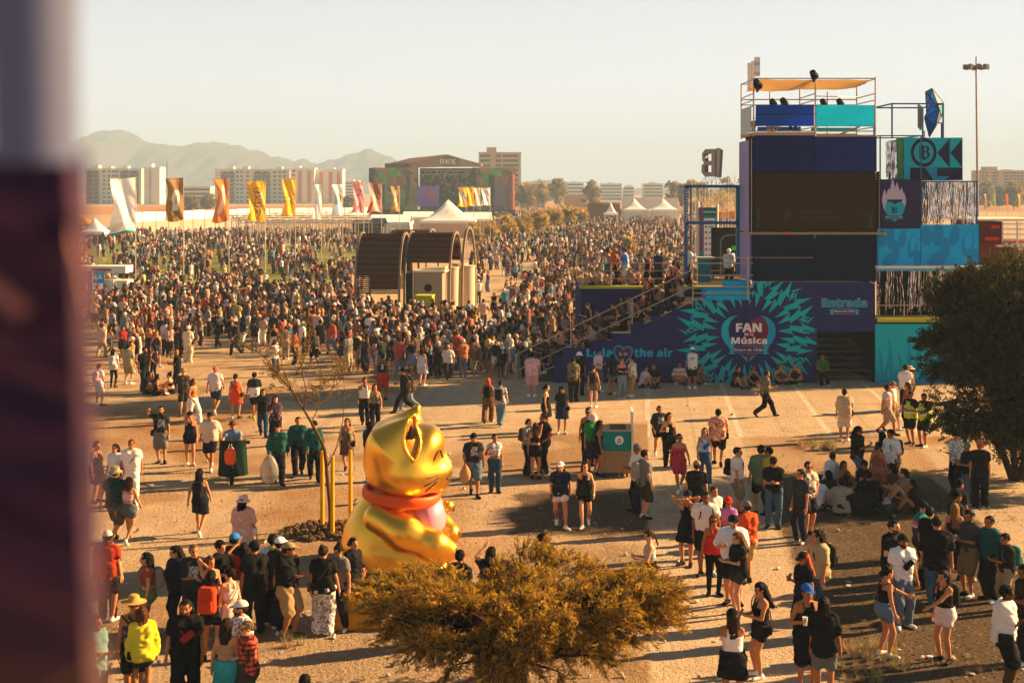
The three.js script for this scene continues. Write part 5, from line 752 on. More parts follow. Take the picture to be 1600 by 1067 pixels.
// ---------- blurred panel beside the lens ----------
{
  const Z = .70, t = thing('panel_post', 'dark purple printed panel on a pale post right beside the lens', 'panel', [wx(20, Z), 0, -Z]);
  const tx = canvasTex(256, 1024, (c, w, h) => { reseed(2); fillC(c, w, h, '#2a2038'); const cols = ['#42283e', '#1e1422', '#4c2c38', '#2a1c30', '#302236', '#54343a']; for (let i = 0; i < 70; i++) { c.strokeStyle = pick(cols); c.globalAlpha = .5; c.lineWidth = rr(10, 50); c.beginPath(); const y = rnd() * h; c.moveTo(0, y); c.bezierCurveTo(w * .3, y + rr(0, 100), w * .6, y + rr(20, 160), w, y + rr(20, 220)); c.stroke(); } c.globalAlpha = 1; c.fillStyle = '#7e5450'; c.beginPath(); c.moveTo(0, 110); c.quadraticCurveTo(90, 150, 200, 240); c.lineTo(180, 262); c.quadraticCurveTo(80, 170, 0, 150); c.fill(); { const gr = c.createLinearGradient(0, 620, 0, 1024); gr.addColorStop(0, 'rgba(74,52,40,0)'); gr.addColorStop(1, 'rgba(74,52,40,1)'); c.fillStyle = gr; c.fillRect(0, 620, w, 404); } c.strokeStyle = '#6a5040'; c.lineWidth = 10; c.beginPath(); c.moveTo(0, 980); c.lineTo(256, 800); c.stroke(); });
  const pt = (x, y, z) => { const p = at(x, y, Z); return [p.x, p.y, -Z + z]; };
  const g = new THREE.BoxGeometry(1, 1, 1), po = g.attributes.position;
  for (let i = 0; i < po.count; i++) { const top = po.getY(i) > 0, right = po.getX(i) > 0; const q = pt(right ? (top ? 121 : 158) : -140, top ? 238 : 1250, po.getZ(i) * .03); po.setXYZ(i, q[0] - t.position.x, q[1], q[2] - t.position.z); }
  g.computeVertexNormals(); mesh('printed_panel', g, texMat(tx, .7), t);
  worldPart('post', mat('#565c78', .8), t, (b) => { const a = at(52, 255, Z - .01), c = at(46, -60, Z - .01); b.bar(a, c, .021, .021, 20); });
  worldPart('rail_edge', mat('#4a463c', .8), t, (b) => { b.bar(at(101, 250, Z + .02), at(97, -60, Z + .02), .007, .007, 14); });
  worldPart('rear_post', mat('#45464a', .8), t, (b) => { const a = at(62, 255, Z + .045), c = at(58, -60, Z + .045); b.box((a.x + c.x) / 2, (a.y + c.y) / 2, a.z, .035, c.y - a.y, .02); });
}
// ---------- plants ----------
function sprigGeo(n, len, lw, ll, droop = .3) {          // a twig carrying n small leaves
  const pos = [], nor = [], ix = []; const tw = (a, b, w) => { const i = pos.length / 3; const d = b.clone().sub(a), s = V(d.z, 0, -d.x).normalize().multiplyScalar(w); if (!isFinite(s.x) || s.lengthSq() < 1e-12) s.set(w, 0, 0); for (const q of [a.clone().add(s), a.clone().sub(s), b.clone().sub(s), b.clone().add(s)]) { pos.push(q.x, q.y, q.z); nor.push(0, 1, 0); } ix.push(i, i + 1, i + 2, i, i + 2, i + 3); };
  tw(V(0, 0, 0), V(0, -droop * len * .4, len), .0022);
  for (let k = 0; k < n; k++) {
    const t = (k + .7) / n, base = V(0, -droop * len * .4 * t * t, len * t), sd = k % 2 ? 1 : -1, a = rr(.5, 1.2), d = V(sd * Math.sin(a), rr(-.5, .5), Math.cos(a)).normalize(), tip = base.clone().addScaledVector(d, ll * rr(.7, 1.2)), up = V(rr(-.6, .6), 1, rr(-.6, .6)).normalize(), s = d.clone().cross(up).normalize().multiplyScalar(lw * .5), mid = base.clone().lerp(tip, .5), nn = s.clone().cross(d).normalize(); const i = pos.length / 3;
    for (const q of [base, mid.clone().add(s), tip, mid.clone().sub(s)]) { pos.push(q.x, q.y, q.z); nor.push(nn.x, nn.y, nn.z); }
    ix.push(i, i + 1, i + 2, i, i + 2, i + 3);
  }
  const g = new THREE.BufferGeometry(); g.setAttribute('position', new THREE.BufferAttribute(new Float32Array(pos), 3)); g.setAttribute('normal', new THREE.BufferAttribute(new Float32Array(nor), 3)); g.setIndex(ix); return g;
}
const leafMat = new THREE.MeshPhysicalMaterial({ roughness: 1, specularIntensity: .1, transmission: .45, thickness: 0, side: THREE.DoubleSide });
const bark = mat('#4a3423', .95), barkPale = mat('#7a6248', .9);
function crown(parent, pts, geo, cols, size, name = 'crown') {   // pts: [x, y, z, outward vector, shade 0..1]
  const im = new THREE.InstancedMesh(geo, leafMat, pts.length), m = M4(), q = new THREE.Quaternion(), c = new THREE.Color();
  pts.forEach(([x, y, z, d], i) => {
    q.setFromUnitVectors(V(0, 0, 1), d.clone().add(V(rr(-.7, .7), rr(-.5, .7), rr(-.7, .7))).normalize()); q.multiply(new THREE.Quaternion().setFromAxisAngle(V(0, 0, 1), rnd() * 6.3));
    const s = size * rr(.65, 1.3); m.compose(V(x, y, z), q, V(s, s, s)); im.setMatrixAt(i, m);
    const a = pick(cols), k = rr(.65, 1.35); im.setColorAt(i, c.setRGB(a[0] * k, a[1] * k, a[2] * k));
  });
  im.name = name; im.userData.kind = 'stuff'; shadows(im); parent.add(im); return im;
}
function grow(t, segs, r0, m) { part('trunk', m, t, (b) => { for (const [a, c, ra, rb] of segs) b.bar(a, c, ra, rb, 7); }); }
function clumpTree(label, cat, name, base, opt) {
  const t = thing(name, label, cat, base, 0, opt.group); reseed(opt.seed);
  const { rx, ry, rz, cy, n, clumps, cols, geo, size } = opt, segs = [], pts = [], ox = opt.ox ?? 0;
  const stems = opt.stems ?? 1, fork = V(ox * .3, cy - ry * .75, 0);
  for (let s = 0; s < stems; s++) { const f = V(ox * .3 + (s - (stems - 1) / 2) * rx * .25, Math.max(.15, cy - ry * rr(.6, .85)), rr(-.2, .2) * rz * .4); if (stems === 1) f.copy(fork); const mid = f.clone().multiplyScalar(.5).add(V(rr(-.05, .05), 0, rr(-.05, .05))); segs.push([V((s - (stems - 1) / 2) * .1, 0, 0), mid, opt.tr, opt.tr * .85], [mid, f, opt.tr * .85, opt.tr * .7]); }
  for (let k = 0; k < clumps; k++) {
    let u; if (opt.fan) { do u = V(rr(-1, 1), 0, rr(-1, 1)); while (u.length() > 1); const yb = -1 + 1.15 * Math.pow(Math.abs(u.x), 1.4); u.y = yb + (.95 + .08 * Math.sin(u.x * 9) - .12 * u.x * u.x - yb) * Math.pow(rnd(), .8); } else do u = V(rr(-1, 1), rr(-1, 1), rr(-1, 1)); while (u.length() > 1 || u.length() < .3);
    const flat = opt.flat ?? 0; const c = V(ox + u.x * rx, cy + u.y * ry * (1 - flat * .5 * Math.abs(u.x)), u.z * rz), f = V(ox * .3 + rr(-.2, .2) * rx * (stems > 1 ? 1 : .1), cy - ry * rr(.55, .8), 0), mid = f.clone().lerp(c, .55).add(V(rr(-.1, .1) * rx, rr(-.02, .12) * ry, rr(-.1, .1) * rz));
    segs.push([f, mid, opt.tr * .42, opt.tr * .24], [mid, c, opt.tr * .24, opt.tr * .07]);
    const cr = opt.clumpR * rr(.6, 1.3), nn = Math.round(n / clumps * rr(.5, 1.5));
    for (let i = 0; i < nn; i++) { let v; do v = V(rr(-1, 1), rr(-1, 1), rr(-1, 1)); while (v.length() > 1); const out = v.clone().multiplyScalar(.6).add(u.clone().multiplyScalar(.8)); if (opt.any) out.set(rr(-1, 1), rr(-.6, .9), rr(-1, 1)); if (opt.droopy) out.y -= opt.droopy * rnd(); pts.push([c.x + v.x * cr * 1.35, c.y + v.y * cr * .75, c.z + v.z * cr * 1.2, out]); }
    for (let w = 0; w < (opt.wisps ?? 0); w++) {            // long thin shoots that stick out of the outline
      const d = u.clone().multiply(V(1, .55, 1)).add(V(rr(-.5, .5), rr(-.6, .2), rr(-.5, .5))).normalize(), L = opt.wispL * rr(.4, 1), e = c.clone().addScaledVector(d, L).add(V(0, -.16 * L, 0)); segs.push([c, e, opt.tr * .06, opt.tr * .03]);
      for (let i = 0; i < 16; i++) { const s = rr(.15, 1.02); pts.push([c.x + (e.x - c.x) * s + rr(-.03, .03), c.y + (e.y - c.y) * s + rr(-.03, .03), c.z + (e.z - c.z) * s + rr(-.03, .03), d]); }
    }
  }
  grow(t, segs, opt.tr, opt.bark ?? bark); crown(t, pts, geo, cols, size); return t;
}
reseed(100); const acaciaSprig = sprigGeo(14, .10, .013, .024, .4), broadSprig = sprigGeo(12, .22, .034, .06, .5), farSprig = sprigGeo(9, .6, .22, .32, .3);
const gold = [[.52, .31, .03], [.38, .23, .025], [.22, .155, .022], [.46, .23, .025], [.12, .085, .015], [.28, .14, .018]];
clumpTree('low ochre green acacia bush spreading across in front of the golden cat', 'bush', 'acacia_bush', V(wx(812, 22.4), 0, -22.6), { rx: 2.4, ry: .82, rz: 1.4, cy: 1.24, n: 32000, clumps: 280, clumpR: .18, any: 1, fan: 1, cols: gold, geo: acaciaSprig, size: .85, seed: 41, tr: .13, wisps: 5, wispL: .5, droopy: .2, flat: .25, bark: mat('#3a2618', .95) });
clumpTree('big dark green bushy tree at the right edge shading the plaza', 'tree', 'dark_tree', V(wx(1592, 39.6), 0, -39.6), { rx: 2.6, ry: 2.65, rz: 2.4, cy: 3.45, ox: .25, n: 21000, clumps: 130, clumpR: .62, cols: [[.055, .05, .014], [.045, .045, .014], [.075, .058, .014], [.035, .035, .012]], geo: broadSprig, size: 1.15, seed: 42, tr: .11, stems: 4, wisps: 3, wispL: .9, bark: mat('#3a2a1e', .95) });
// sapling in the stakes
{
  reseed(43); const Z = 33.4, t = thing('sapling', 'thin leaning sapling with sparse brown leaves between yellow stakes', 'tree', gp(517, 835)), b = t.position, q = (x, y, dz = 0) => { const p = at(x, y, Z + dz); return V(p.x - b.x, p.y, p.z - b.z); };
  const segs = [], tips = [], run = (pts, r0, r1) => { for (let i = 0; i < pts.length - 1; i++) { const u = i / (pts.length - 1), w = (i + 1) / (pts.length - 1); segs.push([pts[i], pts[i + 1], r0 + (r1 - r0) * u, r0 + (r1 - r0) * w]); } };
  run([q(517, 835), q(515, 790), q(511, 745), q(507, 705), q(502, 690)], .05, .04); run([q(502, 690), q(486, 660), q(474, 640), q(455, 610), q(432, 585), q(412, 558)], .04, .008); run([q(511, 730), q(525, 700), q(535, 660, .4), q(538, 610, .5), q(536, 590, .5)], .018, .004); run([q(474, 640), q(478, 610, -.2), q(470, 575, -.3), q(480, 545, -.3)], .02, .005); run([q(486, 660), q(500, 630, .3), q(520, 605, .5), q(545, 585, .6)], .016, .004); run([q(455, 610), q(440, 570, .3), q(436, 545, .4)], .014, .004);
  const seeds = [q(412, 558), q(432, 585), q(455, 610), q(470, 575, -.3), q(480, 545, -.3), q(545, 585, .6), q(520, 605, .5), q(436, 545, .4), q(536, 590, .5), q(500, 630, .3), q(440, 600, .3)];
  const pts = []; for (const s of seeds) for (let k = 0; k < 7; k++) { const d = V(rr(-1, .8), rr(-.1, 1), rr(-.8, .8)).normalize(), e = s.clone().addScaledVector(d, rr(.3, .85)); const mid = s.clone().lerp(e, .5).add(V(0, .05, 0)); segs.push([s, mid, .006, .004], [mid, e, .004, .0025]); const cl = rnd() < .55 ? 15 : 5; for (let i = 0; i < cl; i++) { const u = rr(.3, 1.05); pts.push([s.x + (e.x - s.x) * u + rr(-.06, .06), s.y + (e.y - s.y) * u + rr(-.06, .06), s.z + (e.z - s.z) * u + rr(-.06, .06), d]); } }
  grow(t, segs, .05, mat('#5a3d26', .9)); crown(t, pts, acaciaSprig, [[.26, .15, .04], [.20, .14, .035], [.3, .17, .05], [.12, .085, .03]], 1.0);
}
// shrubs among the far crowd and the tree line
const ochre = [[.48, .33, .06], [.38, .27, .05], [.5, .32, .07], [.28, .21, .05]];
[[742, 385, 15, 38, 'nearest ochre shrub right of the arch frames'], [768, 380, 17, 34, 'second ochre shrub in the row beyond the arch frames'], [795, 376, 20, 42, 'tall ochre shrub in the middle of the shrub row'], [818, 374, 17, 40, 'ochre shrub just after the tall one of the row'], [842, 370, 20, 44, 'biggest ochre shrub of the row in the crowd'], [866, 362, 18, 40, 'rounded ochre shrub beyond the biggest one'], [888, 356, 18, 36, 'small ochre shrub among the far crowd'], [906, 350, 14, 24, 'last ochre shrub at the far end of the row'], [985, 405, 9, 38, 'slim ochre shrub in the crowd before the deck'], [950, 338, 10, 14, 'yellow green bush by the small marquee'], [1098, 334, 30, 30, 'wide ochre bush behind the blue frame'], [1130, 332, 30, 36, 'brown bush filling the right of the blue frame']].forEach(([x, yb, rw, h, l], i) => {
  const Z = gz(yb), s = Z / F; clumpTree(l, 'shrub', 'shrub', V(wx(x, Z), 0, -Z), { rx: rw * s * .55, ry: h * s * .36, rz: rw * s * .6, cy: h * s * .52, n: 420, clumps: 22, clumpR: rw * s * .26, cols: ochre, geo: farSprig, size: Math.min(1.1, Z * .0035), seed: 200 + i, tr: .08, wisps: 0, stems: 2 });
});
[[825, 300, 24, 'pale hazy tree just right of the beige tower'], [848, 298, 22, 'second hazy tree on the horizon above the sheds'], [872, 296, 26, 'third hazy tree on the horizon between housing blocks'], [925, 297, 20, 'hazy round tree left of the wide housing block'], [1050, 300, 26, 'hazy tree at the end of the housing row'], [1075, 298, 22, 'hazy tree left of the blue frame top'], [1100, 298, 24, 'brown hazy tree behind the letter sign'], [1130, 296, 26, 'brown hazy tree between letter sign and tower'], [1160, 298, 24, 'brown hazy tree touching the tower'], [1385, 300, 20, 'brown tree top between tower and logo panel'], [1512, 304, 24, 'brown tree just left of the lamp mast'], [1540, 306, 30, 'brown tree below the right apartment block'], [1562, 308, 22, 'dark slim cypress below the right apartment block'], [1585, 306, 30, 'ochre tree beyond the container bar'], [1608, 306, 30, 'ochre tree at the right edge of the frame'], [296, 314, 10, 'small tree before the low cream block'], [322, 316, 14, 'green tree between the orange flag and low cream block'], [545, 312, 12, 'small tree beside the pale block and pink flag']].forEach(([x, yb, h, l], i) => {
  const Z = 520 + (i * 37) % 90, s = Z / F, H = wy(yb - h + 7, Z), slim = l.includes('cypress'); clumpTree(l, 'tree', 'far_tree', V(wx(x, Z), 0, -Z), { rx: (slim ? 3 : 10) * s, ry: H * .38, rz: 2.4, cy: H * .54, n: 420, clumps: 18, clumpR: 4.5 * s, cols: slim ? [[.06, .055, .03]] : ochre.map((c) => c.map((v) => v * .6)), geo: farSprig, size: 2.1, seed: 300 + i, tr: .16, wisps: 0 });
});
// dry tufts
{
  reseed(71); const g = new THREE.BufferGeometry(), pos = [], ix = []; for (let k = 0; k < 40; k++) { const a = rnd() * 6.3, r = rr(0, .05), L = rr(.1, .34), lean = rr(.1, .8), x = Math.cos(a), z = Math.sin(a), i = pos.length / 3; pos.push(x * r - z * .004, 0, z * r + x * .004, x * r + z * .004, 0, z * r - x * .004, x * (r + L * lean), L * Math.sqrt(1 - lean * lean * .8), z * (r + L * lean)); ix.push(i, i + 1, i + 2); }
  g.setAttribute('position', new THREE.BufferAttribute(new Float32Array(pos), 3)); g.setIndex(ix); g.computeVertexNormals();
  const P = []; const put = (x, y, n, sp, s) => { const c = gp(x, y); for (let i = 0; i < n; i++) P.push([c.x + rr(-1, 1) * sp, c.z + rr(-1, 1) * sp * 1.4, s * rr(.5, 1.2)]); };
  put(1276, 700, 26, .5, 1.3); put(1290, 690, 12, .7, .7); put(1366, 1030, 34, .45, .9); put(1345, 1055, 20, .4, .7); put(1500, 1035, 14, .5, .5); put(455, 1010, 8, .2, .9); put(450, 835, 16, .4, .7); put(1560, 790, 40, 1.5, .5); put(1180, 720, 14, 1, .5); put(620, 690, 12, 1.2, .5); put(330, 640, 12, 2, .5);
  const im = new THREE.InstancedMesh(g, new THREE.MeshPhysicalMaterial({ roughness: .9, transmission: .3, thickness: 0, side: THREE.DoubleSide }), P.length), m = M4(), c = new THREE.Color(); P.forEach(([x, z, s], i) => { m.makeRotationY(rnd() * 6).scale(V(s, s, s)).setPosition(x, .008, z); im.setMatrixAt(i, m); im.setColorAt(i, c.setRGB(.40 * rr(.7, 1.1), .29 * rr(.7, 1.1), .10)); });
  im.name = 'dry_grass'; tag(im, 'dry straw coloured grass tufts on the bare dirt', 'grass', null, 'stuff'); shadows(im); scene.add(im);
}
// ---------- people ----------
const SKIN = ['#cf9670', '#ba7d56', '#a36840', '#835030', '#55331f', '#d8a680'];
const cache = new Map(), cached = (k, fn) => { if (!cache.has(k)) cache.set(k, fn()); return cache.get(k); };
const skinMat = (k) => mat(SKIN[k], .6, 0, { vertexColors: true });
function handGeo(side, grip) {                         // wrist at the origin, fingers along +y, thumb towards +x
  return cached(`hand${side}${grip}`, () => {
    const pr = [capsule(V(0, .0, 0), V(0, .055, 0), .024, .026, .02), capsule(V(-.022, .03, 0), V(-.03, .078, 0), .014, .013, .015), capsule(V(.018, .03, 0), V(.028, .08, 0), .015, .014, .015), capsule(V(0, .04, 0), V(0, .085, 0), .014, .013, .015)];
    const c0 = grip ? .75 : .22;
    [[.029, .078, .040, .9], [.010, .086, .046, 1], [-.010, .083, .042, 1.05], [-.029, .072, .032, 1.15]].forEach(([x, y, l, q]) => {
      let p = V(x, y, 0), a = c0 * q * .6; for (let k = 0; k < 3; k++) { const L = l * [1, .62, .5][k], e = V(p.x + x * .06, p.y + Math.cos(a) * L, p.z + Math.sin(a) * L * side); pr.push(capsule(p, e, .0098 - k * .001, .009 - k * .001, k ? .006 : .008)); p = e; a += c0 * q; }
    });
    const t1 = V(.046, .05, .012 * side), t2 = V(.058, .078, .02 * side); pr.push(capsule(V(.016, .018, .004 * side), t1, .016, .012, .012), capsule(t1, t2, .0115, .0095, .006), capsule(t2, V(.058, .1, .024 * side), .0095, .008, .006));
    const [lo, hi] = bounds(pr, .012); return net(field(pr), lo, hi, .0105);
  });
}
function headGeo(sex, beard, h) {
  return cached(`head${sex}${beard}${h}`, () => {
    const e = (c, r) => (x, y, z) => { const k = Math.hypot((x - c[0]) / r[0], (y - c[1]) / r[1], (z - c[2]) / r[2]); return (k - 1) * Math.min(...r); };
    const w = sex === 'w' ? .95 : 1, cr = e([0, .03, -.012], [.078 * w, .092, .098]), face = e([0, -.025, .028], [.064 * w, .092, .07]), jaw = e([0, -.075, .04], [.044 * w, .04, .05]), nose = field([capsule(V(0, .012, .094), V(0, -.026, .112), .009, .0135, .015)]), ear = (s) => e([s * .079 * w, -.005, -.006], [.012, .032, .02]), soc = (s) => e([s * .031, .006, .108], [.019, .013, .02]), lip = e([0, -.056, .090], [.024, .011, .014]), brow = e([0, .024, .086], [.052, .010, .016]);
    const eL = ear(1), eR = ear(-1), sL = soc(1), sR = soc(-1);
    const f = (x, y, z) => { let d = smin(cr(x, y, z), face(x, y, z), .03); d = smin(d, jaw(x, y, z), .03); d = smin(d, brow(x, y, z), .012); d = Math.max(d, -sL(x, y, z) - .004, -sR(x, y, z) - .004); d = smin(d, nose(x, y, z), .012); d = smin(d, lip(x, y, z), .01); return Math.min(d, eL(x, y, z), eR(x, y, z)); };
    const g = net(f, V(-.105, -.135, -.13), V(.105, .14, .135), h), p = g.attributes.position, col = new Float32Array(p.count * 3);
    for (let i = 0; i < p.count; i++) {
      const x = Math.abs(p.getX(i)), y = p.getY(i), z = p.getZ(i); let c = [1, 1, 1];
      if (z > .05) { if (Math.hypot((x - .031) / .017, (y - .005) / .0095) < 1) c = [.14, .11, .10]; else if (Math.abs(y - .03) < .007 && x > .012 && x < .052) c = [.25, .2, .18]; else if (Math.hypot(x / .026, (y + .056) / .011) < 1) c = sex === 'w' ? [.75, .34, .32] : [.8, .5, .46]; else if (x > .035 && x < .055 && Math.abs(y + .025) < .02) c = [1.02, .88, .84]; }
      if (beard && y < -.038 && z > -.01 && Math.hypot(x / .026, (y + .056) / .010) > 1) c = [.16, .12, .10];
      col.set(c, i * 3);
    }
    g.setAttribute('color', new THREE.BufferAttribute(col, 3)); return g;
  });
}
function ik(a, t, l1, l2, pole) {
  const d = t.clone().sub(a), L = Math.min(d.length(), l1 + l2 - .004), u = d.normalize(), x = (l1 * l1 - l2 * l2 + L * L) / (2 * L), h = Math.sqrt(Math.max(0, l1 * l1 - x * x)), q = pole.clone().addScaledVector(u, -pole.dot(u)).normalize();
  return [a.clone().addScaledVector(u, x).addScaledVector(q, h), a.clone().addScaledVector(u, L)];
}
const REL = (j) => [.27 + j * .03, .82, .05 + j * .05];
const POSES = {
  stand: () => ({}), hips: () => ({ hl: [.21, .98, .06], hr: [-.21, .98, .06], eo: 1 }), cross: () => ({ hl: [-.1, 1.16, .22], hr: [.12, 1.12, .23], lean: -.02 }), pocket: () => ({ hl: [.2, .90, .08], hr: [-.2, .9, .08] }),
  phone: () => ({ hl: [.05, 1.14, .3], hr: [-.06, 1.15, .3], hp: .35, grip: 1 }), phone1: () => ({ hr: [-.06, 1.2, .3], hp: .3, grip: 1 }), drink: () => ({ hr: [-.15, 1.2, .26], grip: 1 }), photo: () => ({ hl: [.08, 1.56, .27], hr: [-.09, 1.56, .27], grip: 1 }),
  face: () => ({ hr: [-.07, 1.50, .15], hp: .1 }), wave: () => ({ hr: [-.36, 1.62, .12] }), behind: () => ({ hl: [.12, 1.70, -.06], hr: [-.15, 1.2, .25] }), bothup: () => ({ hl: [.15, 1.70, -.04], hr: [-.15, 1.7, -.04] }), reach: () => ({ hl: [.1, 1.1, .5], hp: .1, lean: .06 }), look: () => ({ hp: .5, lean: .05 }), turn: () => ({ hy: .8, tw: .25 }), turnr: () => ({ hy: -.8, tw: -.25 }),
  walk: (j) => ({ fl: [.08, .075, .27], fr: [-.08, .13, -.28], hl: [.25, .86, -.16], hr: [-.24, .9, .22], lean: .04, hd: -.03 }), walk2: (j) => ({ fr: [-.08, .075, .25], fl: [.08, .14, -.27], hr: [-.25, .86, -.16], hl: [.24, .9, .22], lean: .04, hd: -.03 }), stride: () => ({ fl: [.07, .075, .38], fr: [-.07, .16, -.40], hl: [.22, .9, -.2], hr: [-.2, 1.05, .26], lean: .07, hd: -.07 }), walkphone: () => ({ ...POSES.walk(0), hl: [.05, 1.14, .3], hr: [-.06, 1.15, .3], hp: .3 }),
  sit: () => ({ hip: .13, lean: .22, fl: [.13, .075, .45], fr: [-.13, .075, .42], hl: [.06, .42, .42], hr: [-.06, .42, .42], hipz: -.1 }), sitx: () => ({ hip: .13, lean: .1, fl: [-.12, .09, .26], fr: [.12, .09, .3], hl: [.2, .33, .28], hr: [-.2, .33, .28], kneeOut: 1, hipz: -.08 }), sitb: () => ({ hip: .52, lean: .12, fl: [.11, .075, .48], fr: [-.11, .075, .44], hl: [.12, .66, .34], hr: [-.12, .66, .34], hipz: 0 }), sitphone: () => ({ hip: .13, lean: .2, fl: [-.12, .09, .28], fr: [.12, .09, .3], hl: [.05, .50, .3], hr: [-.05, .5, .3], kneeOut: 1, hp: .5, hipz: -.08 }), recline: () => ({ hip: .12, lean: -.75, fl: [.14, .075, .55], fr: [-.14, .075, .82], hl: [.28, .06, -.42], hr: [-.28, .06, -.42], hp: .7, hipz: -.1 }), ride: () => ({ hip: .82, lean: .08, fl: [.14, .35, .3], fr: [-.14, .35, .3], hl: [.28, 1.05, .45], hr: [-.28, 1.05, .45], hipz: -.15 }),
};
function rig(sex, pose, vr) {
  return cached(`rig${sex}${pose}${vr}`, () => {
    const R = (() => { let s = 977 * (vr + 1) + pose.length * 131 + pose.charCodeAt(0); return () => { s = (s * 16807) % 2147483647; return s / 2147483647; }; })(), j = () => R() * 2 - 1;
    const P = POSES[pose](j()), lean = (P.lean ?? 0) + j() * .02, W = sex === 'w', sw = W ? .146 : .168, tw = (P.tw ?? 0) + j() * .08, seated = (P.hip ?? 1) < .9;
    const sway = seated ? 0 : j() * .035, hip = V(sway, (P.hip ?? .925) + (P.hd ?? 0), P.hipz ?? 0), u = V(-sway * .8, Math.cos(lean), Math.sin(lean)).normalize(), fw = V(0, -Math.sin(lean), Math.cos(lean)), X = V(Math.cos(tw), 0, -Math.sin(tw));
    const sc = hip.clone().addScaledVector(u, .475), neck = hip.clone().addScaledVector(u, .515), J = { hip, u, fw, X, sc, neck, sw, seated, W };
    const sp = seated ? 0 : .015 * j();
    const lift = (a) => V(a[0], a[1], a[2]);
    for (const [s, k] of [[1, 'l'], [-1, 'r']]) {
      const h = hip.clone().add(V(s * .085, -.01, 0)), foot = P['f' + k] ? lift(P['f' + k]) : V(s * (.105 + sp), .075, j() * .06), kp = V(s * (P.kneeOut ? 1.6 : .22), P.kneeOut ? .9 : seated ? 1 : 0, 1);
      const [kn, an] = ik(h, foot, .435, .43, kp); J['h' + k] = h; J['k' + k] = kn; J['a' + k] = an;
      const up = Math.max(0, foot.y - .08); J['fd' + k] = up > .03 && !P.kneeOut && pose !== 'ride' ? V(s * .1, -.75, .65).normalize() : V(s * (P.kneeOut ? -.8 : .3 + .2 * R()), 0, 1).normalize();
      const sh = sc.clone().addScaledVector(X, s * sw).addScaledVector(u, -.022), hd = P['h' + k] ? lift(P['h' + k]).add(V(j() * .02, j() * .02, j() * .02)) : V(s * (.25 + .03 * j()), .84 + (seated ? -.6 : 0), .06 + .06 * j()).add(V(sway, 0, 0));
      const [el, wr] = ik(sh, hd, .285, .25, V(s * (P.eo ? 1.6 : .55), -.35, -.9)); J['s' + k] = sh; J['e' + k] = el; J['w' + k] = wr;
    }
    J.grip = P.grip; J.yaw = (P.hy ?? 0) + j() * .35; J.pitch = (P.hp ?? 0) + j() * .08; J.head = neck.clone().add(V(0, .148, .0)).addScaledVector(fw, .025).addScaledVector(u, .0);
    J.hm = M4().makeRotationFromEuler(new THREE.Euler(J.pitch, J.yaw, j() * .06, 'YXZ')).setPosition(J.head); return J;
  });
}
function torsoPrims(J, o = 0, k = .05) {
  const { hip, u, fw, X, sc, sw, W } = J, a = [], wa = W ? .092 : .108;
  for (const s of [1, -1]) {
    const hx = hip.clone().add(V(s * (W ? .068 : .058), 0, 0)); const wst = hip.clone().addScaledVector(u, .2).addScaledVector(X, s * (W ? .035 : .052));
    a.push(capsule(hx, wst, (W ? .112 : .105) + o, wa + o, k), capsule(wst, sc.clone().addScaledVector(X, s * (sw - .085)).addScaledVector(u, -.07), wa + o, .106 + o, k), capsule(sc.clone().addScaledVector(u, .035).addScaledVector(X, s * .03), J[s > 0 ? 'sl' : 'sr'].clone().addScaledVector(u, -.006), .044 + o * .8, .042 + o * .7, .03));
    a.push(capsule(hip.clone().addScaledVector(u, -.03).addScaledVector(fw, -.045).add(V(s * .06, 0, 0)), hip.clone().addScaledVector(u, -.04).addScaledVector(fw, -.04).add(V(s * .06, 0, 0)), .092 + o, .092 + o, .05));
    if (W) { const b = sc.clone().addScaledVector(u, -.145).addScaledVector(fw, .075).addScaledVector(X, s * .065); a.push(capsule(b, b.clone().addScaledVector(fw, .01), .062 + o, .055 + o, .04)); }
  }
  return a;
}
const at2 = (a, b, t) => a.clone().lerp(b, t);
function bodyGeo(sex, pose, vr, res, beard) {
  return cached(`body${sex}${pose}${vr}${res}${beard}`, () => {
    const J = rig(sex, pose, vr), pr = torsoPrims(J), th = sex === 'w' ? .088 : .082;
    pr.push(capsule(J.neck.clone().addScaledVector(J.u, -.03), J.head.clone().add(V(0, -.07, -.01)), .055, .05, .03));
    for (const k of ['l', 'r']) {
      const [h, n, a, fd] = [J['h' + k], J['k' + k], J['a' + k], J['fd' + k]]; pr.push(capsule(h, n, th, .054, .04), capsule(n, a, .052, .036, .025), capsule(at2(n, a, .15), at2(n, a, .45), .055, .046, .03));
      pr.push(capsule(a.clone().add(V(0, -.03, 0)), a.clone().addScaledVector(fd, .14).add(V(0, -.045, 0)), .036, .028, .02));
      pr.push(capsule(J['s' + k], J['e' + k], .048, .037, .035), capsule(J['e' + k], J['w' + k], .038, .0255, .015));
    }
    const [lo, hi] = bounds(pr, .08), parts = [net(field(pr), lo, hi, res)];
    const white = (g) => g.setAttribute('color', new THREE.BufferAttribute(new Float32Array(g.attributes.position.count * 3).fill(1), 3)); white(parts[0]);
    parts.push(headGeo(sex, beard, res > .035 ? .017 : .0125).clone().applyMatrix4(J.hm));
    for (const [k, s] of [['l', -1], ['r', 1]]) {
      const y = J['w' + k].clone().sub(J['e' + k]).normalize(), x = V(0, .25, 1).addScaledVector(y, -y.dot(V(0, .25, 1))).normalize(), z = x.clone().cross(y), g = white(handGeo(s, J.grip ? 1 : 0).clone()); g.applyMatrix4(M4().makeBasis(x, y, z).setPosition(J['w' + k].clone().addScaledVector(y, -.01))); parts.push(g);
    }
    return mergeGeometries(parts.map(clean));
  });
}
const wrk = (x, y, z) => .006 * Math.sin(x * 31 + 2 * Math.sin(y * 19)) * Math.sin(y * 27 + z * 23 + x * 9) + .012 * noise(x * 9 + y * 5, y * 13, z * 9 + x * 4) - .011;
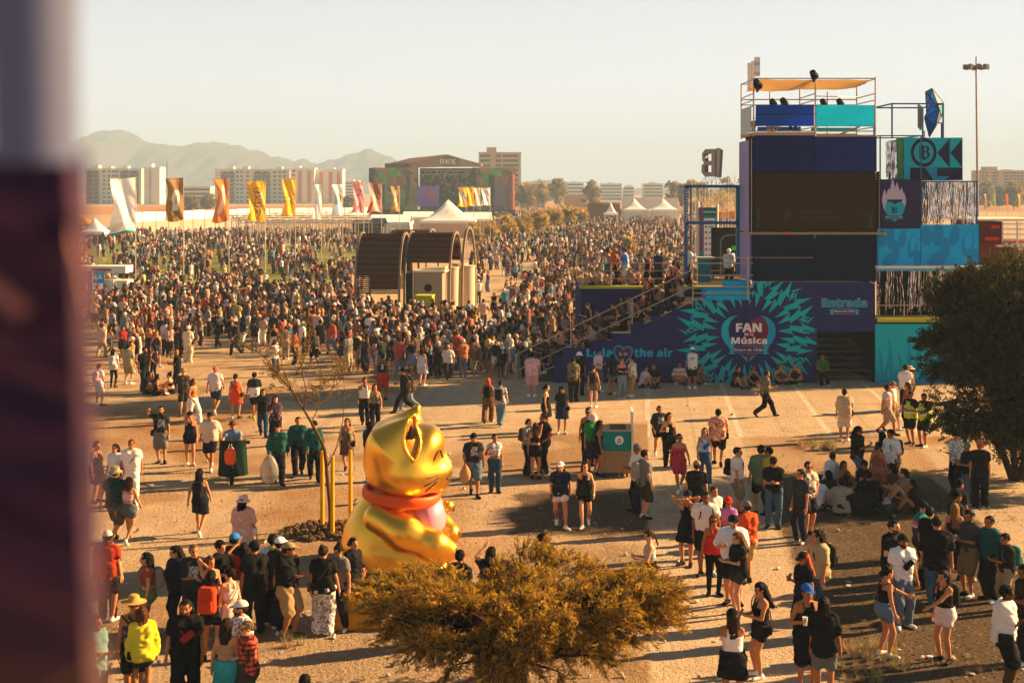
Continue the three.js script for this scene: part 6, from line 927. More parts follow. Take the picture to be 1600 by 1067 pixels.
const PATS = {
  plain: null,
  floral: (x, y, z) => { const a = noise(x * 16, y * 16, z * 16), b = noise(x * 22 + 9, y * 22, z * 22); return b > .28 ? [.15, .35, .35] : a > .22 ? [.8, .6, .35] : a < -.3 ? [.25, .08, .05] : [.8, .22, .10]; },
  birds: (x, y, z) => noise(x * 17, y * 17, z * 17) > .2 ? [.06, .045, .04] : [.66, .50, .38], pinkdots: (x, y, z) => noise(x * 26, y * 26, z * 26) > .3 ? [.35, .16, .2] : [.68, .40, .40], camo: (x, y, z) => { const a = noise(x * 9, y * 9, z * 9); return a > .15 ? [.13, .12, .06] : a < -.15 ? [.05, .045, .03] : [.2, .17, .10]; },
  plaid: (x, y, z) => { const s = (Math.sin(x * 70) > .2 ? 1 : 0) + (Math.sin(y * 70) > .2 ? 1 : 0) + (Math.sin(z * 70) > .2 ? .5 : 0); return s > 1.4 ? [.05, .015, .015] : s > .6 ? [.25, .05, .03] : [.6, .09, .04]; },
  stripes: (x, y) => Math.sin(y * 95) > 0 ? [.68, .62, .56] : [.05, .045, .05], rugby: (x, y) => Math.sin(y * 38 + 1) > 0 ? [.55, .19, .08] : [.62, .55, .48], duo: (x, y) => y > 1.17 ? [.02, .02, .022] : [.72, .62, .55], flow: (x, y, z) => noise(x * 24, y * 24, z * 24) > .12 ? [.16, .12, .14] : [.72, .68, .62], dark: (x, y, z) => noise(x * 20, y * 20, z * 20) > .25 ? [.3, .16, .18] : [.03, .028, .035],
  print: (x, y, z) => z > .03 && Math.abs(x) < .09 && y > 1.12 && y < 1.34 && noise(x * 38, y * 38, 3) > -.05 ? [.55, .52, .50] : [.022, .02, .02], backlogo: (x, y, z) => z < 0 && Math.hypot(x, (y - 1.26) * .9) < .045 ? [.6, .1, .1] : z < 0 && Math.hypot(x, y - 1.26) < .075 ? [.3, .3, .32] : x > .03 ? [.62, .62, .66] : [.28, .34, .06], jersey: (x, y, z) => z < 0 && Math.abs(x) < .05 && Math.abs(y - 1.24) < .075 && (Math.abs(y - 1.24) > .055 || Math.abs(y - 1.24) < .012 || x < -.025) ? [.7, .68, .66] : [.02, .018, .022], sport: (x, y, z) => Math.abs(x) > .19 ? [.03, .17, .55] : z < 0 && Math.abs(y - 1.28) < .02 && Math.abs(x) < .09 ? [.04, .06, .12] : [.64, .60, .55], blue: (x) => Math.abs(x) > .17 ? [.03, .2, .6] : [.7, .68, .66], wear: (x, y, z) => { const k = .85 + .4 * noise(x * 5, y * 5, z * 5); return [k, k, k]; }, track: (x, y, z) => y > 1.32 ? [.02, .16, .14] : y > 1.24 ? [.62, .07, .10] : y > 1.2 ? [.6, .57, .53] : [.03, .03, .04], vest: (x, y, z) => Math.abs(y - 1.06) < .028 || Math.abs(y - 1.2) < .02 ? [.62, .63, .58] : [.52, .62, .03], tie: (x, y, z) => { const a = Math.sin(x * 30 + y * 20 + 3 * noise(x * 9, y * 9, z * 9)); return a > .2 ? [.6, .12, .3] : a > -.3 ? [.06, .4, .4] : [.5, .1, .45]; },
};
function paint(g, pat) { const fn = PATS[pat]; if (!fn) return g; const p = g.attributes.position, c = new Float32Array(p.count * 3); for (let i = 0; i < p.count; i++) c.set(fn(p.getX(i), p.getY(i), p.getZ(i)), i * 3); g.setAttribute('color', new THREE.BufferAttribute(c, 3)); return g; }
const clipS = (J) => (x, y, z) => (x - J.hip.x) * J.u.x + (y - J.hip.y) * J.u.y + (z - J.hip.z) * J.u.z;
function topGeo(kind, sex, pose, vr, res, pat) {
  return cached(`top${kind}${sex}${pose}${vr}${res}${pat}`, () => {
    const J = rig(sex, pose, vr), S = clipS(J), loose = { tee: .030, big: .042, long: .032, hood: .046, shirt: .034, tank: .012, crop: .011, vest: .046, bra: .010, dress: .018, coat: .045, strapless: .010 }[kind] ?? .02;
    const pr = torsoPrims(J, loose), sl = { tee: .62, big: .9, shirt: .66, long: 2, hood: 2, coat: 2, vest: .12, dress: .0, crop: .42 }[kind] ?? 0;
    if (sl) for (const k of ['l', 'r']) { const [s, e, w] = [J['s' + k], J['e' + k], J['w' + k]]; if (sl > 1) pr.push(capsule(s, e, .047 + loose * .7, .042 + loose * .8, .03), capsule(e, at2(e, w, .94), .042 + loose * .8, .03 + loose * .6, .03)); else pr.push(capsule(s, at2(s, e, Math.max(.05, sl - .18)), .047 + loose * .7, .046 + loose * .9, .028)); }
    const hem = seatedHem(J, { tee: -.13, big: -.2, long: -.11, shirt: -.17, tank: sex === 'w' ? .05 : -.06, crop: .16, hood: -.12, vest: -.1, bra: .2, dress: -.05, coat: -.2, strapless: .05 }[kind] ?? -.1), nk = { tank: .44, crop: .55, bra: .40, dress: .43, strapless: .385, vest: .47 }[kind] ?? .562;
    const strap = ['tank', 'bra', 'dress', 'vest'].includes(kind), bf = field(pr);
    const f = (x, y, z) => {
      const s = S(x, y, z); let d = bf(x, y, z) + wrk(x, y, z) * (kind === 'tank' || kind === 'bra' ? .5 : 1.3); d = Math.max(d, hem - s);
      if (strap) { const lx = Math.abs((x - J.sc.x) * J.X.x + (z - J.sc.z) * J.X.z), cut = lx > J.sw - .075 && lx < J.sw + .3 ? s - .36 : (lx > .045 && kind !== 'vest') || kind === 'vest' && lx > .05 ? s - .515 : s - nk; d = Math.max(d, cut); } else d = Math.max(d, s - nk);
      return d;
    };
    const [lo, hi] = bounds(pr, .085); return paint(clean(net(f, lo, hi, res)), pat);
  });
}
const seatedHem = (J, v) => J.seated ? Math.max(v, -.08) : v;
function bottomGeo(kind, sex, pose, vr, res, pat) {
  return cached(`bot${kind}${sex}${pose}${vr}${res}${pat}`, () => {
    const J = rig(sex, pose, vr), S = clipS(J), pr = [], lo0 = { shorts: .030, mini: .014, jeans: .016, pants: .024, wide: .03, leggings: .008, skirt: .02, long: .02, bermuda: .034 }[kind] ?? .02, waist = kind === 'mini' || kind === 'leggings' || kind === 'skirt' ? .13 : .09;
    pr.push(...torsoPrims(J, Math.min(lo0, .022) * .5 + .005)); for (const s of [1, -1]) pr.push(capsule(J.hip.clone().add(V(s * .06, -.02, 0)), J.hip.clone().addScaledVector(J.u, .1).add(V(s * .05, 0, 0)), .110 + lo0 * .5, .102 + lo0 * .4, .05), capsule(J.hip.clone().addScaledVector(J.fw, -.045).addScaledVector(J.u, -.04).add(V(s * .06, 0, 0)), J.hip.clone().addScaledVector(J.fw, -.045).addScaledVector(J.u, -.05).add(V(s * .06, 0, 0)), .093 + lo0 * .6, .093 + lo0 * .6, .05));
    let cut = null;
    if (kind === 'skirt' || kind === 'long') {
      const t = kind === 'long' ? 1.75 : .8, m = V(0, 0, 0); const pt = (k) => t > 1 ? at2(J['k' + k], J['a' + k], t - 1) : at2(J['h' + k], J['k' + k], t); const a = pt('l'), b = pt('r');
      for (const k of ['l', 'r']) pr.push(capsule(J['h' + k], at2(J['h' + k], J['k' + k], .8), .104, .085, .04)); for (const p of [a, b, at2(a, b, .5)]) pr.push(capsule(J.hip, p, .135, (kind === 'long' ? .15 : .125), .09)); const yb = Math.max(a.y, b.y); if (!J.seated) cut = (x, y) => yb - .02 - y;
    } else for (const k of ['l', 'r']) {
      const [h, n, a] = [J['h' + k], J['k' + k], J['a' + k]];
      if (kind === 'shorts' || kind === 'mini' || kind === 'bermuda') { const e = { shorts: .72, mini: .36, bermuda: .92 }[kind]; pr.push(capsule(h, at2(h, n, e), .09 + lo0, (kind === 'mini' ? .08 : .066) + lo0, .04)); }
      else { const fl = { wide: .055, pants: .03, jeans: .022, leggings: .008 }[kind] ?? .02; pr.push(capsule(h, n, .088 + lo0, .056 + lo0, .04), capsule(n, at2(n, a, .96), .056 + lo0, .036 + fl, .03)); }
    }
    const bf = field(pr), [lo, hi] = bounds(pr, .085);
    return paint(clean(net((x, y, z) => { let d = Math.max(bf(x, y, z) + wrk(x, y * .8, z) * (kind === 'leggings' ? .3 : 1.2), S(x, y, z) - waist); if (cut) d = Math.max(d, cut(x, y, z)); return d; }, lo, hi, res)), pat);
  });
}
function shoeGeo(sex, pose, vr, k) {
  return cached(`shoe${sex}${pose}${vr}${k}`, () => { const J = rig(sex, pose, vr), a = J['a' + k], fd = J['fd' + k], pr = [capsule(a.clone().addScaledVector(fd, -.035).add(V(0, -.035, 0)), a.clone().addScaledVector(fd, .165).add(V(0, -.046, 0)), .046, .036, .02), capsule(a.clone().add(V(0, -.02, 0)), a.clone().add(V(0, .012, 0)), .044, .042, .02)], [lo, hi] = bounds(pr, .05), f = field(pr); return clean(net((x, y, z) => fd.y < -.3 ? f(x, y, z) : Math.max(f(x, y, z), a.y - .075 - y), lo, hi, .019)); });
}
function hairGeo(kind) {
  return cached('hair' + kind, () => {
    const sk = (x, y, z) => (Math.hypot(x / .088, (y - .034) / .102, (z + .014) / .108) - 1) * .088, pr = [];
    const L = { long: [-.30, -.36], mid: [-.17, -.2], curly: [-.24, -.3], vlong: [-.40, -.5], bob: [-.1, -.12] }[kind];
    if (L) for (const [x, z, r] of [[-.062, -.045, .04], [.062, -.045, .04], [-.03, -.085, .05], [.03, -.085, .05], [0, -.09, .052]]) pr.push(capsule(V(x, .03, z), V(x * 1.35, L[0] + (Math.abs(x) > .05 ? .06 : 0), z - .045), r, r * .72, .03));
    if (kind === 'bun') pr.push(capsule(V(0, .12, -.07), V(0, .13, -.08), .05, .045, .02)); if (kind === 'low') pr.push(capsule(V(0, -.02, -.13), V(0, -.03, -.135), .045, .04, .02));
    if (kind === 'pony') pr.push(capsule(V(0, .05, -.12), V(0, -.05, -.17), .035, .042, .02), capsule(V(0, -.05, -.17), V(0, -.24, -.15), .042, .02, .02)); if (kind === 'braid') for (let k = 0; k < 6; k++) pr.push(capsule(V(0, .0 - k * .05, -.115 - .01 * Math.sin(k)), V(0, -.03 - k * .05, -.118), .026 - k * .002, .024 - k * .002, .008));
    const pf = pr.length ? field(pr) : null, cu = kind === 'curly' || kind === 'afro' || kind === 'crop';
    const f = (x, y, z) => { let d = sk(x, y, z) - (kind === 'afro' ? .035 : kind === 'buzz' ? -.006 : 0); d = Math.max(d, z - (y > .075 ? .085 : .055 + (y > .03 ? (y - .03) * .6 : 0)) - 0, kind === 'bob' || L ? -.05 - y - (z < -.02 ? .05 : 0) : (z > -.02 ? -.0 : -.075) - y); if (y < .072 && z > .03 && Math.abs(x) < .064) d = Math.max(d, .02); if (pf) d = smin(d, pf(x, y, z), .02); return d + (cu ? .012 * Math.sin(x * 130) * Math.sin(y * 120 + 1) * Math.sin(z * 125) * 1.3 : .007 * Math.sin(x * 210 + 9 * noise(x * 20, y * 6, z * 20))); };
    return clean(net(f, V(-.15, (L ? L[0] : -.36) - .08, -.27), V(.15, .22, .14), .0155));
  });
}
function hatGeo(kind) {
  return cached('hat' + kind, () => {
    const b = new MB(), dome = (rx, ry, rz, y) => { const g = new THREE.SphereGeometry(1, 18, 8, 0, Math.PI * 2, 0, Math.PI / 2); g.scale(rx, ry, rz); return [g, M4().setPosition(0, y, -.012)]; };
    if (kind === 'cap' || kind === 'backcap') { b.add(...dome(.093, .098, .116, .048)); const g = new THREE.CylinderGeometry(.078, .078, .008, 18, 1, false, -Math.PI / 2, Math.PI); g.scale(1, 1, 1.25); const m = M4().makeRotationX(.16).setPosition(0, .052, .078); if (kind === 'backcap') m.premultiply(M4().makeRotationY(Math.PI)); b.add(g, m); b.add(new THREE.SphereGeometry(.009, 6, 5), M4().setPosition(0, .147, -.012)); }
    else { const pr = { bucket: [[.0, .15], [.07, .148], [.088, .12], [.1, .06], [.155, .012], [.158, .008], [.1, .045]], straw: [[0, .15], [.06, .155], [.085, .13], [.098, .055], [.2, .045], [.203, .038], [.098, .046]], beanie: [[0, .165], [.04, .16], [.08, .12], [.1, .05], [.102, .03], [.096, .03]], fedora: [[0, .14], [.05, .15], [.08, .135], [.096, .05], [.17, .055], [.172, .048], [.09, .045]] }[kind]; const g = new THREE.LatheGeometry(pr.map(([x, y]) => new THREE.Vector2(x, y)), 22); g.scale(1, 1, 1.12); b.add(g, M4().setPosition(0, .01, -.012)); }
    return clean(b.g.length > 1 ? mergeGeometries(b.g) : b.g[0]);
  });
}
function bagGeo(kind, sex, pose, vr) {
  return cached(`bag${kind}${sex}${pose}${vr}`, () => {
    const J = rig(sex, pose, vr), b = new MB(), basis = M4().makeBasis(J.X, J.u, J.X.clone().cross(J.u)), put = (x, y, z) => J.hip.clone().addScaledVector(J.X, x).addScaledVector(J.u, y).addScaledVector(J.fw, z);
    if (kind === 'pack' || kind === 'bigpack') { const s = kind === 'pack' ? 1 : 1.2; b.add(new RoundedBoxGeometry(.28 * s, .42 * s, .17 * s, 4, .08), basis.clone().setPosition(put(0, .29, -.215 * (.5 + .5 * s)))); b.add(new RoundedBoxGeometry(.20 * s, .17 * s, .06, 2, .025), basis.clone().setPosition(put(0, .2, -.30 * (.4 + .6 * s)))); for (const q of [-1, 1]) b.tube([put(q * .1, .43, -.15), put(q * .105, .535, -.03), put(q * .11, .47, .12), put(q * .13, .3, .155), put(q * .18, .16, .02), put(q * .12, .14, -.15)], .013, 14, 5); }
    else { const pts = []; const q = kind === 'slingr' ? -1 : 1; for (let k = 0; k < 20; k++) { const a = k / 20 * Math.PI * 2; pts.push(put(q * Math.cos(a) * .185, .27 - Math.cos(a) * .24, Math.sin(a) * .158)); } b.add(new THREE.TubeGeometry(new THREE.CatmullRomCurve3(pts, true), 30, .011, 5, true)); const front = kind === 'chest'; b.add(new RoundedBoxGeometry(front ? .22 : .10, front ? .11 : .17, front ? .07 : .22, 2, .03), basis.clone().multiply(M4().makeRotationZ(front ? .7 * q : 0)).setPosition(front ? put(.02, .28, .2) : put(q * .23, .0, .03))); }
    return clean(mergeGeometries(b.g));
  });
}
const parseOpts = (s) => { const o = { sex: s[0] }; for (const t of s.slice(1).trim().split(/\s+/)) { const [k, v] = t.split('='); o[k] = v === undefined ? true : v.includes(',') ? v.split(',') : v; } return o; };
const hex = (h) => h.length === 3 ? '#' + [...h].map((c) => c + c).join('') : '#' + h;
let personCount = 0;
function makePerson(pos, face, opt, label, Z, group) {
  const o = typeof opt === 'string' ? parseOpts(opt) : opt, sex = o.sex, H = +(o.H ?? (sex === 'w' ? 1.63 : 1.74)), pose = o.p ?? 'stand', vr = o.v !== undefined ? +o.v : Math.floor(rnd() * 3), res = Z < 27 ? .021 : Z < 36 ? .026 : Z < 50 ? .033 : .042, J = rig(sex, pose, vr);
  const t = thing('person', label, 'person', pos, face * Math.PI / 180, group), s = H / 1.75, fat = +(o.w ?? (1 + (rnd() - .5) * .1)); t.scale.set(s * fat, s, s * fat);
  const sk = +(o.k ?? pick([0, 1, 1, 2, 2])), m = (name, g, mt) => { const q = shadows(new THREE.Mesh(g, mt)); q.name = name; t.add(q); return q; }, vc = { vertexColors: true };
  m('body', bodyGeo(sex, pose, vr, res, o.beard ? 1 : 0), skinMat(sk));
  const cl = (name, fn, spec, rough) => { const [kind, col, pat = 'plain'] = spec; m(name, fn(kind, sex, pose, vr, res, pat), PATS[pat] ? mat(pat === 'wear' ? hex(col) : '#ffffff', rough, 0, vc) : mat(hex(col), rough)); };
  if (o.t) cl(({ tank: 'tank_top', crop: 'crop_top', long: 'sweater', hood: 'hoodie', shirt: 'shirt', vest: 'vest', bra: 'crop_top', dress: 'dress', coat: 'jacket' })[o.t[0]] ?? 't_shirt', topGeo, o.t, .85);
  if (o.b) cl(({ shorts: 'shorts', mini: 'shorts', bermuda: 'shorts', skirt: 'skirt', long: 'skirt', leggings: 'leggings', jeans: 'jeans' })[o.b[0]] ?? 'trousers', bottomGeo, o.b, .85);
  if (o.o) cl('vest', topGeo, o.o, .6);
  for (const k of ['l', 'r']) m('shoe', shoeGeo(sex, pose, vr, k), mat(hex(o.sh ?? pick(['ddd', '1a1a1a', 'ccc', '2a2522', '161616'])), .7));
  const onHead = (name, g, mt) => { const q = m(name, g, mt); q.applyMatrix4(J.hm); return q; };
  if (o.h && o.h[0] !== 'bald') onHead('hair', hairGeo(o.h[0]), mat(hex(o.h[1]), .62));
  if (o.c) onHead(o.c[0] === 'cap' || o.c[0] === 'backcap' ? 'cap' : 'hat', hatGeo(o.c[0]), mat(hex(o.c[1]), .85));
  if (o.g) onHead('sunglasses', cached('glasses', () => { const b = new MB(); for (const x of [-.033, .033]) b.rbox(x, .006, .098, .052, .036, .012, .005); b.box(0, .012, .1, .02, .008, .008); for (const x of [-.072, .072]) b.box(x, .012, .045, .006, .008, .11); return clean(mergeGeometries(b.g)); }), mat(o.g === true ? '#120f0e' : hex(o.g), .2));
  if (o.bag) m(o.bag[0].includes('pack') ? 'backpack' : 'bag', bagGeo(o.bag[0], sex, pose, vr), mat(hex(o.bag[1]), .8));
  personCount++;
  if (o.hold) {                                          // things in a hand are things of their own
    const [kind, col, lab] = [o.hold[0], o.hold[1], o.holdLabel], w = J.wr, d = w.clone().sub(J.er).normalize(), lp = w.clone().addScaledVector(d, .08); t.updateMatrixWorld(); const p = lp.applyMatrix4(t.matrixWorld);
    const q = thing(kind === 'phone' ? 'phone' : kind === 'cup' ? 'cup' : kind === 'can' ? 'drink_can' : 'carrier_bag', lab, kind === 'phone' ? 'phone' : kind === 'cup' ? 'cup' : kind === 'can' ? 'can' : 'bag', p, face * Math.PI / 180);
    if (kind === 'phone') { part('case', mat(hex(col), .4), q, (b) => b.rbox(0, .03, 0, .075, .15, .009, .004, 0, -.5)); part('camera_lens', mat('#0a0a0a', .2), q, (b) => b.box(.02, .076, -.03, .022, .022, .01, 0, -.5)); }
    else if (kind === 'cup' || kind === 'can') { part('body', mat(hex(col), .5), q, (b) => b.add(new THREE.CylinderGeometry(kind === 'can' ? .033 : .042, kind === 'can' ? .033 : .03, .13, 14), M4().setPosition(0, .02, 0))); part('rim', mat('#cfc8be', .4), q, (b) => b.add(new THREE.TorusGeometry(kind === 'can' ? .03 : .042, .004, 5, 14), M4().makeRotationX(Math.PI / 2).setPosition(0, .086, 0))); }
    else { const g = new THREE.SphereGeometry(1, 16, 12), po = g.attributes.position; const sc = +(o.hs ?? 1); for (let i = 0; i < po.count; i++) { const y = po.getY(i), k = .55 + .45 * Math.min(1, (1 - y) * .9), q2 = 1 + .15 * noise(po.getX(i) * 3, y * 3, po.getZ(i) * 3 + 7); const q3 = q2 + .12 * Math.sin(Math.atan2(po.getX(i), po.getZ(i)) * 7 + y * 2) * (1 - k * .5); po.setXYZ(i, po.getX(i) * .15 * Math.sqrt(k) * q3 * sc, y * .24 * sc - .22 * sc, po.getZ(i) * .11 * Math.sqrt(k) * q3 * sc); } g.computeVertexNormals(); mesh('sack', g, kind === 'clear' ? mat(hex(col), .35, 0, { transmission: .75, thickness: 0, side: THREE.DoubleSide }) : mat(hex(col), .7), q); part('handle', mat(hex(col), .7), q, (b) => b.tube([V(-.05, -.05, 0), V(-.03, .04, 0), V(.03, .04, 0), V(.05, -.05, 0)], .008)); }
  }
  return t;
}
// a standing person by the top of the head in the photograph; z=... gives feet at a known distance instead
function P(x, y, face, opt, label, holdLabel) {
  const o = parseOpts(opt), H = +(o.H ?? (o.sex === 'w' ? 1.63 : 1.74)) * 1; o.holdLabel = holdLabel; let Z, pos;
  if (o.z) { Z = +o.z; pos = V(wx(x, Z), wy(y, Z), -Z); } else if (/^(sit|recline)/.test(o.p ?? '')) { Z = gz(y); pos = V(wx(x, Z), .006, -Z); } else { const top = H + (o.c ? .02 : 0); Z = F * (CH - top) / (y - HY); pos = V(wx(x, Z), .006, -Z); }
  placed.push([pos.x, pos.z]); return makePerson(pos, face, o, label, Z, o.group);
}
const placed = [];
// ---------- the people one can tell apart ----------
reseed(2024);
// bottom left group
P(166, 826, 175, 'm t=tee,a33318 b=shorts,1c1c1c h=short,1a120c c=cap,e0b8ae', 'person in pale pink cap and rust red top beside the blurred panel');
P(168, 836, -165, 'w t=tee,5c5852 b=pants,141312 h=vlong,4a2c18 bag=sling,26405c', 'person with long brown hair, grey top and blue bag beside the blurred panel');
P(229, 861, -70, 'w t=crop,8c3a34 b=wide,56704a h=long,17110d bag=pack,7c7468', 'person with grey backpack and green trousers facing the blurred panel');
P(275, 850, -55, 'w t=coat,1b1a22 b=leggings,151414 h=long,15100d p=phone', 'person in dark jacket with dark hair next to the lettered black tee');
P(304, 848, 5, 'm t=tee,161415,print b=jeans,1c2028 h=short,6a4a26 p=cross', 'person with blond fringe, crossed arms and white print on black tee');
P(328, 866, 30, 'w t=tank,171515 b=shorts,1a1a1a h=long,5c3d24 p=face H=1.6', 'person with long light brown hair leaning a cheek on one hand');
P(328, 889, 175, 'w t=tank,141313 b=mini,131313 h=bob,17100c bag=bigpack,c23a1c H=1.6', 'person carrying a big bright red backpack over black shorts');
P(341, 842, 60, 'm t=tee,15141a b=jeans,1a1a20 h=short,120d0a p=phone', 'person in black tee looking down beside the blue and white cap');
P(365, 830, 160, 'm t=tee,181c20 b=shorts,1a1c20 h=short,14100c c=cap,2d6fb4', 'person in bright blue cap and dark tee in the queue');
P(381, 846, 170, 'w t=tee,9c2a1e b=mini,121212 h=vlong,1a1210 p=behind', 'person in dark red tee with one arm raised behind the head');
P(358, 884, -140, 'w t=bra,d8c8b8 b=mini,d9b4a4 h=low,140f0c bag=sling,8c8478 k=0', 'person with bare back, pale pink shorts and grey top over one shoulder');
P(397, 842, -150, 'm t=tee,191818 b=pants,1a1a1a h=short,14100c c=cap,17171c', 'person in black cap just behind the dark red tee');
P(209, 927, 25, 'm t=tank,1a1615,dark b=shorts,19181c h=short,1c130d c=straw,b88a44 g k=2 bag=sling,141414', 'person in yellow straw hat and dark flowered tank top');
P(221, 946, -150, 'w t=hood,cdbb2c b=mini,2a2a2a h=vlong,4c2a16 H=1.6 bag=sling,181614', 'person in bright yellow jacket with long straight brown hair');
P(290, 934, 15, 'm t=tee,151313 b=pants,141313 h=mid,171009 beard H=1.78 w=1.08 bag=chest,8c2a20', 'bearded person in black with a red pouch across the chest');
P(352, 964, 175, 'w t=bra,9c7a5a b=skirt,2f8f92 h=curly,2c1a10 H=1.62 k=1', 'person with long curly hair and a short teal skirt');
P(377, 934, -60, 'm t=shirt,b8603a,flow b=shorts,9c4a24 h=short,2a1c12 c=cap,c8c2ba beard', 'person in pale cap and patterned shirt facing the curly haired one');
P(386, 967, -70, 'w t=shirt,8a2a1a,plaid b=skirt,3a332c h=low,5a4430 g=2a2622 H=1.58 p=cross', 'person in red and black plaid shirt with glasses');
P(146, 958, 60, 'm t=tee,6f9a94 b=jeans,2a3038 h=short,1c140e p=cross', 'person in pale teal top half hidden by the blurred panel');
P(425, 832, 170, 'm t=tee,8a9a4a,backlogo b=pants,191b20 h=short,14100c k=2', 'person in green and white tee with round emblem on the back');
P(436, 836, 160, 'm t=tee,2a2a30 b=jeans,1b1b20 h=short,1c140e c=cap,d8d4d8', 'person in white cap hidden behind the green and white tee');
P(450, 843, 70, 'm t=tee,161616 b=bermuda,9c8058 h=short,1c140e c=cap,8f7a5c p=cross H=1.78 w=1.1', 'person in beige cap, black tee and khaki shorts with folded arms');
P(504, 851, 178, 'w t=tee,181616 b=wide,6a5c50,flow h=bun,2a1c14 H=1.66 w=1.1 bag=sling,5c4a3a', 'person with hair bun and patterned loose trousers by yellow seat');
P(532, 848, -30, 'w t=tee,6c6660 b=pants,1d1c20 h=bun,17100c p=look', 'person in grey tee with dark bun beside the yellow seat');
P(566, 985, 5, 'm t=tee,20201e b=jeans,4a5662 h=short,140f0b p=sitb z=27.2 k=2', 'person seated on the yellow seat in jeans under the bush');
P(551, 838, 60, 'w t=tee,1b1a1c b=jeans,1d2026 h=low,120d0a', 'dark haired person tucked against the left flank of golden cat');
P(475, 1051, 175, 'w t=tee,2a2420 b=jeans,20242a h=low,0f0b09', 'dark haired head peeping over the bottom edge of the frame');
P(440, 862, 150, 'w t=tank,121212 b=leggings,141414 h=long,191008 H=1.55', 'short dark person between the green tee and the beige cap');
// behind the acacia bush
P(768, 852, 165, 'm t=shirt,1c2438 b=jeans,222831 h=curly,120d0a p=behind H=1.7', 'curly dark haired person with raised elbow behind the acacia bush');
P(717, 857, 150, 'm t=tee,1c1a1a b=jeans,20222a h=short,0f0b09', 'dark head just below the paw of the golden cat');
P(847, 828, 80, 'w t=tank,17151a b=mini,181818 h=pony,1c120c k=0 p=walk', 'ponytailed person in black top striding behind the bush');
P(1016, 826, -90, 'w t=bra,9fb4c4 b=mini,16181c h=braid,40261a p=phone k=0', 'person with braids looking left at the edge of the bush');
// path, lower centre
P(1074, 763, -25, 'w t=tank,141313 b=skirt,131212 h=low,14100c c=cap,17181a p=photo H=1.66 sh=1a1512', 'person in black dress and cap holding a camera to the face');
P(1104, 766, 0, 'm t=tee,d8cec4 b=shorts,16151a h=short,120e0b k=3 H=1.8 w=1.1 bag=pack,1c1c1c', 'tall person in white tee with dark backpack straps on path');
P(1116, 758, 30, 'w t=tee,c8bcb4 b=jeans,2a2c34 h=low,2a1a10 H=1.6', 'person in white tee mostly hidden behind the tall white tee');
P(1138, 773, -5, 'w t=crop,b0457a,tie b=leggings,1a1a22 h=long,1c110c c=cap,cc2d22 g', 'person in red cap with sunglasses and tie dyed top');
P(1168, 780, -150, 'm t=tee,c24a20 b=bermuda,b59468 h=short,1c130c c=cap,6f6860 beard', 'person in grey cap, orange red tee and beige shorts');
P(1116, 802, 5, 'w t=dress,c4281a b=leggings,131113 h=curly,5c2410 g H=1.66 sh=1c1a1a', 'person with auburn curls, sunglasses and red frilled top over leggings');
P(1146, 801, -10, 'm t=big,d6d2d8 b=shorts,151515 h=short,110d0b c=cap,141416 g=e0dcd8 H=1.8 w=1.08 p=drink', 'broad person in white tee with black cap and white sunglasses');
P(1154, 829, -70, 'w t=tee,16181a b=mini,2f3034 h=long,6a4424 p=phone', 'person in black tee and grey shorts with ombre hair beside white tee');
P(1189, 907, -75, 'w t=tank,141313 b=mini,181818 h=vlong,120d0a p=phone k=1 sh=e4ded8 hold=phone,1a1a20 bag=sling,161616', 'person in black top and shorts with white shoes holding up phone', 'dark phone held by the person in white shoes');
P(1143, 947, 165, 'w t=tank,d9ccc8 b=skirt,16171c h=long,2a1a12 c=cap,141418 p=cross H=1.66', 'person in white tank top and black cap, seen from behind');
P(1258, 859, -65, 'w t=tee,161414 b=pants,151415 h=vlong,b3481c c=cap,16161a p=phone1 hold=phone,15151a', 'person with long flame red hair, black cap and tee', 'black phone in the hand of the red haired person');
P(1281, 825, -80, 'm t=big,a8946c b=jeans,33475c h=curly,1e140e p=face bag=pack,1b1a18 H=1.76', 'curly haired person in beige tee with a black backpack');
P(1261, 908, 5, 'm t=tank,171618 b=bermuda,17161a h=short,1a120c c=cap,2a5cb0 k=2 p=drink H=1.78 sh=1c1a1c hold=cup,d8cfc8', 'person in bright blue cap and black tank top', 'pale cup held by the person in bright blue cap');
P(1288, 930, 170, 'w t=big,141312 b=shorts,5c5e60 h=vlong,14100c H=1.72', 'person with very long dark hair in black tee and denim shorts');
// dark chippings, lower right
P(1396, 810, 35, 'm t=tee,17161a b=shorts,1c1a20 h=short,17110d beard H=1.8 w=1.1 p=drink hold=can,6a6460', 'bearded person in dark tee holding a grey can', 'grey can held by the bearded person in dark tee');
P(1411, 831, 15, 'm t=tee,dcd6d4 b=jeans,566878 h=short,14100c c=cap,16161a beard k=2 bag=chest,141414 H=1.77 sh=e8e2dc', 'person in white tee and black cap with a black chest bag');
P(1382, 881, 95, 'w t=tank,161514 b=mini,5f7286 h=low,140f0b p=reach k=1 sh=e6dfd8 bag=sling,1c1a1a', 'person in black tank and denim shorts reaching out an arm');
P(1476, 888, -60, 'w t=tank,161414 b=mini,d8c4bc h=vlong,17100c p=reach k=1 sh=1c1a1c bag=pack,1c1614', 'person with long wavy hair and white shorts handing something over');
P(1467, 806, 170, 'm t=big,141312 b=jeans,3c5468 h=short,100c0a H=1.84 w=1.08 p=look', 'large person in black tee and jeans, back turned, by path edge');
P(1440, 780, 60, 'm t=long,2c6a5c,track b=pants,1a1a20 h=short,17110c c=cap,191a1e p=phone', 'person in green, pink and white striped jacket and black cap');
P(1452, 790, 120, 'm t=tee,151416 b=jeans,1c2028 h=short,110d0b', 'person in black tee squeezed behind the large black tee');
P(1492, 784, 150, 'w t=dress,141212 b=skirt,141212 h=vlong,7a5530 k=1 sh=171413', 'person with long light brown hair in short black dress');
P(1494, 763, 100, 'm t=tee,18181a b=pants,1a191c h=short,14100c c=cap,15151a', 'person in dark cap behind the long light brown hair');
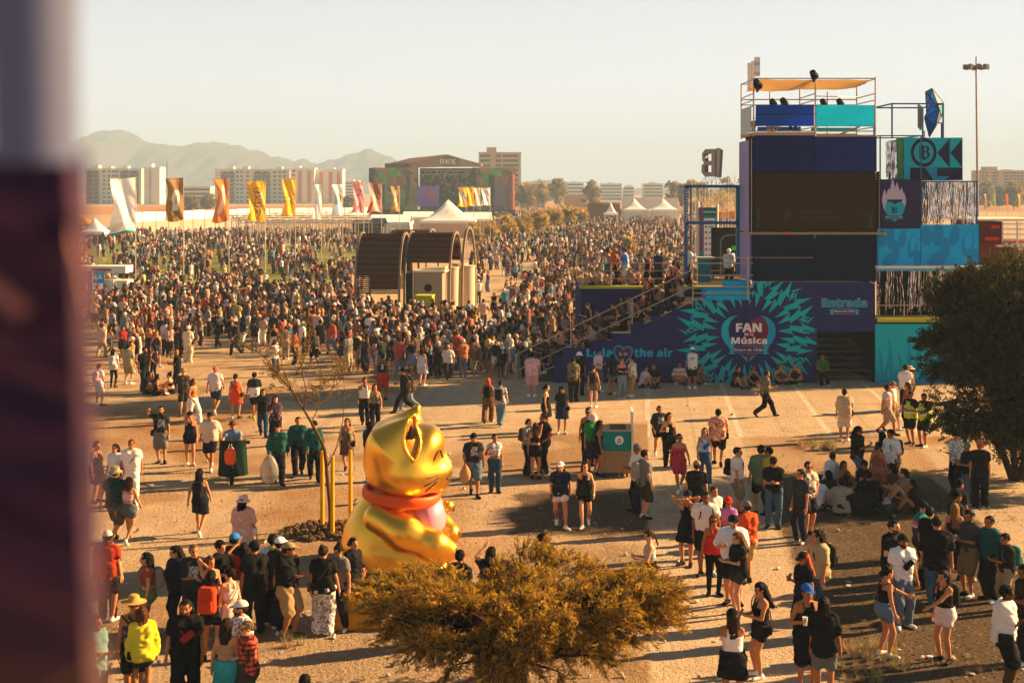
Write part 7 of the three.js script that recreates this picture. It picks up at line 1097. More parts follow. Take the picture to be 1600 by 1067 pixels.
P(1516, 794, -65, 'm t=tee,3a3836 b=bermuda,6f6248 h=low,17110c beard p=phone H=1.78 hold=phone,d8d2c8', 'bearded person in grey tee and khaki shorts reading a paper', 'white folded paper held by the bearded grey tee');
P(1549, 804, -70, 'm t=shirt,174a4c b=pants,161518 h=short,17110d w=1.08 H=1.72', 'person in dark teal shirt and black trousers by the frame edge');
P(1573, 831, -80, 'm t=tee,191b1a b=pants,8c7a60 h=short,14100c H=1.55 p=phone bag=pack,1f6a5c', 'boy in black tee with a green backpack');
P(1571, 911, 70, 'm t=big,d6ccc4 b=bermuda,15141a h=short,0d0a08 k=4 p=phone1 H=1.78 w=1.1 bag=slingr,1c1a1a hold=phone,131316', 'dark skinned person in white tee looking at a phone', 'phone held by the dark skinned person in white tee');
P(1604, 880, -90, 'm t=tee,2a2018 b=pants,1a1a1c h=short,100c0a k=3 p=phone', 'person cut off by the right frame edge');
// seated circle in the tree's shade
P(1278, 797, 150, 'm t=tee,d4cfd2 b=shorts,26262a h=short,140f0c p=sit', 'person in white tee sitting on the ground under patterned shirt');
P(1315, 803, 178, 'm t=big,93897a b=jeans,1c1d22 h=short,140f0c p=sitx w=1.08', 'person in pale grey tee sitting with the back turned');
P(1294, 786, -160, 'w t=tee,1d1715 b=pants,171516 h=curly,180f0b p=sitx', 'dark curly haired person sitting between white and grey tees');
P(1300, 758, 120, 'm t=tee,c8c4c8 b=jeans,222730 h=short,120d0a p=sit', 'young person in white tee sitting at the back of the circle');
P(1320, 770, 20, 'w t=tank,1f1512 b=shorts,201c1a h=mid,1a100b p=sitx', 'person with shoulder length hair sitting at the back of circle');
P(1351, 772, 10, 'm t=tee,1b1a1c b=jeans,1f222a h=short,150f0c c=cap,141418 p=sit', 'person in black cap sitting behind the black jackets');
P(1358, 792, 170, 'm t=hood,151314 b=pants,171618 h=short,100c0a p=sitx', 'person in black hoodie sitting in the middle of the circle');
P(1352, 806, 60, 'm t=long,191715 b=pants,161518 h=short,130e0b p=recline', 'person in black lying back on the ground');
P(1392, 780, -60, 'm t=tee,5a4030 b=shorts,302a26 h=short,130e0b p=sit k=2', 'person in brown tee sitting under the standing couple');
P(1414, 786, -90, 'm t=tee,8a7258 b=bermuda,4a4034 h=curly,1b120d p=sit', 'person in tan tee sitting at the right of the circle');
P(1428, 802, -100, 'w t=tee,161414 b=shorts,1a1a1c h=long,17100c p=sit', 'long dark haired person in black sitting nearest the path');
P(1374, 768, -20, 'w t=tank,231a16 b=jeans,1f242c h=low,140e0b p=sitx', 'person with tied hair sitting behind the brown tee');
P(1263, 719, 25, 'm t=shirt,b09880,birds b=shorts,161416 h=short,140f0c g p=hips H=1.78', 'person in cream shirt with dark bird print and sunglasses');
P(1253, 731, -60, 'm t=tee,2a2c30 b=jeans,23262c h=short,0f0b09', 'dark haired person just behind the bird print shirt');
// standing right
P(1320, 606, 176, 'm t=big,c6ac8c b=bermuda,cfc4ba h=short,130e0b bag=slingr,1c1614 k=1 sh=ddd6cc', 'person in beige tee and white shorts walking towards the stairs');
P(1394, 592, 75, 'm t=tee,e0cfc4 b=bermuda,8f7c64 h=short,1f150e c=cap,7c7658 p=walk', 'person in white tee and olive cap walking right by teal wall');
P(1386, 598, 80, 'm t=tee,d8b4a8 b=bermuda,9c8a74 h=short,1c130d p=walk2', 'person in pale pink tee beside the olive cap');
P(1415, 568, 160, 'm t=tee,d8d0cc b=pants,17161a h=short,15100c c=cap,1b1b20', 'person in white tee and black cap before the flame panel');
P(1423, 571, -120, 'w t=tee,6a4a34 b=skirt,1d1a1a h=low,2a1a10 c=straw,c8a878', 'person in straw hat before the flame panel');
P(1419, 596, -70, 'w t=tank,6c452c b=pants,1c1a1c h=long,1a110c', 'brown shouldered person next to the pink and white tees');
P(1425, 610, -50, 'm t=tee,17171a b=shorts,1a1a1e o=vest,c8d020,vest h=short,130e0b p=phone k=2', 'steward in yellow safety vest, the nearer of two');
P(1445, 613, -60, 'm t=tee,151518 b=shorts,17171a o=vest,c8d020,vest h=short,110d0a p=phone k=2', 'steward in yellow safety vest beside the dark tree');
P(1341, 664, 60, 'm t=shirt,1b1a1c b=jeans,5c7082 h=curly,120d0a p=phone1 hold=phone,d8d0c4', 'person in open dark shirt and jeans eating from a paper tray', 'paper tray held by the open dark shirt');
P(1379, 673, 170, 'w t=bra,b8a89c b=skirt,17151a h=vlong,140e0b', 'person with long dark hair and a black skirt facing away');
P(1396, 669, -60, 'm t=big,d6cfca b=shorts,17161a h=short,0f0b09 p=look bag=pack,1a1a1e H=1.8', 'person in white tee with backpack leaning to the long dark hair');
P(1372, 690, 150, 'w t=tank,7c4a36 b=shorts,8c5a44 h=low,1c120d H=1.55', 'small person in brown half hidden by the black skirt');
P(1497, 672, -60, 'm t=shirt,6f6660,flow b=pants,17151a h=short,130e0b c=cap,191a1c p=cross', 'person in patterned shirt and black cap under the dark tree');
P(1514, 690, -75, 'w t=tee,171516 b=jeans,4a5c6c h=buzz,3f7a72 p=phone hold=phone,17171c', 'person with short teal hair in black tee under the dark tree', 'phone held by the person with teal hair');
P(1532, 687, 165, 'm t=tee,1b1816 b=wide,141214 h=short,b0502a', 'person with orange hair and wide black trousers under dark tree');
P(1498, 745, 120, 'm t=tee,191818 b=shorts,17161a h=short,120d0a c=cap,151518', 'person in black cap lower left of the dark tree trunk');
// centre right walkers
P(1031, 631, 8, 'w t=big,151314,print b=mini,141314 h=low,5a3c22 k=1 p=walk sh=d8d2c8', 'person in black printed tee with tied light hair walking forward');
P(1046, 643, 5, 'w t=tank,161416 b=pants,151416 h=long,17100c p=drink hold=cup,e4dcd6', 'person in black jumpsuit carrying a white cup', 'white cup held by the person in black jumpsuit');
P(1062, 674, 4, 'w t=strapless,c43446 b=shorts,b8324a h=low,1f130d g p=walk2 k=1 sh=e4dcd4', 'person in pinkish red top and shorts with sunglasses');
P(1102, 665, 4, 'w t=tank,d6d0d0 b=jeans,40576c h=long,1a110c p=walk bag=chest,2a62b4', 'person in white top and jeans with a blue lanyard');
P(1122, 636, 172, 'm t=shirt,d4572c,floral b=shorts,161416 h=short,110d0a w=1.08 p=walk bag=slingr,151414 sh=1c1a18', 'heavy person in orange flowered shirt with a black strap');
P(997, 692, -65, 'm t=big,d8d2ce b=jeans,1f2630 h=short,5a5650 c=beanie,5f5a54 p=phone', 'person in white tee and grey beanie next to recycling station');
P(1007, 701, 110, 'm t=tee,6f6a62 b=bermuda,3a3632 h=short,2a1c12 bag=pack,8f867c', 'person with a grey backpack behind the grey beanie');
P(1152, 697, 80, 'm t=shirt,d4cac2 b=bermuda,7a6e60 h=short,110d0a g bag=pack,151417 sh=1e1c1c', 'person in white shirt with black backpack looking right');
P(1089, 717, 165, 'm t=tee,1a1a1e b=jeans,1e2128 h=short,2a1c12 c=cap,8a7658 bag=sling,4a3a2a', 'person in tan cap and dark tee above the white tees');
P(1189, 693, 178, 'm t=big,5c7258 b=shorts,151418 h=short,0f0b09 c=cap,17171a H=1.78', 'person in sage green tee with back turned');
P(1203, 697, -130, 'm t=tee,b09434 b=jeans,23262e h=short,130e0b', 'person in mustard tee between the green and black tees');
P(1208, 711, -8, 'm t=tee,141316 b=jeans,415a70 h=short,120d0a c=cap,15151a p=phone sh=1c1a1a hold=phone,1b1b20', 'person in black tee, cap and jeans typing on a phone', 'phone between the hands of the person in jeans');
P(1196, 574, 95, 'm t=shirt,6a5c2a,camo b=pants,141316 h=short,130e0b p=stride bag=sling,1d1a18 H=1.78', 'person in mottled shirt striding right before the mural');
P(1082, 541, 178, 'm t=tee,c8c0b8,sport b=shorts,141418 h=short,1c130d c=cap,e4e0dc bag=slingr,161616 sh=e0dcd6', 'person in white cap and blue sleeved shirt facing the mural');
// centre
P(741, 672, 2, 'm t=tee,161415,print b=bermuda,4f6478 h=short,130e0b c=cap,17171a p=walk sh=1b1918 hold=paper,b88a58', 'person in printed black tee and denim shorts with paper bag', 'brown paper bag carried by the printed black tee');
P(773, 676, 6, 'w t=crop,b89c84,flow b=jeans,2d4256 h=low,2a1a10 p=drink sh=1a1716', 'person in cream flowered top and flared jeans');
P(825, 653, 60, 'w t=tee,7c7874 b=wide,141216 h=low,14100c p=drink bag=pack,5c3a24 hold=cup,d8d8d4', 'person in grey tee and wide black trousers with drink', 'pale drink held by the grey tee and wide trousers');
P(836, 659, 170, 'w t=bra,17141a b=mini,161418 h=long,3a2214 p=face sh=161414', 'person in black crop top and shorts in the trio');
P(850, 644, -60, 'm t=tee,131216 b=pants,131216 h=short,0f0b09 p=hips H=1.78', 'person all in black with a hand on the hip');
P(853, 599, 80, 'w t=tank,1b1718 b=skirt,18151a h=low,120d0a', 'person in black tank and skirt standing behind the trio');
P(878, 601, 5, 'w t=tee,1c1b20 b=skirt,20283a h=long,170f0b c=cap,17181e bag=sling,1d1b1e hold=cup,d8d6d4', 'person in dark cap and navy skirt with a bag', 'clear cup held by the dark cap and navy skirt');
P(877, 717, 4, 'w t=tee,1b2036 b=mini,d4ccc8 h=long,15100c c=cap,e2dcdc p=walk sh=e6e0da w=1.1 hold=can,1a1a1c', 'person in white cap, navy tee and white shorts walking forward', 'dark can held by the white cap and navy tee');
P(915, 718, -4, 'w t=vest,1e1c1e b=mini,19181a h=long,17100c p=walk2 sh=e8e2dc', 'person in black waistcoat and white boots walking forward');
P(926, 644, 20, 'm t=tee,1f8a3c b=bermuda,2a3038 h=short,1a120d c=bucket,d8b4a8 p=look', 'person in green football shirt and pale pink hat at bin');
P(919, 636, 10, 'm t=tank,16151a b=pants,16151a h=short,120d0a g', 'person in dark sunglasses behind the green football shirt');
P(935, 655, 85, 'w t=tank,171416 b=mini,1a181a h=long,25170f p=reach sh=1b1817', 'person in black tank and shorts reaching to recycling station');
P(831, 549, 178, 'm t=shirt,d0a0a0,pinkdots b=bermuda,cf9c98 h=short,130e0b w=1.1 H=1.8 sh=e2dcd4', 'person in matching pink speckled shirt and shorts');
P(781, 592, 165, 'w t=tee,b8b0a8,stripes b=wide,62747f h=low,140e0b p=walk bag=pack,17161a', 'person in striped top and pale wide jeans walking away');
P(762, 588, 170, 'w t=tank,2a221c b=wide,6a4a2c h=mid,b0481a p=walk2 bag=pack,1a1715', 'person with orange hair and brown trousers walking away');
P(896, 557, 170, 'm t=shirt,3f3826,camo b=pants,1d1a18 h=short,110d0a p=reach bag=sling,2a2520', 'person in camouflage shirt before the stepped wall');
P(927, 569, 165, 'w t=tank,6a4628 b=mini,5a4a38 h=low,1b110c bag=pack,191614', 'person in brown top with a big black bag by lettering');
P(934, 545, 60, 'm t=tee,d8bcc0 b=bermuda,5c544c h=short,120d0a p=phone', 'person in pale pink tee on a phone by the word on wall');
P(905, 549, 170, 'm t=tee,16161b b=pants,17161a h=short,150f0c c=bucket,e2dcd8', 'person in white bucket hat beside the camouflage shirt');
P(971, 558, 10, 'w t=strapless,1a1618 b=jeans,5f7080 h=low,1a110c p=cross k=1', 'bare shouldered person in jeans with folded arms near wall');
P(988, 556, -60, 'w t=shirt,cfc6bc,flow b=bermuda,8c7650 h=low,140e0b p=phone H=1.62 sh=ddd6cc', 'person in white patterned shirt and khaki shorts near wall');
P(957, 553, -150, 'w t=tee,17171a b=mini,6c7884 h=long,110d0a', 'person with dark hair in front of the painted heart');
P(1008, 606, 60, 'm t=tee,c0aac4 b=jeans,262a34 h=short,17100c p=sit', 'person in lilac tee sitting by the stepped wall');
P(1022, 603, -20, 'm t=tee,1d1b1e b=jeans,1c2028 h=short,110d0b p=sitx', 'person in black sitting next to the lilac tee');
P(1062, 600, -5, 'm t=long,b08060,rugby b=bermuda,7a6a58 h=short,150f0c p=sitx k=2', 'person in rust and white striped shirt sitting at the wall');
P(1094, 600, 10, 'w t=tank,5a4432 b=shorts,6c5a46 h=mid,1b110d p=sit', 'person in brown sitting beside the blue sleeved shirt');
P(1153, 606, 30, 'm t=tee,191618 b=jeans,1e2128 h=short,120d0a p=sit', 'person in dark tee sitting under the mural, first of four');
P(1178, 603, 5, 'w t=tank,17141a b=shorts,1b1a1e h=long,110c0a p=sitx', 'person in black tank sitting under the mural ribbon');
P(1220, 600, 10, 'w t=tank,4a3c34 b=jeans,242830 h=mid,4a3020 p=sitx', 'person in grey top sitting under the right side of mural');
P(1243, 600, -10, 'm t=tank,19171a b=pants,18171b h=short,120d0a p=sitx', 'person in black vest sitting nearest the entrance stairs');
P(1285, 601, 0, 'm t=tee,2f5c34 b=pants,17161a h=short,120d0a p=sitb z=59.2', 'person in green tee sitting at the foot of entrance stairs');
// left walkers
P(252, 633, 5, 'm t=tee,161414,print b=bermuda,6d6760 h=short,1b120c beard p=wave sh=17151a bag=slingr,1c1a1a', 'bearded person in black tee and grey shorts waving');
P(297, 640, 8, 'w t=tank,17161a b=mini,17161c h=low,1a110c c=cap,16171c p=face k=1 sh=c8b8a8', 'person in black cap and shorts with a hand at mouth');
P(329, 640, -6, 'm t=big,d8b89c b=shorts,151419 h=short,130e0b c=backcap,1b1b1f p=walk k=2', 'person in peach tee with black cap and shorts');
P(310, 729, 178, 'w t=tank,161518 b=skirt,17181e h=vlong,110c09 k=1 p=walk sh=e4dcd2 bag=pack,1b1a1e', 'person with long black hair and small black backpack walking away');
P(379, 772, 176, 'w t=big,d59c8a b=skirt,c9b4a0 h=mid,170f0b c=bucket,e0aca4 bag=slingr,e0cdb8 H=1.66', 'person in pink bucket hat and pink tee with white bag');
P(206, 682, 12, 'm t=tee,d9cfc4 b=pants,d6cdc4 h=short,6a3c1c p=walk H=1.82 bag=slingr,17161a sh=d4c4c4', 'tall person all in white with a black shoulder strap');
P(180, 692, -15, 'w t=tee,c8c4c8 b=jeans,5a6c80 h=long,150f0b', 'person with long dark hair behind the one all in white');
P(177, 725, 165, 'm t=tee,17302c b=bermuda,4a463c h=short,3a2a1c c=bucket,9c8c6a p=walk H=1.8', 'person in sand hat and dark green tee walking away');
P(199, 742, 170, 'w t=bra,d09a9c b=mini,4c5056 h=mid,3a1f14 H=1.58 p=walk sh=c8c0b8', 'person in pink cropped top and grey shorts walking away');
P(150, 688, 70, 'w t=dress,241f22 b=skirt,211d22 h=low,2a1a12 k=1', 'person in dark dress at the blurred panel edge');
P(301, 589, 60, 'w t=tank,b06a3a b=wide,d4ccc2 h=long,4a2814 p=walk k=1', 'person with auburn hair and white trousers striding');
P(335, 570, 175, 'm t=tee,d8c0b8 b=shorts,27384a h=short,c0605a p=walk H=1.78 k=1 sh=e4dcd4', 'person with dyed pink hair, pale tee and blue shorts');
P(367, 583, 178, 'w t=dress,cf4a1c b=skirt,cc481c h=low,1c120c k=1 bag=slingr,2a1a14', 'person in bright orange dress with thin strap');
P(396, 579, 175, 'm t=tee,1b1a1c,duo b=shorts,151519 h=short,120d0a p=walk sh=b89a2c', 'person in black and white block shirt with yellow shoes');
P(411, 605, 10, 'w t=tee,1a181c b=jeans,2a4058 h=long,120d0a p=walk', 'person in dark tee and jeans under the sapling twigs');
P(430, 617, 8, 'w t=tee,4a3c3c,dark b=pants,1b191c h=mid,1c120c p=drink', 'person in dark flowered tee under the sapling twigs');
P(435, 657, 10, 'm t=long,17463f b=pants,17191d h=short,150f0c c=cap,1a1c1e p=walk sh=15151a hold=clear,cfc8c0 hs=1.75', 'cleaner in teal shirt carrying a clear plastic sack', 'big clear plastic sack carried by a cleaner');
P(466, 648, 8, 'm t=long,17463f b=pants,16181c h=short,150f0c p=walk2 sh=15151a', 'cleaner in teal shirt, middle of the three');
P(491, 653, 15, 'm t=long,184a42 b=pants,17191d h=short,150f0c c=cap,15171a p=walk sh=15151a', 'cleaner in teal shirt and dark cap closest to yellow stakes');
P(543, 650, 5, 'w t=dress,6c5436,camo b=skirt,5a452e h=long,2a180f p=walk bag=sling,151316 k=1', 'person in brown dress with dark jacket near the stakes');
P(570, 587, 6, 'm t=tank,d4ccc8 b=jeans,17171c h=short,1c130c p=walk sh=2a2624', 'person in white vest and black jeans beyond the cat');
P(586, 597, 6, 'w t=tank,5c7a34,camo b=pants,151418 h=long,17100c p=walk2', 'person in green top and black trousers beyond the cat');
P(580, 656, 160, 'm t=tee,215a8c b=jeans,1c2630 h=mid,0f0b09 bag=pack,16151a', 'person in blue tee half hidden by the head of golden cat');
P(597, 551, 178, 'm t=tank,151418,jersey b=bermuda,a83224 h=short,120d0a k=3 H=1.84', 'person in black basketball vest and red shorts');
P(632, 570, -80, 'm t=tee,1a181a b=pants,161519 h=short,110d0a c=cap,17171b p=stride', 'person in black cap striding left above the cat ear');
P(640, 573, -85, 'w t=tee,1d1b1f b=jeans,7e8a94 h=short,1a110c p=stride sh=e6e0da', 'person in pale jeans striding left above the cat ear');
P(659, 542, 150, 'w t=dress,d4cac2 b=skirt,d2c8c0 h=mid,1a110c', 'person in white dress above the cat ear');
P(159, 496, 178, 'm t=tank,d8d0c4,wear b=shorts,17161a h=short,120d0a sh=e4ddd4', 'person in white vest and black shorts near blue kiosk');
P(214, 470, 10, 'm t=big,1f8046 b=bermuda,2f7a44 h=short,3a2818', 'person in bright green tee near the blue kiosk');
P(293, 508, 170, 'm t=big,d0bc9c b=wide,c4b090 h=short,a8906a c=bucket,d8c8a8 bag=slingr,2a221c', 'person in loose cream outfit with a crossing strap');
P(199, 536, 165, 'm t=big,94866a b=bermuda,8c7e62 h=short,1a120c sh=d8d2c8', 'person in matching sand tee and shorts on the path');
P(223, 541, 60, 'm t=tee,141316 b=jeans,15161a h=short,110d0a beard H=1.82 w=1.1 p=reach', 'big bearded person in black tee gesturing');
P(176, 544, 175, 'w t=tee,b8b0b0 b=leggings,201d20 h=vlong,110c0a bag=pack,a8a4a4', 'person with long hair and a shiny silver backpack');
P(153, 567, 160, 'w t=shirt,d6c8c4 b=shorts,d8ccc6 h=low,2a1a12 bag=pack,c8a09c', 'person with pale pink backpack beside the blurred panel');
P(240, 535, -120, 'w t=tank,171519 b=leggings,171519 h=long,110c0a p=look', 'dark dressed person bending next to the big bearded one');
P(205, 525, 100, 'w t=tank,c88a4a b=jeans,283240 h=low,d8d0c8 c=cap,ddd6ce', 'person in white cap with an orange top on the path');
P(276, 545, -80, 'm t=tee,17161a b=pants,17171b h=bald,111111 p=phone', 'person in black bending over something on the path');
P(286, 574, 30, 'm t=tee,3a3028 b=shorts,2a2622 h=short,1a110c c=fedora,8a7250', 'person in brown hat and dark tee near the path edge');
P(246, 618, 100, 'w t=tank,1b181a b=shorts,1c1a1e h=vlong,17100c p=sitx', 'person with long dark hair sitting on the ground');
P(232, 616, 60, 'm t=tee,1f1b1b b=jeans,1e2229 h=short,110c0a p=sit', 'person in dark tee sitting on the ground with knees up');
P(265, 615, -90, 'w t=bra,1c191c b=jeans,222833 h=bun,110c0a p=sit', 'person in black bikini top sitting on the ground');
P(258, 500, 175, 'm t=tee,d2c8c2 b=jeans,2a2c34 h=short,120d0a', 'person in white tee behind the sand coloured outfit');
// three figures and others up on the deck
{ const zd = 66.6; P(950, 447, 90, 'm t=tank,d4cac4 b=shorts,1d6a60 h=short,1b120c z=66.9 H=1.86', 'person in white vest and teal shorts standing on the deck'); P(961, 447, 95, 'm t=tee,a8542a b=pants,151418 h=short,b0683a z=66.6 H=1.82 w=1.1', 'person in rust orange tee standing on the deck'); P(977, 447, -90, 'm t=tee,d8cec8,blue b=bermuda,b8b4b0 h=short,120d0a z=66.7 H=1.84 p=reach', 'person in white and blue tee reaching out on the deck'); P(1029, 447, 160, 'm t=tee,2a3044 b=pants,1a1a22 h=short,d8d2cc c=cap,ddd8d2 z=67.2', 'person in white cap standing towards the end of deck'); P(1013, 447, -60, 'w t=tank,1b181b b=pants,17161a h=bun,170f0c z=67', 'dark dressed person standing in the middle of deck');
  P(1078, 447, -70, 'm t=shirt,c4c6d0 b=pants,1a1a22 h=short,110c0a z=63 H=1.8 bag=pack,b8b4b0', 'person in pale shirt by the foot of the blue frame'); P(1139, 447, 150, 'm t=tee,b8c4bc b=pants,1a1c24 h=short,d8d4ce c=cap,dcd8d2 z=64.5 H=1.75', 'person in white cap and pale tee beside the tower');
  reseed(66); const ord = ['first', 'second', 'third', 'fourth', 'fifth', 'sixth', 'seventh', 'eighth', 'ninth', 'tenth', 'eleventh', 'twelfth', 'thirteenth', 'fourteenth'];
  for (let i = 0; i < 14; i++) { const w = rnd() < .5; P(922 + i * 12.6, 447, rr(-90, 90), `${w ? 'w' : 'm'} t=${w ? 'tank' : 'tee'},${pick(['17161a', '2a2426', '5a4a44', '8a807a', '1b181b', 'a89a90', '3a2e2c'])} b=${pick(['jeans', 'shorts', 'pants'])},${pick(['16161a', '20242c'])} h=${w ? pick(['long', 'mid', 'low']) : 'short'},${pick(['120d0a', '17100c', '2a1a10'])} p=${pick(['sit', 'sitx', 'sitphone'])} z=${(67.6 + (i % 3) * .9).toFixed(2)}`, `${ord[i]} seated person counted along the dark floored deck from its open end`); } }
// seated on the steps
{ reseed(88); const cols = ['161418', '1b181a', '201c20', '2a2226', '3a2e2c', '141418', '6a5e5a', '8a3038', 'b0a6a0', '5a4a3c', '23303c', 'a08a80'];
  const nm = { '161418': 'black', '1b181a': 'black', '201c20': 'charcoal', '2a2226': 'charcoal', '3a2e2c': 'brown', '141418': 'black', '6a5e5a': 'grey', '8a3038': 'dark red', 'b0a6a0': 'pale grey', '5a4a3c': 'tan brown', '23303c': 'navy', 'a08a80': 'beige' };
  const xs = wx(838, ZT), xe = wx(1084, ZT); const row = ['lowest', 'second', 'third', 'fourth', 'fifth', 'sixth', 'seventh', 'eighth', 'ninth', 'top'], place = ['by the outer railing', 'one place in from the railing', 'two places in from the railing', 'in the middle of the width', 'one place from the deck wall', 'against the deck wall'];
  for (let i = 0; i < 10; i++) for (let q = 0; q < 6; q++) {
    if (rnd() < .1) continue; const x0 = xs + (xe - xs) * i / 10, h = (i + 1) * .315, X = x0 + .30 + rr(-.1, .2), Z = ZT + .65 + q * .86 + rr(-.15, .15), c = pick(cols), w = rnd() < .5, stand = rnd() < .22;
    const base = V(X, h + (stand ? 0 : -.44 + .30), -Z), hair = w ? pick(['long', 'mid', 'low', 'pony']) : 'short', b = pick(['jeans', 'shorts', 'pants']);
    makePerson(base, stand ? pick([-90, 90, 0, 150]) : -80 + rr(-25, 25), `${w ? 'w' : 'm'} t=${pick(['tee', 'tank', 'tee'])},${c} b=${b},${pick(['16161a', '1e222a', '2a2622'])} h=${hair},${pick(['120d0a', '2a1a10', '17100c'])} p=${stand ? pick(['stand', 'phone', 'hips']) : pick(['sitb', 'sitb', 'sitphone'])}`, `person in ${nm[c]} ${stand ? 'standing' : 'seated'} on the ${row[i]} seating step, ${place[q]}`, Z, 'people on the seating steps');
  } }
// up on the tower
{ const zt = ZT + 1.2; [[1189, 'b8a890', 'first'], [1199, 'c8b49c', 'second'], [1212, 'a88a70', 'third'], [1219, 'cfc0ac', 'fourth'], [1227, 'b06a40', 'fifth'], [1237, '3a2a20', 'sixth']].forEach(([x, c, l], i) => P(x, 206, pick([0, 150, -60]), `${i % 2 ? 'w' : 'm'} t=tee,${pick(['16161a', '2a3444', 'c8c0b8'])} b=${i < 5 ? 'shorts' : 'pants'},${c} h=short,140f0b p=sitb z=${zt} H=1.5`, `${l} from the left of the people behind the blue tower banner`)); }
// scooter rider
{
  const Z = 18040 / (752 - 295), t = thing('cargo_scooter', 'scooter with dark green leg apron and an orange bag hung in front', 'scooter', V(wx(364, Z), 0, -Z), .12);
  part('apron', mat('#13281f', .8), t, (b) => { const g = new THREE.CylinderGeometry(.33, .36, 1.0, 24, 6, true, -1.9, 3.8), p = g.attributes.position; for (let i = 0; i < p.count; i++) { const y = p.getY(i), a = Math.atan2(p.getX(i), p.getZ(i)); const k = 1 + .07 * Math.sin(a * 9 + y * 3) * (.6 - y); p.setX(i, p.getX(i) * k * 1.1); p.setZ(i, p.getZ(i) * k * .8); } g.computeVertexNormals(); b.add(g, M4().setPosition(0, .72, .18)); }); t.children[0].material.side = THREE.DoubleSide;
  for (const z of [.52, -.55]) { const w = part('wheel', mat('#15130f', .8), t, (b) => b.add(new THREE.TorusGeometry(.19, .05, 10, 24), M4().makeRotationY(Math.PI / 2).setPosition(0, .24, z))); part('hub', mat('#8c8478', .4, .6), w, (b) => { b.bar(V(-.05, .24, z), V(.05, .24, z), .06, .06, 10); for (let k = 0; k < 6; k++) b.bar(V(0, .24, z), V(0, .24 + .17 * Math.sin(k), z + .17 * Math.cos(k)), .008); }); }
  part('frame', mat('#2a2620', .5), t, (b) => { b.bar(V(0, .24, .5), V(0, 1.05, .38), .03); b.bar(V(0, .3, .4), V(0, .35, -.5), .05); b.bar(V(0, .35, -.3), V(0, .8, -.35), .04); b.rbox(0, .84, -.35, .26, .1, .5, .04); b.box(0, .42, 0, .3, .04, .6); });
  part('handlebar', mat('#1c1a18', .5), t, (b) => { b.tube([V(-.34, 1.08, .22), V(-.2, 1.1, .34), V(.2, 1.1, .34), V(.34, 1.08, .22)], .018, 14, 6); b.bar(V(-.36, 1.08, .2), V(-.24, 1.1, .3), .024); b.bar(V(.36, 1.08, .2), V(.24, 1.1, .3), .024); b.box(.42, 1.14, .3, .12, .09, .02); });
  part('lamp', mat('#c8bfb0', .3), t, (b) => b.add(new THREE.SphereGeometry(.06, 12, 8), M4().setPosition(0, .98, .44))); part('side_box', mat('#3a3630', .6), t, (b) => b.rbox(.2, .33, .22, .14, .16, .3, .03));
  const g = thing('drawstring_bag', 'orange drawstring bag hanging on the front of scooter', 'bag', V(t.position.x + .04, .82, t.position.z + .64), 0); { const s = new THREE.SphereGeometry(1, 14, 10), p = s.attributes.position; for (let i = 0; i < p.count; i++) { const y = p.getY(i); p.setXYZ(i, Math.sign(p.getX(i)) * Math.pow(Math.abs(p.getX(i)), .55) * .16 * (y > .5 ? .8 : 1), Math.sign(y) * Math.pow(Math.abs(y), .6) * .24, p.getZ(i) * .09 * (1 + .2 * noise(p.getX(i) * 4, y * 4, 1))); } s.computeVertexNormals(); mesh('sack', s, mat('#d9591c', .7), g); part('cord', mat('#e8dccc', .7), g, (b) => { for (const x of [-.06, .06]) b.bar(V(x, .2, 0), V(x * .4, .34, -.05), .006); }); }
  makePerson(V(wx(364, Z + .45), .02, -Z - .35), 6, 'm t=shirt,6a7f92 b=jeans,1b2028 h=short,4a3a2c c=fedora,5a3a22 p=ride v=0 H=1.72 k=1', 'person in brown brimmed hat and blue shirt riding a covered scooter', Z);
}
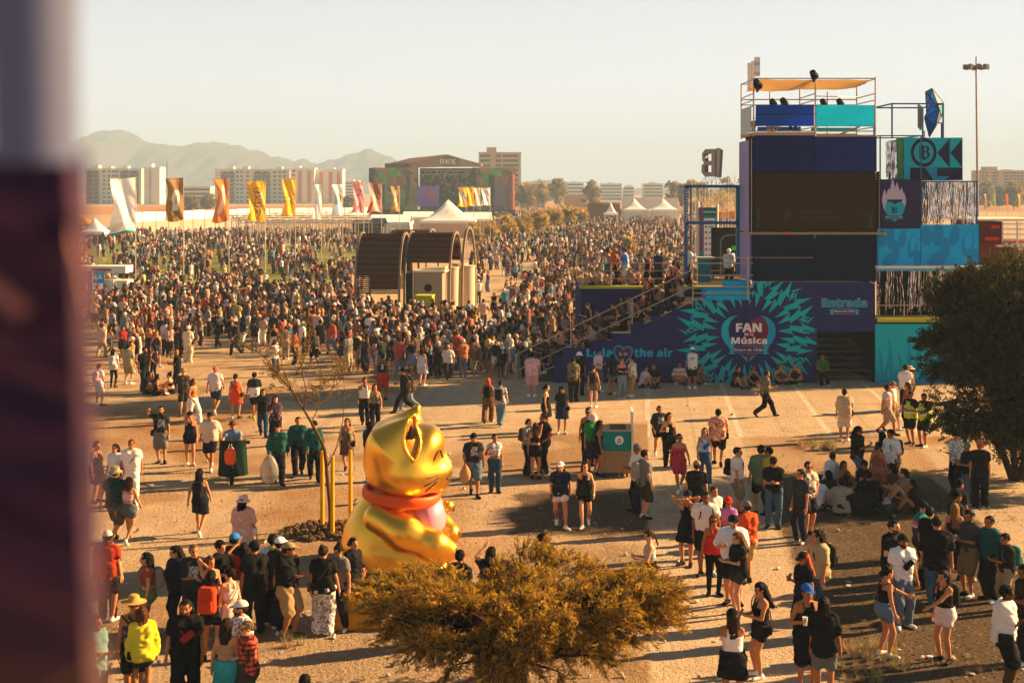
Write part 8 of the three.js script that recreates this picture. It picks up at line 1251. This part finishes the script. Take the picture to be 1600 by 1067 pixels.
// ---------- the nearer part of the crowd, one by one ----------
{
  reseed(515);
  const tops = [['161418', 'black', 9], ['1a1718', 'black', 6], ['d6cec6', 'white', 7], ['d8cfc8', 'white', 4], ['2a2a30', 'charcoal', 3], ['7a746c', 'grey', 3], ['b8502a', 'orange', 2], ['a02a24', 'red', 2], ['c8a08c', 'peach', 2], ['1f2a48', 'navy', 3], ['2a6a8c', 'blue', 2], ['2f7a4a', 'green', 1], ['a8906a', 'sand', 3], ['5a4634', 'brown', 3], ['c89aa0', 'pink', 2], ['c8a82c', 'yellow', 1], ['2f8c8c', 'teal', 1]], bots = [['16161a', 'black', 8], ['2a3a4e', 'blue', 4], ['52687c', 'pale blue', 2], ['8c7a5c', 'khaki', 2], ['d0c8be', 'white', 2], ['4a4640', 'grey', 2]];
  const wpick = (a) => { let s = 0; for (const q of a) s += q[2]; let r = rnd() * s; for (const q of a) if ((r -= q[2]) < 0) return q; return a[0]; };
  const zone = (x, y) => { const col = x < 225 ? 'near the blue kiosk' : x < 300 ? 'around the white flag pole' : x < 390 ? 'around the brown flag pole' : x < 480 ? 'above the sapling' : x < 570 ? 'beside the slatted shelter' : x < 650 ? 'below the slatted shelter' : x < 740 ? 'below the round holed kiosk' : x < 830 ? 'on the walkway beyond the shelters' : x < 900 ? 'at the foot of the seating steps' : 'beyond the deck'; const row = y < 480 ? 'at the lawn' : y < 515 ? 'further back' : y < 545 ? 'midway' : y < 575 ? 'towards the front' : 'at the front of the crowd'; return col + ', ' + row; };
  const usedLabels = new Set(), done = []; let tries = 0, n = 0;
  const goal = 66;
  while (n < goal && tries++ < 6000) {
    const y = 470 + 140 * Math.pow(rnd(), .8), dens = (x) => x > 560 && x < 905 ? 1 : .62; const x = rr(140, 905); if (rnd() > dens(x)) continue; if (y > 590 && x < 545 && rnd() < .8) continue; if (x > 565 && x < 735 && y < 490) continue; if (x > 700 && x < 800 && y < 560 && rnd() < .5) continue; if (x > 700 && y > 572 && rnd() < .8) continue;
    const p = gp(x, y); if ([...placed, ...done].some(([a, b]) => Math.hypot(a - p.x, (b - p.z) * .6) < .55)) continue;
    const w = rnd() < .5, t = wpick(tops), b = wpick(bots), seat = y > 560 && x > 560 && rnd() < .3, kind = w ? pick(['tee', 'tank', 'crop', 'tank', 'tee']) : pick(['tee', 'tee', 'big', 'shirt', 'tank']), bk = w ? pick(['mini', 'jeans', 'skirt', 'wide', 'shorts']) : pick(['shorts', 'bermuda', 'jeans', 'pants']), hair = w ? pick(['long', 'mid', 'vlong', 'low', 'pony', 'bun']) : pick(['short', 'short', 'curly', 'short']), hat = rnd() < .2 ? pick([['cap', '16161a', 'black cap'], ['cap', 'd8d2cc', 'white cap'], ['bucket', 'd0bca0', 'cream hat'], ['cap', 'b03020', 'red cap'], ['straw', 'c0a070', 'straw hat']]) : null, bag = rnd() < .28 ? pick([['pack', '17161a', 'black backpack'], ['pack', '5a5650', 'grey backpack'], ['sling', '1a1718', 'black bag'], ['pack', '7a3a28', 'rust backpack']]) : null;
    const tn = { tee: 'tee', tank: 'vest top', crop: 'short top', big: 'loose tee', shirt: 'shirt' }[kind], bn = { mini: 'shorts', shorts: 'shorts', bermuda: 'long shorts', jeans: 'jeans', skirt: 'skirt', wide: 'wide trousers', pants: 'trousers' }[bk];
    let lab = `person${seat ? ' sitting' : ''} in ${t[1]} ${tn} and ${b[1]} ${bn}${hat ? ', ' + hat[2] : ''}`, z = zone(x, y); let cand = `${lab} ${z}`; if (usedLabels.has(cand)) continue; if (cand.split(/\s+/).length > 16) { cand = `person in ${t[1]} ${tn} and ${b[1]} ${bn} ${z}`; if (usedLabels.has(cand) || cand.split(/\s+/).length > 16) continue; } usedLabels.add(cand);
    done.push([p.x, p.z]); const Z = -p.z, pose = seat ? pick(['sit', 'sitx', 'sitphone']) : pick(['stand', 'stand', 'walk', 'walk2', 'phone', 'hips', 'drink', 'turn', 'turnr', 'cross', 'walk']);
    makePerson(V(p.x, .006, p.z), pick([0, 20, -30, 60, -60, 90, -90, 150, 180, -150, 170]) + rr(-15, 15), `${w ? 'w' : 'm'} t=${kind},${t[0]} b=${bk},${b[0]} h=${hair},${pick(['110c0a', '1a110c', '2a1a10', '4a2c18', '17100c', '6a4424'])} p=${pose}${hat ? ' c=' + hat[0] + ',' + hat[1] : ''}${bag ? ' bag=' + bag[0] + ',' + bag[1] : ''}`, cand, Z, 'people in the nearer crowd'); n++;
  }
  placed.push(...done);
}
// ---------- the far crowd that reads as one mass ----------
{
  reseed(909); const crowd = new THREE.Group(); crowd.name = 'far_crowd'; tag(crowd, 'dense crowd of small figures filling the field towards the stage', 'crowd', null, 'stuff'); scene.add(crowd);
  const kinds = [['w', 'walk', 'tank', 'mini', 'long'], ['m', 'stand', 'tee', 'shorts', 'short'], ['m', 'walk2', 'big', 'pants', 'short'], ['w', 'phone', 'tee', 'jeans', 'mid'], ['m', 'hips', 'tee', 'bermuda', 'curly'], ['w', 'stand', 'crop', 'skirt', 'vlong'], ['m', 'drink', 'tee', 'jeans', 'short'], ['w', 'cross', 'tank', 'wide', 'pony']];
  const lists = kinds.map(() => []);
  const inPoly = (x, y) => { if (x < 118 || x > 1180) return 0;
    if (y < 368 && x < 560) return 0; if (y < 352) return x > 760 && x < 1180 ? .9 : 0; if (x > 560 && x < 742 && y < 500) return y < 372 ? 0 : (x > 735 ? .6 : 0);
    if (x > 1060 && y > 430) return 0; if (y > 470 && x > 890) return 0; if (y > 560) return x > 560 && x < 860 && y < 592 ? .8 : 0; if (y > 468) return x > 728 && y < 545 ? (x > 838 ? .95 : .14) : x > 140 && x < 560 ? (y < 540 ? .75 + noise(x * .02, y * .05, 8) : .2) : x > 560 ? 1.1 : 0;
    if (x < 560) { const g = noise(x * .02, y * .03, 4); return y > 400 ? Math.max(.05, .45 + g * 1.1) : y > 385 ? .8 + g * .4 : 1.0; }
    if (x > 728 && x < 835 && y > 408) return .16 + .3 * Math.max(0, noise(x * .03, y * .04, 9)); return .95; };
  let n = 0, tries = 0; const cap = 5200;
  while (n < cap && tries++ < 90000) {
    const y = 332 + 262 * Math.pow(rnd(), 1.25), x = rr(118, 1182); const Z = gz(y); if (rnd() > inPoly(x, y) * Math.min(1, .18 + 90 / (y - 295) * .42)) continue;
    if (Z > 59 && Z < 73 && x > 838) continue; if (Z > 84 && Z < 91 && x > 562 && x < 740) continue; const grp = rnd() < .45 ? 1 : 2 + Math.floor(rnd() * 3);
    for (let g = 0; g < grp; g++) { const X2 = wx(x, Z) + (g ? rr(-.8, .8) : 0), Z2 = Z + (g ? rr(-.7, .7) : 0); if (Z < 118 && placed.some(([a, b]) => Math.abs(a - X2) < .34 && Math.abs(b + Z2) < .5)) continue; if (Z < 75) placed.push([X2, -Z2]); lists[Math.floor(rnd() * kinds.length)].push([X2, -Z2]); n++; }
  }
  const topC = [[.02, .018, .02], [.02, .02, .025], [.03, .025, .025], [.03, .03, .03], [.02, .02, .02], [.03, .025, .025], [.66, .61, .57], [.58, .5, .44], [.2, .19, .18], [.03, .03, .03], [.02, .02, .02], [.1, .06, .04], [.46, .14, .06], [.34, .06, .05], [.05, .08, .16], [.12, .22, .3], [.42, .28, .2], [.16, .09, .05], [.3, .2, .13], [.5, .32, .3], [.45, .34, .1]], botC = [[.02, .02, .022], [.02, .02, .022], [.03, .03, .035], [.05, .07, .12], [.12, .17, .24], [.3, .23, .14], [.6, .55, .5]], hairC = [[.012, .009, .007], [.02, .012, .008], [.04, .022, .012], [.1, .055, .025], [.5, .45, .4]], skinC = SKIN.map((h) => new THREE.Color(h).multiplyScalar(.8).toArray());
  kinds.forEach(([sex, pose, top, bot, hair], q) => {
    const L = lists[q], res = .048, J = rig(sex, pose, 0), hg = hairGeo(hair).clone().applyMatrix4(J.hm); const parts = [['body', bodyGeo(sex, pose, 0, res, 0), skinC], ['clothing', topGeo(top, sex, pose, 0, res, 'plain'), topC], ['clothing', bottomGeo(bot, sex, pose, 0, res, 'plain'), botC], ['hair', hg, hairC]];
    const ms = L.map(([x, z]) => { const s = rr(.9, 1.04), m = M4().makeRotationY(rr(0, 6.28)); m.scale(V(s, s * rr(.96, 1.03), s)).setPosition(x, .004, z); return m; }), c = new THREE.Color();
    for (const [name, g, cols] of parts) { const im = new THREE.InstancedMesh(g, new THREE.MeshPhysicalMaterial({ roughness: .9, specularIntensity: .12, vertexColors: name === 'body' }), L.length); L.forEach((_, i) => { im.setMatrixAt(i, ms[i]); const a = pick(cols), k = rr(.8, 1.2); im.setColorAt(i, c.setRGB(a[0] * k, a[1] * k, a[2] * k)); }); im.name = name; shadows(im); im.userData.kind = 'stuff'; crowd.add(im); }
  });
}
renderer.render(scene, camera);
